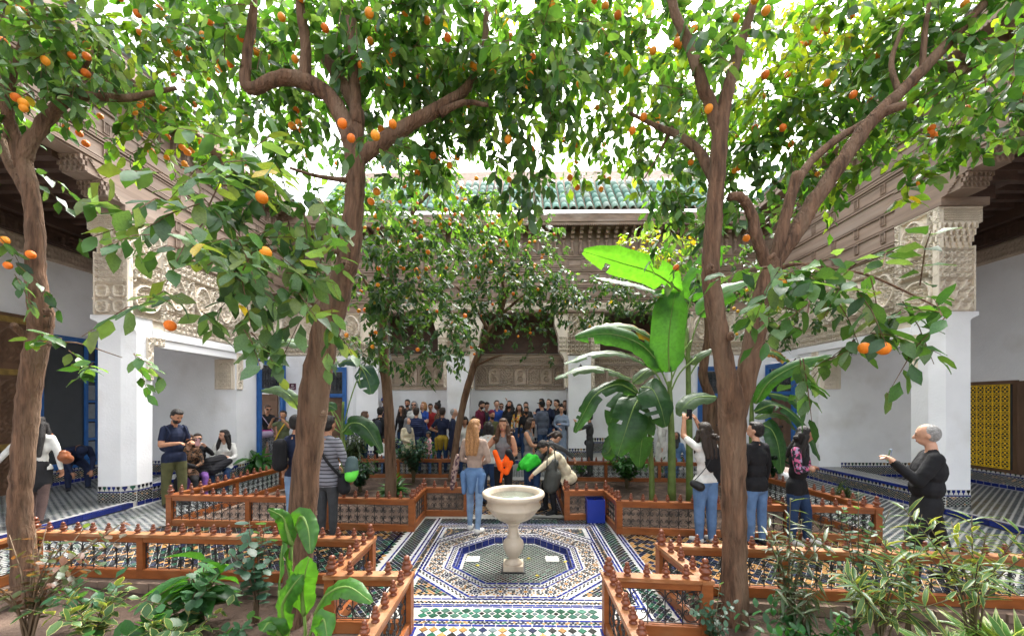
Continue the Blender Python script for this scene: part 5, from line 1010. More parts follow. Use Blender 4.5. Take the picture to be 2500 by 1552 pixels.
banana_leaf(bc_, [(1843, 985, 7.6), (1880, 930, 7.4), (1950, 890, 7.2), (2032, 868, 7.0)], .13, (-.2, -.85, .5), BG, 0); banana_leaf(bc_, [(1842, 1005, 7.6), (1890, 988, 7.4), (1935, 1010, 7.2), (1975, 1060, 7.1), (2002, 1124, 7.0)], .15, (.4, -.8, .45), BD, 3)
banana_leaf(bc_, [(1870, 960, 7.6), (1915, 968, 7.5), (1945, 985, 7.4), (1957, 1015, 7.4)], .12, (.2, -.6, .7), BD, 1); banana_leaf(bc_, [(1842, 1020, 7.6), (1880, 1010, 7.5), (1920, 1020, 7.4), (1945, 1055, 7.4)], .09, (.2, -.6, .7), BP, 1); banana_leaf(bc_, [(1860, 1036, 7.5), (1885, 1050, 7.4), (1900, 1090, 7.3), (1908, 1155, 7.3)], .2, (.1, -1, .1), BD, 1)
banana_leaf(bc_, [(1858, 860, 7.6), (1890, 862, 7.5), (1918, 880, 7.4), (1940, 900, 7.4)], .10, (0, -.8, .5), BG, 2, True); banana_leaf(bc_, [(1945, 910, 7.4), (1968, 920, 7.4), (1984, 935, 7.4)], .06, (0, -.8, .5), BG, 1, True)
bd_ = thing('banana_plant', 'low banana plant with drooping leaves in the far left bed', 'banana plant')
stalk(bd_, [(842, 1190, 7.2, .06), (838, 1100, 7.2, .05), (836, 1040, 7.2, .03), (838, 980, 7.2, .02)])
for pts in ([(836, 1060, 7.2), (790, 960, 7.3), (755, 850, 7.4)], [(838, 1040, 7.2), (860, 960, 7.2), (885, 895, 7.2)], [(836, 1060, 7.2), (780, 1020, 7.2), (733, 998, 7.2)], [(838, 1050, 7.2), (820, 1010, 7.2), (795, 995, 7.1)]): petiole(bd_, pts, .012)
banana_leaf(bd_, [(752, 846, 7.3), (700, 832, 7.2), (640, 842, 7.1), (600, 862, 7.0), (570, 888, 7.0)], .15, (0, -.6, .75), BP, 3); banana_leaf(bd_, [(730, 998, 7.1), (712, 970, 7.0), (680, 950, 7.0), (638, 953, 7.0)], .11, (0, -.7, .6), BP, 0); banana_leaf(bd_, [(880, 895, 7.1), (890, 910, 7.0), (900, 935, 7.0), (906, 962, 7.0)], .19, (.2, -1, .2), (.035, .10, .07), 3)
banana_leaf(bd_, [(836, 1056, 6.9), (860, 1032, 6.8), (895, 1045, 6.7), (932, 1106, 6.7)], .17, (.2, -.8, .5), BD, 3); banana_leaf(bd_, [(790, 1000, 7.0), (805, 990, 7.0), (822, 1000, 7.0)], .09, (0, -.9, .4), BD, 0); banana_leaf(bd_, [(826, 890, 7.3), (850, 880, 7.2), (880, 890, 7.2)], .1, (0, -.7, .6), (.05, .12, .10), 2)

# ------------------------------------------------------------------ people
def pattern(name, kind, c1, c2, scale, c3=None):
    if name in M: return M[name]
    m = mat(name, c1, .85, .12, 12, .15, 50); t = m.node_tree; N, L = t.nodes, t.links; b = N['Principled BSDF']; tc = N.new('ShaderNodeTexCoord')
    if kind == 'flower':
        v = N.new('ShaderNodeTexVoronoi'); v.inputs['Scale'].default_value = scale; L.new(tc.outputs['Object'], v.inputs[0]); r = N.new('ShaderNodeValToRGB'); L.new(v.outputs['Color'], r.inputs[0]); r.color_ramp.interpolation = 'CONSTANT'
        el = r.color_ramp.elements; el[0].color = (*c1, 1); el[1].position = .45; el[1].color = (*c2, 1)
        if c3: e = el.new(.7); e.color = (*c3, 1)
        L.new(r.outputs[0], b.inputs['Base Color'])
    else:
        w = N.new('ShaderNodeTexWave'); w.bands_direction = 'Z'; w.inputs['Scale'].default_value = scale; w.inputs['Distortion'].default_value = 1.2; L.new(tc.outputs['Object'], w.inputs[0])
        if kind == 'stripe':
            r = N.new('ShaderNodeValToRGB'); L.new(w.outputs['Fac'], r.inputs[0]); el = r.color_ramp.elements; el[0].position = .72; el[0].color = (*c1, 1); el[1].position = .8; el[1].color = (*c2, 1); L.new(r.outputs[0], b.inputs['Base Color'])
        else:
            bp = N.new('ShaderNodeBump'); bp.inputs['Strength'].default_value = .35; bp.inputs['Distance'].default_value = .02; L.new(w.outputs['Fac'], bp.inputs['Height']); L.new(bp.outputs[0], b.inputs['Normal'])
    M[name] = m; return m
def cloth(name, c): return simple('cloth_' + name, c, .88, .5, 14, .2, 9)
CL = {k: cloth(k, c) for k, c in dict(black=(.012, .012, .014), navy=(.012, .018, .045), white=(.62, .61, .58), cream=(.55, .48, .34), beige=(.34, .25, .20), olive=(.085, .085, .035), green=(.10, .115, .06), khaki=(.40, .35, .25), grey=(.17, .17, .18), dgrey=(.05, .052, .055), lgrey=(.36, .37, .40), jeans=(.10, .18, .33), djeans=(.02, .045, .11), ljeans=(.19, .28, .42), maroon=(.14, .015, .04), blue=(.02, .06, .26), red=(.35, .03, .03), orange=(.95, .12, .008), brightgreen=(.02, .36, .02), purple=(.20, .09, .32), magenta=(.35, .02, .18), pink=(.62, .36, .38), mustard=(.28, .19, .02), dress=(.22, .27, .36), brown=(.12, .05, .025), tights=(.08, .05, .045), charcoal=(.045, .047, .05), tan=(.35, .2, .1)).items()}
CL['stripe'] = pattern('cloth_stripe', 'stripe', (.22, .22, .25), (.05, .05, .06), 6); CL['puffnavy'] = pattern('cloth_puffer_navy', 'puff', (.014, .022, .07), None, 5.5); CL['puffgrey'] = pattern('cloth_puffer_grey', 'puff', (.085, .10, .14), None, 5.5); CL['puffblack'] = pattern('cloth_puffer_black', 'puff', (.014, .014, .018), None, 5)
CL['floral'] = pattern('cloth_floral', 'flower', (.02, .02, .03), (.50, .10, .22), 34, (.35, .25, .38)); CL['pattern'] = pattern('cloth_pattern', 'flower', (.45, .45, .48), (.06, .07, .10), 40); CL['leopard'] = pattern('cloth_leopard', 'flower', (.02, .015, .012), (.16, .08, .04), 45); CL['patpants'] = pattern('cloth_patterned_trousers', 'flower', (.05, .05, .055), (.20, .20, .21), 50); CL['yellowpat'] = pattern('cloth_yellow_pattern', 'flower', (.60, .30, .03), (.65, .55, .35), 25, (.5, .12, .05)); CL['plaid'] = pattern('cloth_plaid', 'flower', (.08, .04, .05), (.35, .24, .2), 30)
SK = {k: simple('skin_' + k, c, .55, .1, 60, .08, 20, .35) for k, c in dict(light=(.56, .31, .21), tan=(.42, .21, .125), mid=(.30, .145, .085), dark=(.10, .045, .028)).items()}
HR = {k: simple('hair_' + k, c, .5, .8, 90, .35, 40, .4) for k, c in dict(black=(.012, .009, .008), dark=(.03, .017, .011), brown=(.075, .036, .018), blonde=(.33, .16, .06), pale=(.5, .42, .32), grey=(.28, .27, .26)).items()}
EYE = simple('eye_dark', (.015, .01, .01), .3); LIP = simple('lip', (.38, .10, .09), .5); LEATH = simple('black_leather', (.014, .014, .016), .4, .2, 40); SHOE = {k: simple('shoe_' + k, c, .5, .2, 40) for k, c in dict(black=(.015, .015, .017), white=(.62, .60, .57), brown=(.12, .06, .03), grey=(.25, .25, .25)).items()}
class Prim:
    def __init__(s, a, b, ra, rb, m, ell=None, rot=None, bias=0.0): s.a, s.b, s.ra, s.rb, s.m, s.ell, s.rot, s.bias = Vector(a), Vector(b), ra, rb, m, ell, rot, bias
    def mesh(s, mb, n=12):
        if s.ell is not None:
            v = []; f = []; K = 8
            for i in range(K + 1):
                w = PI * i / K; sr = max(math.sin(w), .02)
                for k in range(n): q = 2 * PI * k / n; v.append(s.a + s.rot @ Vector((s.ell[0] * sr * math.cos(q), s.ell[1] * sr * math.sin(q), -s.ell[2] * math.cos(w))))
            for i in range(K):
                for k in range(n): f.append((i * n + k, i * n + (k + 1) % n, (i + 1) * n + (k + 1) % n, (i + 1) * n + k))
            f += [tuple(range(n - 1, -1, -1)), tuple(K * n + k for k in range(n))]; mb.add(v, f); return
        d = s.b - s.a; L_ = d.length; d = d.normalized() if L_ > 1e-6 else Vector((0, 0, 1)); pts = []; rad = []
        for k in range(1, 5): w = PI / 2 * k / 4; pts.append(s.a - d * s.ra * math.cos(w)); rad.append(max(s.ra * math.sin(w), .002))
        for k in range(0, 4): w = PI / 2 * k / 4; pts.append(s.b + d * s.rb * math.sin(w)); rad.append(max(s.rb * math.cos(w), .002))
        mb.tube(pts, rad, n)
    def dist(s, p):
        if s.ell is not None:
            q = (p - np.array(s.a)) @ np.array(s.rot); r = np.array(s.ell); k = np.linalg.norm(q / r, axis=1); return (k - 1) * r.min() - s.bias
        a, b = np.array(s.a), np.array(s.b); ab = b - a; t = np.clip(((p - a) @ ab) / max(ab @ ab, 1e-9), 0, 1); return np.linalg.norm(p - a - t[:, None] * ab, axis=1) - (s.ra + (s.rb - s.ra) * t) - s.bias
PENDING = []
def skin_obj(name, prims, parent, vox, smooth=4):
    mb = MB()
    for p in prims: p.mesh(mb)
    me = mb.mesh(name + '_raw', []); o = link(name, me, parent); md = o.modifiers.new('r', 'REMESH'); md.mode = 'VOXEL'; md.voxel_size = vox; md.use_smooth_shade = True
    ms = o.modifiers.new('s', 'SMOOTH'); ms.factor = .5; ms.iterations = smooth; PENDING.append((o, prims)); return o
def finish_skins():
    bpy.context.view_layer.update(); dg = bpy.context.evaluated_depsgraph_get(); done = []
    for rec in PENDING: done.append((rec[0], rec[1], bpy.data.meshes.new_from_object(rec[0].evaluated_get(dg)), rec[2] if len(rec) > 2 else None))
    for o, prims, me, cut in done:
        o.modifiers.clear(); old = o.data; o.data = me; bpy.data.meshes.remove(old); n = len(me.polygons)
        if n == 0: continue
        mats = []
        for p in prims:
            if p.m not in mats: mats.append(p.m)
        me.materials.clear()
        for m in mats: me.materials.append(m)
        c = np.empty(n * 3, np.float32); me.polygons.foreach_get('center', c); c = c.reshape(-1, 3); D = np.stack([p.dist(c) for p in prims], 1); ix = D.argmin(1); mi = np.array([mats.index(p.m) for p in prims], np.int32)[ix]
        if cut:                                        # straight hem between top and trousers
            c0, axs, hh, tm, bm, _ = cut; t_ = (c - np.array(c0)) @ np.array(axs); pair = [k for k in (tm, bm) if k in mats]
            if len(pair) == 2 and tm != bm:
                tors = np.array([getattr(p, 'torso', False) for p in prims])[ix]; mi = np.where(tors, np.where(t_ > hh, mats.index(tm), mats.index(bm)), mi).astype(np.int32)
        me.polygons.foreach_set('material_index', mi); me.polygons.foreach_set('use_smooth', np.ones(n, bool)); me.update()
    PENDING.clear()
ARM = dict(down=((.2, .02, -1), (.06, .2, -1)), back=((.25, -.2, -1), (.05, .1, -1)), phone=((.15, .12, -1), (-.42, 1, .12)), photo=((.25, .75, -.3), (-.55, .5, .85)), high=((.02, .75, .45), (-.32, .35, 1)), hip=((.6, -.1, -.9), (-.8, .35, -.3)), cross=((.2, .25, -1), (-1, .4, .12)), head=((.65, .25, .1), (-.6, .0, .9)), chin=((.12, .35, -.9), (-.35, .4, .9)), fwd=((.1, .5, -.85), (-.1, 1, -.1)), front=((.18, .1, -1), (-.7, .6, -.35)), lap=((.18, .3, -.95), (-.5, .9, -.25)), out=((.55, .2, -.85), (.3, .3, -.9)), reach=((.1, .9, -.45), (-.05, .8, -.6)), raise_=((.5, .2, .8), (-.5, .1, .9)))
def person(label, u, d, z, hv=None, h=None, face=0, top='black', bottom='djeans', sleeve='long', shoes='black', skin='light', hair=('short', 'dark'), aL='down', aR='down', lean=0, legL=((.04, .02, -1), (0, -.02, -1)), legR=((.04, -.02, -1), (0, -.02, -1)), seat=None, bulk=1.0, fem=False, hp=0, hy=0, hem=None, skirt=None, extra=(), vox=.0165, group=None, shorts=False, belly=0.0, xy=None, beard=False, tights=None, legb=1.0, glasses=False, belt=None, vest=None):
    if h is None: h = CAMH - z - (hv - 982) * d / FPX
    loc = P(u, 982, d); loc.z = z
    if xy: loc.x, loc.y = xy
    root = thing('person', label, 'person', tuple(loc), group); a = R(face); F = Vector((math.sin(a), -math.cos(a), 0)); Rt = Vector((F.y, -F.x, 0)); U = Vector((0, 0, 1)); B = Matrix((Rt, F, U)).transposed()
    s = h; T, Bm, Sk, Hm, Sh = CL[top], CL[bottom], SK[skin], HR[hair[1]], SHOE[shoes]; pr = []
    lv = lambda v, m=1: Vector((v[0] * m, v[1], v[2])).normalized()
    legs = [(lv(l[0], m), lv(l[1], m), m) for l, m in ((legL, -1), (legR, 1))]
    drop = max(-(t.z * .245 + sh.z * .235) for t, sh, m in legs); hz = (seat - z) / s + .062 if seat is not None else .045 + drop
    hip = Vector((0, 0, hz)); La = Matrix.Rotation(-R(lean), 3, 'X'); up = lambda x, y, zz: hip + La @ Vector((x, y, zz - .505))
    W = lambda v: B @ (Vector(v) * s)                    # local (unit height) to metres
    def cap(p, q, ra, rb, m, bias=0.0): pr.append(Prim(W(p), W(q), ra * s, rb * s, m, bias=bias))
    def ell(p, r, m, rot=None, bias=0.0): pr.append(Prim(W(p), W(p), 0, 0, m, tuple(x * s for x in r), B @ (rot or Matrix.Identity(3)), bias))
    hw = .094 if fem else .088; b = bulk
    ell(hip + La @ Vector((0, 0, .005)), (hw, .066, .068), Bm, La)
    wb = .086 if hem is not None else .074; ell(up(0, .004 + belly * .4, .60), (wb * b + belly * .5, (.062 if hem is not None else .054) * b + belly, .09), T, La); ell(up(0, 0, .705), (.092 * b, .064 * b, .105), T, La); cap(up(-.072, -.004, .782), up(.072, -.004, .782), .036 * b, .036 * b, T); cap(up(-.05, -.006, .80), up(0, -.004, .825), .03, .028, T); cap(up(.05, -.006, .80), up(0, -.004, .825), .03, .028, T)
    if fem: ell(up(-.04, .042, .715), (.040, .028, .04), T, La); ell(up(.04, .042, .715), (.040, .028, .04), T, La)
    if hem: ell(up(0, 0, .505 - hem * .5), (.093 * min(b, 1.14), .07 * min(b, 1.14), .07 + hem * .6), T, La, .003)
    for p in pr: p.torso = True
    if belt: ell(up(0, 0, .52), (.102, .082, .05), CL[belt], La, .006); cap(up(-.09, -.03, .50), up(-.08, -.05, .34), .035, .02, CL[belt], .004); cap(up(.09, -.03, .50), up(.08, -.05, .36), .035, .02, CL[belt], .004); cap(up(0, -.07, .50), up(0, -.075, .36), .05, .03, CL[belt], .004)
    if skirt: cap(hip, hip + Vector((0, 0, -skirt)), .088, .10, Bm, .004)
    cap(up(0, -.004, .80), up(0, .006, .865), .031, .029, Sk)
    HC = up(0, .012, .862); HRt = La @ Matrix.Rotation(R(hy), 3, 'Z') @ Matrix.Rotation(-R(hp), 3, 'X'); hd = lambda x, y, zz: HC + HRt @ Vector((x, y, zz))
    ell(hd(0, .003, .075), (.046, .056, .062), Sk, HRt); ell(hd(0, .02, .035), (.033, .036, .034), Sk, HRt); cap(hd(0, .060, .066), hd(0, .068, .05), .006, .009, Sk)
    for m in (-1, 1): ell(hd(m * .046, -.002, .06), (.006, .012, .017), Sk, HRt); ell(hd(m * .018, .054, .069), (.0068, .005, .0045), EYE, HRt, .001); ell(hd(m * .018, .056, .083), (.011, .004, .0022), Hm, HRt, .0)
    ell(hd(0, .056, .029), (.014, .006, .0048), LIP, HRt, .0025)
    if glasses: cap(hd(-.045, .048, .07), hd(.045, .048, .07), .010, .010, LEATH, .004)
    if beard: ell(hd(0, .026, .022), (.036, .036, .03), Hm, HRt, .001)
    hands = {}
    for nm, m in ((aL, -1), (aR, 1)):
        A = ARM[nm] if isinstance(nm, str) else nm; u1 = (La @ lv(A[0], m)) if nm in ('down', 'front', 'cross', 'back') and lean < 40 else lv(A[0], m); u2 = lv(A[1], m)
        sh = up(m * .102 * (.9 + .1 * b), 0, .79); el = sh + u1 * .165; wr = el + u2 * .142; mu = T if sleeve != 'none' else Sk; mf = T if sleeve == 'long' else Sk
        if vest: mu = mf = CL[vest]
        k = b if sleeve == 'long' else 1
        cap(sh - Vector((m * .012, 0, 0)), sh + u1 * .11, .0325 * k, .0305 * k, mu); cap(sh + u1 * (.10 if sleeve == 'short' else .06), el, .029 * k, .026 * k, mf if sleeve != 'short' else Sk); cap(el, wr, .026 * k, .018 * (k if sleeve == 'long' else 1), mf)
        sd = u2.cross(Vector((0, 0, 1))); sd = sd.normalized() if sd.length > .1 else Vector((0, 1, 0)); pn = sd.cross(u2).normalized(); pm = wr + u2 * .032; rot = Matrix((sd, pn, u2)).transposed()
        pr.append(Prim(W(pm), W(pm), 0, 0, Sk, (.023 * s, .012 * s, .032 * s), B @ rot)); cap(wr - u2 * .01, pm, .016, .017, Sk)
        for q, ln in ((-.0165, .036), (-.0055, .044), (.0055, .041), (.0165, .031)):
            f0 = pm + u2 * .024 + sd * q; f1 = f0 + (u2 * .8 - pn * .45).normalized() * ln * .55; cap(f0, f1, .0058, .0055, Sk); cap(f1, f1 + (u2 * .3 - pn * .95).normalized() * ln * .5, .0055, .0048, Sk)
        t0 = pm - u2 * .012 - sd * m * .018; t1 = t0 + (u2 * .6 - sd * m * .7 - pn * .2).normalized() * .024; cap(t0, t1, .0072, .0065, Sk); cap(t1, t1 + (u2 * .95 - pn * .25).normalized() * .02, .0065, .0055, Sk); hands[m] = loc + W(pm)
    for t, sh, m in legs:
        h0 = hip + Vector((m * .048, 0, -.01)); kn = h0 + t * .245; an = kn + sh * .235; lm = (CL[tights] if tights else Sk) if shorts else Bm; g = legb
        cap(h0, h0 + t * .13, .055 * g, .048 * g, Bm); pr[-1].torso = True; cap(h0 + t * .10, kn, .047 * g, .037 * g, lm); cap(kn, kn + sh * .10, .037 * g, .036 * g, lm); cap(kn + sh * .09, an, .035 * g, .025 * g ** 1.5, lm)
        fw = Vector((m * .18, 1, 0)) if abs(sh.z) > .5 else Vector((0, .5, -.5)); fw.normalize(); cap(an + Vector((0, 0, -.012)) - fw * .012, an + fw * .085 + Vector((0, 0, -.024)), .026, .021, Sh); cap(an - fw * .01 + Vector((0, 0, -.02)), an + fw * .09 + Vector((0, 0, -.03)), .0215, .016, Sh)
    for e in extra:
        k, arg = e[0], e[1:]
        if k == 'cap': cap(*[up(*arg[0]), up(*arg[1])], arg[2], arg[3], CL[arg[4]], .005)
        else: ell(up(*arg[0]), arg[1], CL[arg[2]], La, .005)
    hz_ = -.03 - (hem or 0) if hem is not None else -.012
    body = skin_obj('body', pr, root, vox, 6); PENDING[-1] += ((W(hip), (B @ La) @ Vector((0, 0, 1)), hz_ * s, T, Bm, 7 + 2 * bool(fem)),); hp_ = []; st = hair[0]
    def hc(p, q, ra, rb, m=None): hp_.append(Prim(W(p), W(q), ra * s, rb * s, m or Hm))
    def he(p, r, m=None): hp_.append(Prim(W(p), W(p), 0, 0, m or Hm, tuple(x * s for x in r), B @ HRt))
    if st in ('short', 'long', 'bun', 'pony', 'curly', 'bob', 'straight', 'bald'):
        if st == 'bald': he(hd(0, -.007, .076), (.0478, .0535, .0595))
        else: he(hd(0, -.010, .088), (.0515, .056, .055)); he(hd(0, .018, .118), (.040, .036, .022)); he(hd(0, -.022, .055), (.046, .042, .045))
    if st in ('long', 'straight', 'curly'):
        L_ = hair[2] if len(hair) > 2 else .22
        for m in (-1, 0, 1):
            p0 = hd(m * .034, -.030, .06); p1 = up(m * .042, -.05, .80); p2 = up(m * .036, -.072, .86 - L_); hc(p0, p1, .030, .028); hc(p1, p2, .028, .018)
            if m and st != 'straight': hc(hd(m * .046, .012, .06), up(m * .062, .03, .80), .020, .026); hc(up(m * .062, .03, .80), up(m * .06, .045, .88 - L_), .026, .016)
        if st == 'curly':
            for _ in range(16): q = up(random.uniform(-.085, .085), random.uniform(-.08, .05), random.uniform(.88 - L_, .9)); hp_.append(Prim(W(q), W(q), .022 * s, .022 * s, Hm)) if abs(q.x) > .045 or (q - HC).y < 0 else None
    if st == 'bob':
        for m in (-1, 0, 1): hc(hd(m * .036, -.022, .07), hd(m * .044, -.024, .0), .034, .028); 
        for m in (-1, 1): hc(hd(m * .045, .012, .075), hd(m * .048, .014, .005), .018, .017)
    if st == 'bun': he(hd(0, -.03, .152), (.028, .028, .026))
    if st == 'pony': hc(hd(0, -.06, .08), hd(0, -.085, -.04), .022, .012)
    if st == 'hijab': X_ = CL[hair[2]]; he(hd(0, -.012, .075), (.057, .058, .068), X_); hc(hd(0, -.02, .05), up(0, -.02, .80), .05, .062, X_); hc(hd(0, .015, .0), up(0, .045, .76), .034, .05, X_)
    if st == 'cap': X_ = CL[hair[2]]; he(hd(0, -.008, .098), (.053, .058, .046), X_); he(hd(0, .075, .098), (.036, .038, .008), X_); he(hd(0, -.012, .065), (.049, .052, .04))
    if st == 'beanie': X_ = CL[hair[2]]; he(hd(0, -.008, .10), (.054, .06, .052), X_); he(hd(0, -.014, .055), (.047, .046, .035))
    if st == 'child': he(hd(0, -.006, .10), (.054, .06, .042), CL[hair[2]]); he(hd(0, .05, .085), (.045, .04, .008), CL[hair[2]]); he(hd(0, -.02, .05), (.046, .042, .05))
    if hp_: skin_obj('hair' if st not in ('hijab', 'cap', 'beanie', 'child') else 'headwear', hp_, root, vox * .8, 3)
    if len(hair) > 3 or glasses == 'up':
        pass
    return root, hands, (lambda x, y, zz: loc + W(up(x, y, zz)))
def blob(name, label, cat, prims, vox=.012, group=None):
    """soft carried things: prims are (a, b, ra, rb, material)"""
    a = sum((Vector(p[0]) for p in prims), Vector()) / len(prims); root = thing(name, label, cat, tuple(a), group)
    skin_obj('body', [Prim(Vector(p[0]) - a, Vector(p[1]) - a, p[2], p[3], p[4]) for p in prims], root, vox, 3); return root, a
def strap(root, a, pts, m, r=.011): MB().tube(catmull([Vector(p) - a for p in pts], 5), r, 5).build('strap', m, root, True)
def phone(label, p, face, tilt=0, col='black'):
    t = thing('phone', label, 'phone', tuple(p)); a = R(face); mt = Matrix.Rotation(a, 4, 'Z') @ Matrix.Rotation(R(tilt), 4, 'X'); o = MB().box(-.037, .037, -.005, .005, -.075, .075).build('case', CL[col], t); o.matrix_basis = mt
    q = MB().box(-.033, .033, .005, .0065, -.068, .068).build('screen', simple('phone_screen', (.12, .16, .12), .15), t); q.matrix_basis = mt; c = MB().box(-.028, -.008, -.0075, -.005, .035, .062).build('camera_bump', LEATH, t); c.matrix_basis = mt
    return t
NEAR = .0105
# --- left side
r, hnd, up_ = person('woman with long black hair and white sweater walking behind the left tree', 92, 5.95, .1, hv=1020, face=-150, top='white', bottom='black', shoes='black', hair=('long', 'black', .23), skin='mid', aL=((.6, .1, -.7), (.5, .1, -.75)), aR='down', shorts=True, tights='tights', skirt=.13, fem=True, vox=NEAR, legL=((.04, .2, -1), (0, -.05, -1)), legR=((.04, -.2, -1), (0, -.3, -1)))
bg_, a_ = blob('shoulder_bag', 'brown leather shoulder bag on the woman in white sweater', 'bag', [(up_(.17, .0, .60), up_(.17, .07, .57), .07, .08, simple('brown_leather', (.22, .07, .025), .45)), (up_(.17, 0, .64), up_(.17, .06, .62), .05, .05, M['brown_leather'])]); strap(bg_, a_, [up_(.15, .0, .64), up_(.09, .01, .83), up_(.14, .03, .64)], M['brown_leather'])
person('person in navy hunched forward on the sill of the dark doorway', 178, 8.5, .1, h=1.72, face=60, top='navy', bottom='navy', hair=('cap', 'black', 'navy'), seat=.58, lean=58, hp=55, aL=((.05, .5, -.8), (-.2, .5, -.8)), aR=((.05, .5, -.8), (-.2, .5, -.8)), legL=((.15, .9, -.35), (0, .05, -1)), legR=((.15, .95, -.3), (0, .1, -1)), skin='mid', bulk=1.1)
r, hnd, up_ = person('man in navy shirt and olive trousers reading his phone beside the left pier', 425, 7.3, 0, hv=1001, face=72, top='navy', bottom='olive', sleeve='short', hair=('short', 'black'), beard=True, aL='phone', aR='phone', hp=28, vox=NEAR, legb=1.12, bulk=1.06, skin='tan', legL=((.06, .1, -1), (0, 0, -1)), legR=((.06, -.06, -1), (0, -.05, -1)), hem=.03)
phone('dark phone held by the man in navy shirt', (hnd[-1] + hnd[1]) / 2 + Vector((.04, 0, .03)), 90, 60)
bk, a_ = blob('backpack', 'navy backpack worn by the man in olive trousers', 'backpack', [(up_(0, -.10, .73), up_(0, -.11, .60), .10, .12, CL['navy'])]); strap(bk, a_, [up_(.07, -.06, .74), up_(.085, .0, .82), up_(.08, .07, .74), up_(.085, .0, .62)], CL['navy'], .016); strap(bk, a_, [up_(-.07, -.06, .74), up_(-.085, .0, .82), up_(-.08, .07, .74), up_(-.085, .0, .62)], CL['navy'], .016)
SIT = dict(seat=.36, legL=((.12, .95, -.15), (0, .1, -1)), legR=((.12, .98, -.1), (0, .18, -1)))
r, hnd, up_ = person('seated woman in black floral blouse beside the standing man', 461, 8.0, 0, h=1.68, face=35, top='leopard', bottom='black', hair=('bob', 'brown'), aL='lap', aR='lap', skin='light', fem=True, vox=.013, hp=5, **SIT)
bl, a_ = blob('folder', 'black folder on the lap of the seated woman in floral blouse', 'folder', [(up_(-.06, .2, .62), up_(.06, .26, .68), .05, .05, CL['black'])])
r, hnd, up_ = person('seated woman in purple trousers taking a picture with a pink phone', 482, 8.35, 0, h=1.66, face=40, top='black', bottom='purple', hair=('pony', 'dark'), aL='photo', aR='photo', skin='light', fem=True, vox=.013, glasses=True, **SIT)
phone('pink phone raised by the seated woman in purple trousers', (hnd[-1] + hnd[1]) / 2 + Vector((0, 0, .06)), 40, 0, 'pink')
r, hnd, up_ = person('seated woman in white sweater with long black hair by the far left pier', 548, 8.95, 0, h=1.72, face=25, top='white', bottom='djeans', hair=('long', 'black', .17), aL='lap', aR='cross', hy=-45, skin='light', fem=True, vox=.012, bulk=1.08, **SIT)
blob('coat', 'black puffy coat lying over the lap of the woman in white', 'coat', [(up_(.0, .16, .62), up_(.12, .28, .60), .12, .11, CL['puffblack']), (up_(.12, .28, .60), up_(.16, .34, .32), .11, .10, CL['puffblack']), (up_(-.1, .22, .60), up_(.05, .3, .5), .07, .1, CL['puffblack'])])
r, hnd, up_ = person('woman in black shirt with lilac bag standing in the left doorway', 652, 11.1, .2, hv=990, face=35, top='black', bottom='patpants', sleeve='short', shoes='grey', hair=('short', 'brown'), glasses=True, hy=25, hp=15, skin='tan', fem=True, extra=[('ell', (0, 0, .53), (.10, .075, .04), 'magenta')])
b2, a_ = blob('shoulder_bag', 'lilac shoulder bag of the woman in the left doorway', 'bag', [(up_(-.04, .13, .50), up_(.06, .13, .49), .09, .10, simple('lilac', (.34, .27, .36), .7))]); strap(b2, a_, [up_(-.1, .08, .52), up_(.02, .09, .72), up_(.09, .02, .83)], M['lilac'])
r, hnd, up_ = person('person in olive shirt photographing beside the left doorway', 692, 10.7, 0, h=1.70, face=10, top='green', bottom='khaki', sleeve='short', hair=('short', 'black'), shoes='white', aL='photo', aR='photo', skin='tan', bulk=1.1, legb=1.1, hem=.05)
cm_, a_ = blob('camera', 'black camera raised by the person in olive shirt', 'camera', [((hnd[-1] + hnd[1]) / 2 + Vector((-.04, -.02, .03)), (hnd[-1] + hnd[1]) / 2 + Vector((.04, -.02, .03)), .035, .035, LEATH)]); strap(cm_, a_, [up_(-.06, .08, .80), up_(.02, .10, .66), up_(.09, .08, .52)], simple('yellow_strap', (.62, .40, .03), .6), .018)
r, hnd, up_ = person('man in striped grey shirt seen from behind beside the leaning tree', 800, 5.4, 0, hv=1020, face=165, top='stripe', bottom='charcoal', hair=('short', 'black'), skin='tan', vox=NEAR, bulk=1.12, hem=.04, aL='front', aR=((.3, .1, -1), (-.1, .5, -.8)), legb=.95)
bg2, a_ = blob('shoulder_bag', 'black sling bag carried by the man in striped shirt', 'bag', [(up_(.13, .02, .50), up_(.16, .0, .42), .07, .085, CL['black'])]); strap(bg2, a_, [up_(.14, .0, .50), up_(.06, -.09, .66), up_(-.08, -.06, .83)], CL['black'], .02)
blob('rolled_mat', 'grey and lime green stuff sack held by the man in striped shirt', 'bag', [(up_(.20, .04, .63), up_(.21, .02, .57), .085, .095, simple('teal_grey', (.045, .075, .075), .6)), (up_(.215, .02, .55), up_(.22, .0, .52), .09, .082, simple('lime', (.12, .62, .06), .6))])
r, hnd, up_ = person('man in dark blue shirt with black backpack half hidden by the leaning tree', 722, 5.6, 0, h=1.74, face=160, top='navy', bottom='ljeans', sleeve='short', skin='tan', hair=('short', 'black'), aL='out', aR='down', vox=.013)
bk2, a_ = blob('backpack', 'black backpack half hidden by the leaning tree', 'backpack', [(up_(-.03, -.12, .76), up_(-.03, -.12, .60), .09, .10, CL['black'])])
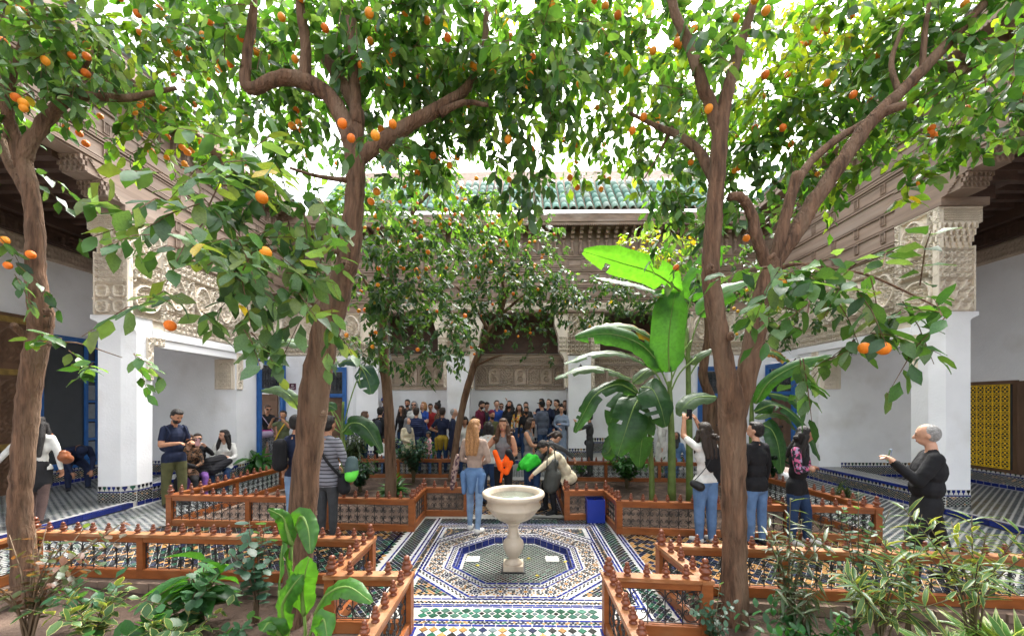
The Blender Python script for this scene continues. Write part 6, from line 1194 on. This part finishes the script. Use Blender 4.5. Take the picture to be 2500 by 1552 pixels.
# --- the queue under the far gallery
QG = 'visitors queueing in front of the far gallery'
def q(label, u, hv, d, z=.25, **k): k.setdefault('vox', .021); return person(label, u, d, z, hv=hv, group=QG, **k)
q('older blonde woman in patterned blouse at the left of the queue', 866, 1019, 10.4, 0, face=170, top='pattern', bottom='djeans', hair=('bob', 'pale'), fem=True)
q('brown haired woman in dark jacket next to the older blonde woman', 889, 1006, 10.6, 0, face=130, top='charcoal', hair=('long', 'brown', .14), fem=True, aR='chin')
r, hnd, up_ = q('man in black with backpack, back turned, left part of queue', 928, 996, 10.7, 0, face=180, top='black', bottom='black', hair=('short', 'black'), bulk=1.1)
blob('backpack', 'black backpack on the man left of the slim orange tree', 'backpack', [(up_(0, -.10, .75), up_(0, -.11, .62), .10, .12, simple('backpack_cloth', (.02, .024, .035), .7))], .016)
q('man in bright blue cap and dark jacket behind the slim tree', 938, 972, 12.2, face=70, top='navy', hair=('cap', 'dark', 'blue'), bulk=1.1, beard=True)
q('woman in black with dark hair looking left beside the slim tree', 981, 992, 11.7, face=-25, top='black', hair=('long', 'dark', .18), fem=True, skin='tan')
q('bearded man in dark jacket at the wall, left part of queue', 995, 977, 12.6, face=0, top='charcoal', hair=('short', 'black'), beard=True, skin='tan')
q('grey haired woman in sunglasses and white shirt', 1011, 981, 12.0, face=5, top='white', hair=('bob', 'grey'), glasses=True, fem=True)
q('woman in grey headscarf and cream coat', 994, 1021, 10.2, 0, face=60, top='cream', bottom='khaki', hair=('hijab', 'dark', 'grey'), fem=True, bulk=1.15, aR='front', hem=.1)
q('man in quilted navy jacket seen from behind', 1016, 997, 10.7, 0, face=175, top='puffnavy', hair=('short', 'dark'), bulk=1.25, hem=.04)
q('blonde woman in blue top looking up right', 1034, 983, 12.1, face=-30, top='blue', sleeve='short', hair=('bob', 'blonde'), fem=True, aL='cross', aR='cross', hp=-10)
q('young man in red top at the wall', 1051, 987, 12.4, face=15, top='red', hair=('short', 'black'), skin='tan')
q('woman with high bun and leopard jacket', 1070, 984, 11.6, face=-80, top='leopard', hair=('bun', 'black'), skin='dark', fem=True, bulk=1.15)
q('man in navy polo shirt with mustard jacket round his waist', 1080, 997, 10.8, 0, face=165, top='navy', sleeve='short', bottom='djeans', hair=('short', 'dark'), belt='mustard', skin='tan', aL='hip')
q('child in pink jacket in front of the queue', 1048, 1054, 10.2, 0, face=-60, top='pink', bottom='jeans', hair=('child', 'black', 'charcoal'), skin='mid')
q('small child in white with pink backpack beside the slim tree', 938, 1066, 10.4, 0, face=30, top='white', bottom='jeans', hair=('child', 'black', 'black'), skin='mid')
q('white haired man in navy coat beside the leaning trunk', 1106, 999, 10.5, 0, face=100, top='navy', bottom='navy', hair=('bald', 'grey'), bulk=1.2, hem=.14, extra=[('ell', (0, .05, .72), (.04, .03, .09), 'lgrey')])
q('woman in white T-shirt right of the leaning trunk', 1134, 1018, 10.0, 0, face=15, top='white', sleeve='short', hair=('bob', 'black'), skin='tan', fem=True, hp=20)
q('dark haired woman behind the blonde woman', 1157, 1018, 10.4, 0, face=20, top='charcoal', hair=('long', 'dark', .14), fem=True)
q('man in maroon sweater at the far wall', 1172, 980, 12.0, face=60, top='maroon', hair=('short', 'black'), beard=True, hp=20)
q('person with hand on forehead next to the maroon sweater', 1187, 983, 12.3, face=30, top='dgrey', hair=('short', 'black'), aL='head', hp=15)
q('man in olive jacket and dark red beanie', 1200, 1004, 10.5, 0, face=35, top='olive', hair=('beanie', 'black', 'maroon'), beard=True, bulk=1.2, skin='tan')
q('man in royal blue sweater looking up', 1213, 979, 12.0, face=10, top='blue', hair=('short', 'dark'), hp=-12)
q('person in white raising an arm above the queue', 1224, 986, 12.7, face=0, top='white', hair=('short', 'brown'), aL='raise_', glasses=True)
q('curly bearded man in black leather jacket', 1244, 980, 11.7, face=-20, top='puffblack', hair=('curly', 'black', .10), beard=True, hp=-15, bulk=1.12, skin='tan')
q('woman in yellow patterned top and denim skirt', 1268, 988, 11.6, face=-5, top='yellowpat', bottom='djeans', hair=('long', 'dark', .2), fem=True, skirt=.2, hem=.0)
q('man in dark shirt in front of the yellow top', 1285, 994, 11.3, face=-10, top='black', hair=('short', 'black'), skin='mid', beard=True)
q('man with beard looking over from the wall', 1284, 983, 12.6, face=0, top='dgrey', hair=('short', 'dark'), beard=True)
q('man in grey quilted jacket and black cap, arm raised', 1324, 981, 11.1, face=-135, top='puffgrey', bottom='djeans', hair=('cap', 'dark', 'black'), bulk=1.28, aL='chin', aR='down', hem=.04)
q('dark haired man at the wall behind the black cap', 1323, 975, 12.8, face=-30, top='navy', hair=('short', 'black'))
q('man in navy top looking up beside the black cap', 1339, 976, 12.2, face=-40, top='navy', hair=('short', 'dark'), hp=-20)
q('man in black quilted jacket near the far column', 1360, 977, 12.2, face=-50, top='puffblack', hair=('short', 'black'), bulk=1.15)
q('woman in dark coat near the far column', 1366, 988, 12.7, face=-45, top='charcoal', hair=('short', 'dark'), fem=True)
q('woman in pale grey dress at the right end of the queue', 1371, 991, 11.3, face=-15, top='dress', bottom='dress', hair=('bun', 'black'), fem=True, skirt=.33, aL='cross', aR='front')
q('tall man in black at the right end of the queue', 1380, 979, 12.7, face=-20, top='black', hair=('short', 'brown'))
# --- middle
r, hnd, up_ = person('woman with long blonde hair, beige sweater and denim jacket round her waist', 1158, 5.85, 0, hv=1027, face=165, top='beige', bottom='ljeans', shoes='white', hair=('straight', 'blonde', .17), fem=True, belt='jeans', vox=NEAR, hy=-25, aR='front', aL='front', legL=((.03, .15, -1), (0, -.02, -1)), legR=((.03, -.1, -1), (0, -.15, -1)), legb=.9)
sc_, a_ = blob('scarf', 'plaid scarf hanging from the arm of the blonde woman', 'scarf', [(up_(-.15, -.03, .66), up_(-.19, -.02, .50), .04, .05, CL['plaid']), (up_(-.19, -.02, .50), up_(-.22, 0, .36), .05, .035, CL['plaid'])])
r, hnd, up_ = person('smiling woman in grey sleeveless top with long curly hair', 1229, 6.7, 0, hv=1025, face=-8, top='grey', bottom='black', sleeve='none', hair=('curly', 'brown', .17), fem=True, skin='tan', vox=NEAR, aL='front', aR='out', hp=4)
blob('orange_cloth', 'bright orange cloth with black jacket over the arm of the smiling woman', 'scarf', [(up_(-.08, .13, .66), up_(-.05, .15, .55), .05, .06, CL['orange']), (up_(.06, .15, .66), up_(.0, .16, .50), .045, .05, CL['orange']), (up_(-.1, .14, .56), up_(-.06, .16, .46), .05, .05, CL['orange']), (up_(-.02, .16, .48), up_(.0, .16, .36), .03, .02, CL['orange']), (up_(-.08, .15, .66), up_(-.12, .12, .56), .06, .05, CL['black'])], .011)
person('woman in white T-shirt and dark jeans behind the smiling woman', 1193, 7.4, 0, hv=1033, face=170, top='white', bottom='djeans', sleeve='short', hair=('bob', 'black'), fem=True, vox=.014)
person('woman in grey vest top standing sideways right of the orange cloth', 1290, 8.1, 0, hv=1022, face=70, top='grey', bottom='djeans', sleeve='none', hair=('bob', 'dark'), fem=True, vox=.014, hp=15, aR='fwd', skin='tan')
person('woman bending forward with bright green jacket round her waist', 1303, 7.0, 0, h=1.64, face=125, top='dgrey', bottom='djeans', hair=('pony', 'dark'), fem=True, vox=.0125, lean=48, hp=10, belt='brightgreen', aL='reach', aR='reach', extra=[('cap', (-.05, -.055, .52), (-.05, -.06, .40), .05, .05, 'brightgreen'), ('cap', (.05, -.055, .52), (.05, -.06, .40), .05, .05, 'brightgreen')])
person('man in cream sweater crouched on the fence corner', 1372, 7.05, 0, h=1.74, face=-70, top='cream', bottom='black', hair=('short', 'black'), seat=.50, lean=36, hp=22, aL='reach', aR='lap', vox=.012, skin='tan', bulk=1.22, beard=True, hem=.03, legL=((.2, .95, -.3), (0, -.1, -1)), legR=((.2, .9, -.35), (0, -.05, -1)), xy=(.90, 7.05))
bg3, a_ = blob('travel_bag', 'dark grey travel bag standing behind the fountain', 'bag', [(P(1345, 1185, 6.7), P(1350, 1160, 6.7), .14, .15, simple('bag_grey', (.06, .062, .055), .7, .3, 20)), (P(1345, 1140, 6.7), P(1352, 1130, 6.7), .11, .09, M['bag_grey'])]); strap(bg3, a_, [P(1335, 1150, 6.6), P(1338, 1095, 6.6), P(1352, 1095, 6.6), P(1358, 1150, 6.6)], M['bag_grey'], .01)
# --- right side
r, hnd, up_ = person('man in dark green shirt photographing left of the banana plant', 1440, 10.2, 0, h=1.66, face=-110, top='charcoal', bottom='dgrey', sleeve='short', hair=('short', 'black'), aL='photo', aR='down', skin='tan', vox=.015)
blob('shoulder_bag', 'black camera bag of the man in dark green shirt', 'bag', [(up_(.12, .06, .50), up_(.12, .0, .47), .09, .09, CL['black'])])
person('person in white robe behind the banana leaves', 1615, 10.0, 0, h=1.62, face=60, top='white', bottom='white', skirt=.4, hair=('hijab', 'dark', 'white'), bulk=1.2, vox=.018)
person('person in denim and headscarf sitting behind the banana stems', 1652, 10.0, 0, h=1.5, face=-40, top='jeans', bottom='jeans', hair=('hijab', 'dark', 'charcoal'), seat=.35, skin='mid', vox=.018, legL=((.12, .95, -.2), (0, .1, -1)), legR=((.12, .95, -.2), (0, .1, -1)))
r, hnd, up_ = person('woman in white top and wide blue jeans holding up a phone', 1722, 5.4, 0, hv=1036, face=-165, top='white', bottom='jeans', shoes='white', hair=('curly', 'dark', .15), fem=True, vox=NEAR, aL='high', aR='high', sleeve='short', legb=1.15, skin='tan', extra=[('ell', (.03, -.055, .70), (.075, .03, .12), 'black'), ('cap', (.09, -.03, .62), (.1, -.03, .52), .05, .04, 'black')])
phone('phone held up high by the woman in wide blue jeans', (hnd[-1] + hnd[1]) / 2 + Vector((0, 0, .05)), 0, 0)
bg4, a_ = blob('shoulder_bag', 'small black quilted shoulder bag of the woman in wide jeans', 'bag', [(up_(-.14, -.03, .49), up_(-.11, -.07, .47), .055, .065, LEATH)]); strap(bg4, a_, [up_(-.14, -.02, .50), up_(-.05, -.09, .66), up_(.06, -.05, .84)], LEATH, .006)
person('man in black jacket and jeans behind the forked tree', 1846, 5.3, 0, hv=1035, face=-160, top='black', bottom='jeans', hair=('short', 'black'), skin='light', vox=NEAR, bulk=1.15, hem=.04, hy=25, hp=-5)
person('laughing woman in black vest with floral sleeves', 1945, 5.35, 0, h=1.60, face=40, top='black', bottom='djeans', hair=('curly', 'black', .13), fem=True, shoes='white', vox=NEAR, bulk=1.12, aL='cross', aR='cross', vest='floral', hy=25, hp=12, legb=1.12, lean=4, legR=((.05, -.05, -1), (0, -.05, -1)), legL=((.1, .22, -1), (.05, .0, -1)), skin='mid', hem=.06)
r, hnd, up_ = person('man with shaved grey head and black jacket leaning back to take a picture', 2262, 4.2, 0, h=1.72, face=-125, top='black', bottom='black', hair=('bald', 'grey'), skin='light', vox=.0095, bulk=1.3, aL=((.1, .45, -.85), (-.3, .7, .75)), aR=((.2, .4, -.9), (-.5, .75, .7)), lean=-4, belly=.006, hem=.04, legL=((.25, .35, -1), (.05, .0, -1)), legR=((.3, -.35, -1), (.1, -.25, -1)), legb=1.15, hy=-15, hp=8)
phone('phone in clear case held by the man with shaved head', (hnd[1] + hnd[-1]) / 2 + Vector((-.03, -.02, .05)), 60, 10, 'dress')
finish_skins()

# ------------------------------------------------------------------ bed plants
def bush(name, label, base, stems, leaf, lsize, cols, per, spread, hgt, arch=.5, droop=.25, up=.5, single=220, group=None, cat='plant', edge=None, stemr=.006, stemc=(.10, .08, .04), tipw=0):
    """stems rise from base and arch outwards; leaves sit along them"""
    root = thing(name, label, cat, tuple(base), group); sm = MB(); L_ = []
    for k in range(stems):
        a = random.uniform(0, 2 * PI); o = random.uniform(.3, 1) * spread; h = hgt * random.uniform(.65, 1.05); p1 = Vector((math.cos(a) * o * .25, math.sin(a) * o * .25, h * .5)); p2 = Vector((math.cos(a) * o, math.sin(a) * o, h * (1 - arch * .3)))
        c = catmull([Vector((random.uniform(-.03, .03), random.uniform(-.03, .03), -.02)), p1, p2], 6); sm.tube(c, [stemr * (1 - .6 * i / len(c)) for i in range(len(c))], 5)
        for j in range(per):
            t = .25 + .75 * (j + random.random()) / per; t = t ** (1 - tipw * .5); i = min(int(t * (len(c) - 1)), len(c) - 2); p = c[i].lerp(c[i + 1], t * (len(c) - 1) - i); tg = (c[i + 1] - c[i]).normalized(); w = j * 2.4 + random.uniform(-.4, .4); sd = tg.orthogonal().normalized(); sd = Matrix.Rotation(w, 3, tg) @ sd
            ax = (sd + tg * up * (1.5 if t > .9 else 1) + Vector((0, 0, -droop))).normalized(); L_.append((p, ax, Vector((0, 0, 1)) + sd * -.3 + Vector((random.uniform(-.3, .3), random.uniform(-.3, .3), 0)), random.uniform(*lsize), jit(random.choice(cols), .25)))
    sm.build('stem', simple(name + '_stem', stemc, .7), root, True); L_.sort(key=lambda q: q[0].y); me = LM[leaf]
    for q in L_[:single]:
        o = leaf_obj(me, root, *q)
        if edge: leaf_obj(me, o, Vector((0, 0, -.006 / q[3] * .3)), (0, 1, 0), (0, 0, 1), 1.0, edge).scale = (1.2, 1.02, 1)
        if edge: o.children[0].name = 'leaf_margin'
    if len(L_) > single:
        q = L_[single:]; tp = dict(citrus=CITRUS, narrow=NARROW, oval=OVAL, broad=BROAD)[leaf]; link('foliage', leaf_cloud('foliage', tp, np.array([x[0] for x in q]), np.array([x[1] for x in q]), np.array([x[2] for x in q]), np.array([x[3] for x in q]), np.array([x[4] for x in q]), M['leaf']), root)['kind'] = 'stuff'
    return root
def at(u, v, z=-.08): p = G(u, v, z); return p
def atd(u, d, z=-.08): p = P(u, 982, d); p.z = z; return p
C_RED = [(.16, .10, .06), (.10, .13, .05), (.20, .09, .06), (.09, .14, .07), (.13, .12, .09)]; C_GRN = [(.035, .13, .03), (.05, .17, .04), (.07, .20, .06), (.03, .10, .03)]; C_BLU = [(.05, .12, .085), (.07, .16, .11), (.04, .10, .06)]; C_VAR = [(.07, .15, .05), (.10, .19, .06), (.05, .12, .04)]; C_OLE = [(.07, .11, .055), (.10, .14, .07), (.05, .085, .04)]; C_DRK = [(.022, .07, .035), (.03, .085, .05), (.02, .055, .03)]; CREAM = (.55, .55, .26)
bush('shrub', 'shrub with round reddish leaves in the lower left corner', atd(70, 3.3), 18, 'oval', (.06, .085), C_RED, 14, .62, .98, .3, .1, .3, group='plants in the near beds', stemr=.009, stemc=(.15, .10, .06))
bush('variegated_shrub', 'low shrub with cream edged leaves at the lower left', atd(225, 3.15), 11, 'citrus', (.085, .125), C_VAR, 9, .38, .55, .5, .1, .5, edge=CREAM, group='plants in the near beds'); bush('variegated_shrub', 'cream edged shrub at the bottom between the left tree and calla leaves', atd(440, 3.05), 9, 'citrus', (.08, .115), C_VAR, 9, .38, .46, .5, .1, .5, edge=CREAM, group='plants in the near beds')
bush('canna', 'broad leaved plant with drooping leaves in the near left bed', atd(490, 3.5), 7, 'broad', (.26, .36), C_GRN, 5, .22, .72, .5, .35, .6, group='plants in the near beds', stemr=.01); bush('hibiscus', 'dark green shrub with toothed leaves beside the leaning tree', atd(625, 3.6), 11, 'oval', (.085, .125), C_BLU, 13, .36, .95, .3, .2, .3, group='plants in the near beds', stemr=.008, stemc=(.12, .08, .05)); bush('hibiscus', 'light green leafy shrub in the middle of the near left bed', atd(455, 3.3), 9, 'oval', (.09, .13), [(.06, .16, .07), (.08, .2, .09), (.05, .13, .06)], 10, .32, .66, .4, .2, .3, group='plants in the near beds'); bush('seedling', 'small green seedling at the left of the near left bed', atd(215, 3.5), 6, 'citrus', (.10, .17), [(.05, .15, .07), (.07, .19, .09)], 6, .34, .55, .5, .2, .4, group='plants in the near beds'); bush('seedling', 'small sprawling seedling before the leaning tree', atd(570, 3.2), 5, 'oval', (.07, .10), [(.06, .16, .08)], 7, .28, .22, .6, .1, .4, group='plants in the near beds')
bush('seedling', 'green sapling at the bottom edge left of the calla leaves', atd(330, 3.05), 7, 'oval', (.09, .14), C_GRN, 8, .34, .42, .5, .1, .4, group='plants in the near beds')
# big upright leaves in front of the leaning tree
cal = thing('calla_plant', 'tall plant with big glossy calla leaves at the bottom left of centre', 'plant', (0, 0, 0), 'plants in the near beds')
CG = (.06, .19, .03)
for pts, w, nrm in (([(712, 1330, 2.93), (700, 1290, 2.90), (690, 1262, 2.86), (655, 1242, 2.79)], 0.052, (.3, -.7, .6)), ([(712, 1420, 2.93), (703, 1380, 2.90), (690, 1330, 2.86), (682, 1440, 2.79)], 0.048, (-.6, -.7, .1)), ([(722, 1300, 2.99), (735, 1260, 2.93), (752, 1290, 2.86), (758, 1350, 2.79)], 0.071, (.4, -.9, .2)), ([(742, 1500, 2.79), (738, 1440, 2.73), (745, 1400, 2.66), (755, 1360, 2.63)], 0.081, (.2, -1, .1)), ([(700, 1540, 2.79), (690, 1480, 2.73), (715, 1430, 2.66), (740, 1400, 2.66)], 0.071, (-.2, -1, .2)), ([(770, 1500, 2.79), (800, 1450, 2.66), (850, 1432, 2.59), (908, 1470, 2.53)], 0.071, (0, -.6, .8)), ([(690, 1560, 2.79), (660, 1520, 2.66), (640, 1540, 2.59)], 0.076, (0, -.6, .8)), ([(780, 1560, 2.66), (790, 1510, 2.59), (800, 1560, 2.53)], 0.067, (.3, -.9, .2))):
    banana_leaf(cal, pts, w, nrm, jit(CG, .2), 0)
for pts in ([(700, 1600, 2.93), (708, 1480, 2.93), (712, 1330, 2.93)], [(735, 1600, 2.86), (745, 1550, 2.79), (742, 1490, 2.79)], [(690, 1600, 2.93), (683, 1500, 2.86), (682, 1440, 2.79)], [(740, 1600, 2.93), (760, 1540, 2.79), (772, 1500, 2.79)]): petiole(cal, pts, .011)
# right bed
bush('oleander', 'grey green oleander leaning over the near right fence', atd(1925, 3.45), 8, 'narrow', (.12, .19), C_OLE, 22, .30, 1.22, .3, .25, .5, group='plants in the near beds', stemr=.008); bush('oleander', 'oleander stems hanging inside the near right fence', atd(1950, 3.2), 7, 'narrow', (.11, .17), C_OLE, 16, .34, .75, .7, .6, .2, group='plants in the near beds', stemr=.007)
bush('rose_bush', 'tall thin rose bush with small leaves behind the oleander', atd(2095, 3.35), 9, 'oval', (.05, .075), [(.05, .13, .06), (.07, .17, .08), (.04, .10, .045)], 22, .34, 1.32, .3, .05, .3, group='plants in the near beds', stemr=.006); bush('rose_bush', 'small rose bush at the foot of the forked tree', atd(1745, 3.1), 9, 'oval', (.04, .055), C_BLU, 14, .36, .58, .4, .05, .3, group='plants in the near beds'); bush('rose_bush', 'rose stems in front of the man with shaved head', atd(2215, 3.35), 6, 'oval', (.05, .07), [(.05, .13, .06), (.07, .17, .08)], 14, .24, 1.22, .3, .05, .3, group='plants in the near beds')
bush('variegated_shrub', 'tall cream striped shrub in the near right bed, rightmost', atd(2375, 3.1), 10, 'narrow', (.13, .19), C_VAR, 17, .45, 1.18, .3, .05, .5, edge=(.60, .58, .24), group='plants in the near beds', stemr=.008, tipw=.8); bush('variegated_shrub', 'cream striped shrub between the rose bushes in the near right bed', atd(2150, 3.05), 10, 'narrow', (.14, .2), C_VAR, 15, .42, .98, .3, .1, .5, edge=(.60, .58, .24), group='plants in the near beds', stemr=.008, tipw=.7)
bush('ground_cover', 'low dark green leafy cover at the bottom right of centre', atd(2010, 3.0), 30, 'citrus', (.07, .10), [(.03, .13, .04), (.045, .17, .05), (.025, .10, .03)], 14, .62, .32, .5, .1, .4, group='plants in the near beds', single=300); bush('spider_plant', 'striped spider plant in the lower right corner', atd(2450, 3.0), 26, 'narrow', (.24, .36), [(.10, .24, .05), (.16, .30, .08), (.08, .2, .04)], 5, .12, .16, .3, .2, 1.0, group='plants in the near beds', edge=(.5, .55, .3)); bush('spider_plant', 'striped spider plant left of the lower right corner', atd(2310, 2.95), 16, 'narrow', (.2, .3), [(.08, .2, .05), (.12, .26, .06)], 5, .12, .14, .3, .2, 1.0, group='plants in the near beds', edge=(.5, .55, .3))
# far beds
FB = dict(group='bushes in the far beds')
for (u, v, lab, lf, ls, cc, n, per, sp, hh) in ((880, 1200, 'dark bush at the front of the far left bed', 'citrus', (.06, .09), C_DRK, 26, 12, .38, .42), (862, 1165, 'spiky grey green plant behind the striped shirt', 'narrow', (.14, .22), C_OLE, 18, 14, .38, .75), (1010, 1175, 'leafy bush right of the slim orange tree', 'oval', (.06, .09), C_BLU, 22, 14, .42, .72), (1050, 1150, 'bush at the foot of the leaning trunk', 'oval', (.05, .08), C_GRN, 18, 12, .4, .55), (960, 1210, 'strappy green plant at the slim tree', 'narrow', (.2, .3), C_GRN, 10, 4, .1, .15), (620, 1160, 'broad leaved seedlings in the left part of the far left bed', 'broad', (.22, .34), C_GRN, 8, 4, .5, .35), (760, 1190, 'green shoots left of the striped shirt', 'broad', (.15, .25), C_GRN, 6, 4, .3, .3),
                                       (1530, 1190, 'bush at the front of the far right bed', 'oval', (.07, .10), C_GRN, 22, 14, .42, .55), (1500, 1150, 'low bush beside the fence corner of far right bed', 'oval', (.05, .08), C_BLU, 12, 10, .3, .4), (1420, 1165, 'small plant near the path in the far right bed', 'oval', (.05, .07), C_GRN, 9, 9, .25, .25), (1760, 1170, 'dark undergrowth behind the woman in wide jeans', 'citrus', (.07, .1), C_DRK, 22, 12, .45, .45), (1880, 1190, 'dark shrub between black jacket and floral sleeves', 'oval', (.08, .12), C_DRK, 18, 12, .4, .6), (2060, 1225, 'pale grassy tuft at the corner of the far right bed', 'narrow', (.15, .22), C_OLE, 12, 5, .12, .15), (1620, 1165, 'green undergrowth below the banana plant', 'citrus', (.06, .1), C_GRN, 18, 12, .5, .35)):
    bush('bush', lab, at(u, v, -.02), int(n * 1.7), lf, (ls[0] * 1.3, ls[1] * 1.3), cc, int(per * 1.5), sp * 1.3, hh * 1.75, single=60, **FB)
# dry fallen leaves
for i, (u, v) in enumerate(((1138, 1356), (1170, 1380), (1285, 1362), (1307, 1405), (1385, 1368))):
    p = G(u, v, -.066); o = leaf_obj(LM['citrus'], None, p, (random.uniform(-1, 1), random.uniform(-1, 1), 0), (0, .1, 1), .075, (.55, .45, .06), 'fallen_leaf')
    tag(o, ('yellow leaf left of the left drain stone', 'yellow leaf in front of the left drain stone', 'yellow leaf at the fountain foot', 'small yellow leaf on the near pool edge tiles', 'yellow leaf right of the right drain stone')[i], 'leaf', 'fallen leaves in the pool')
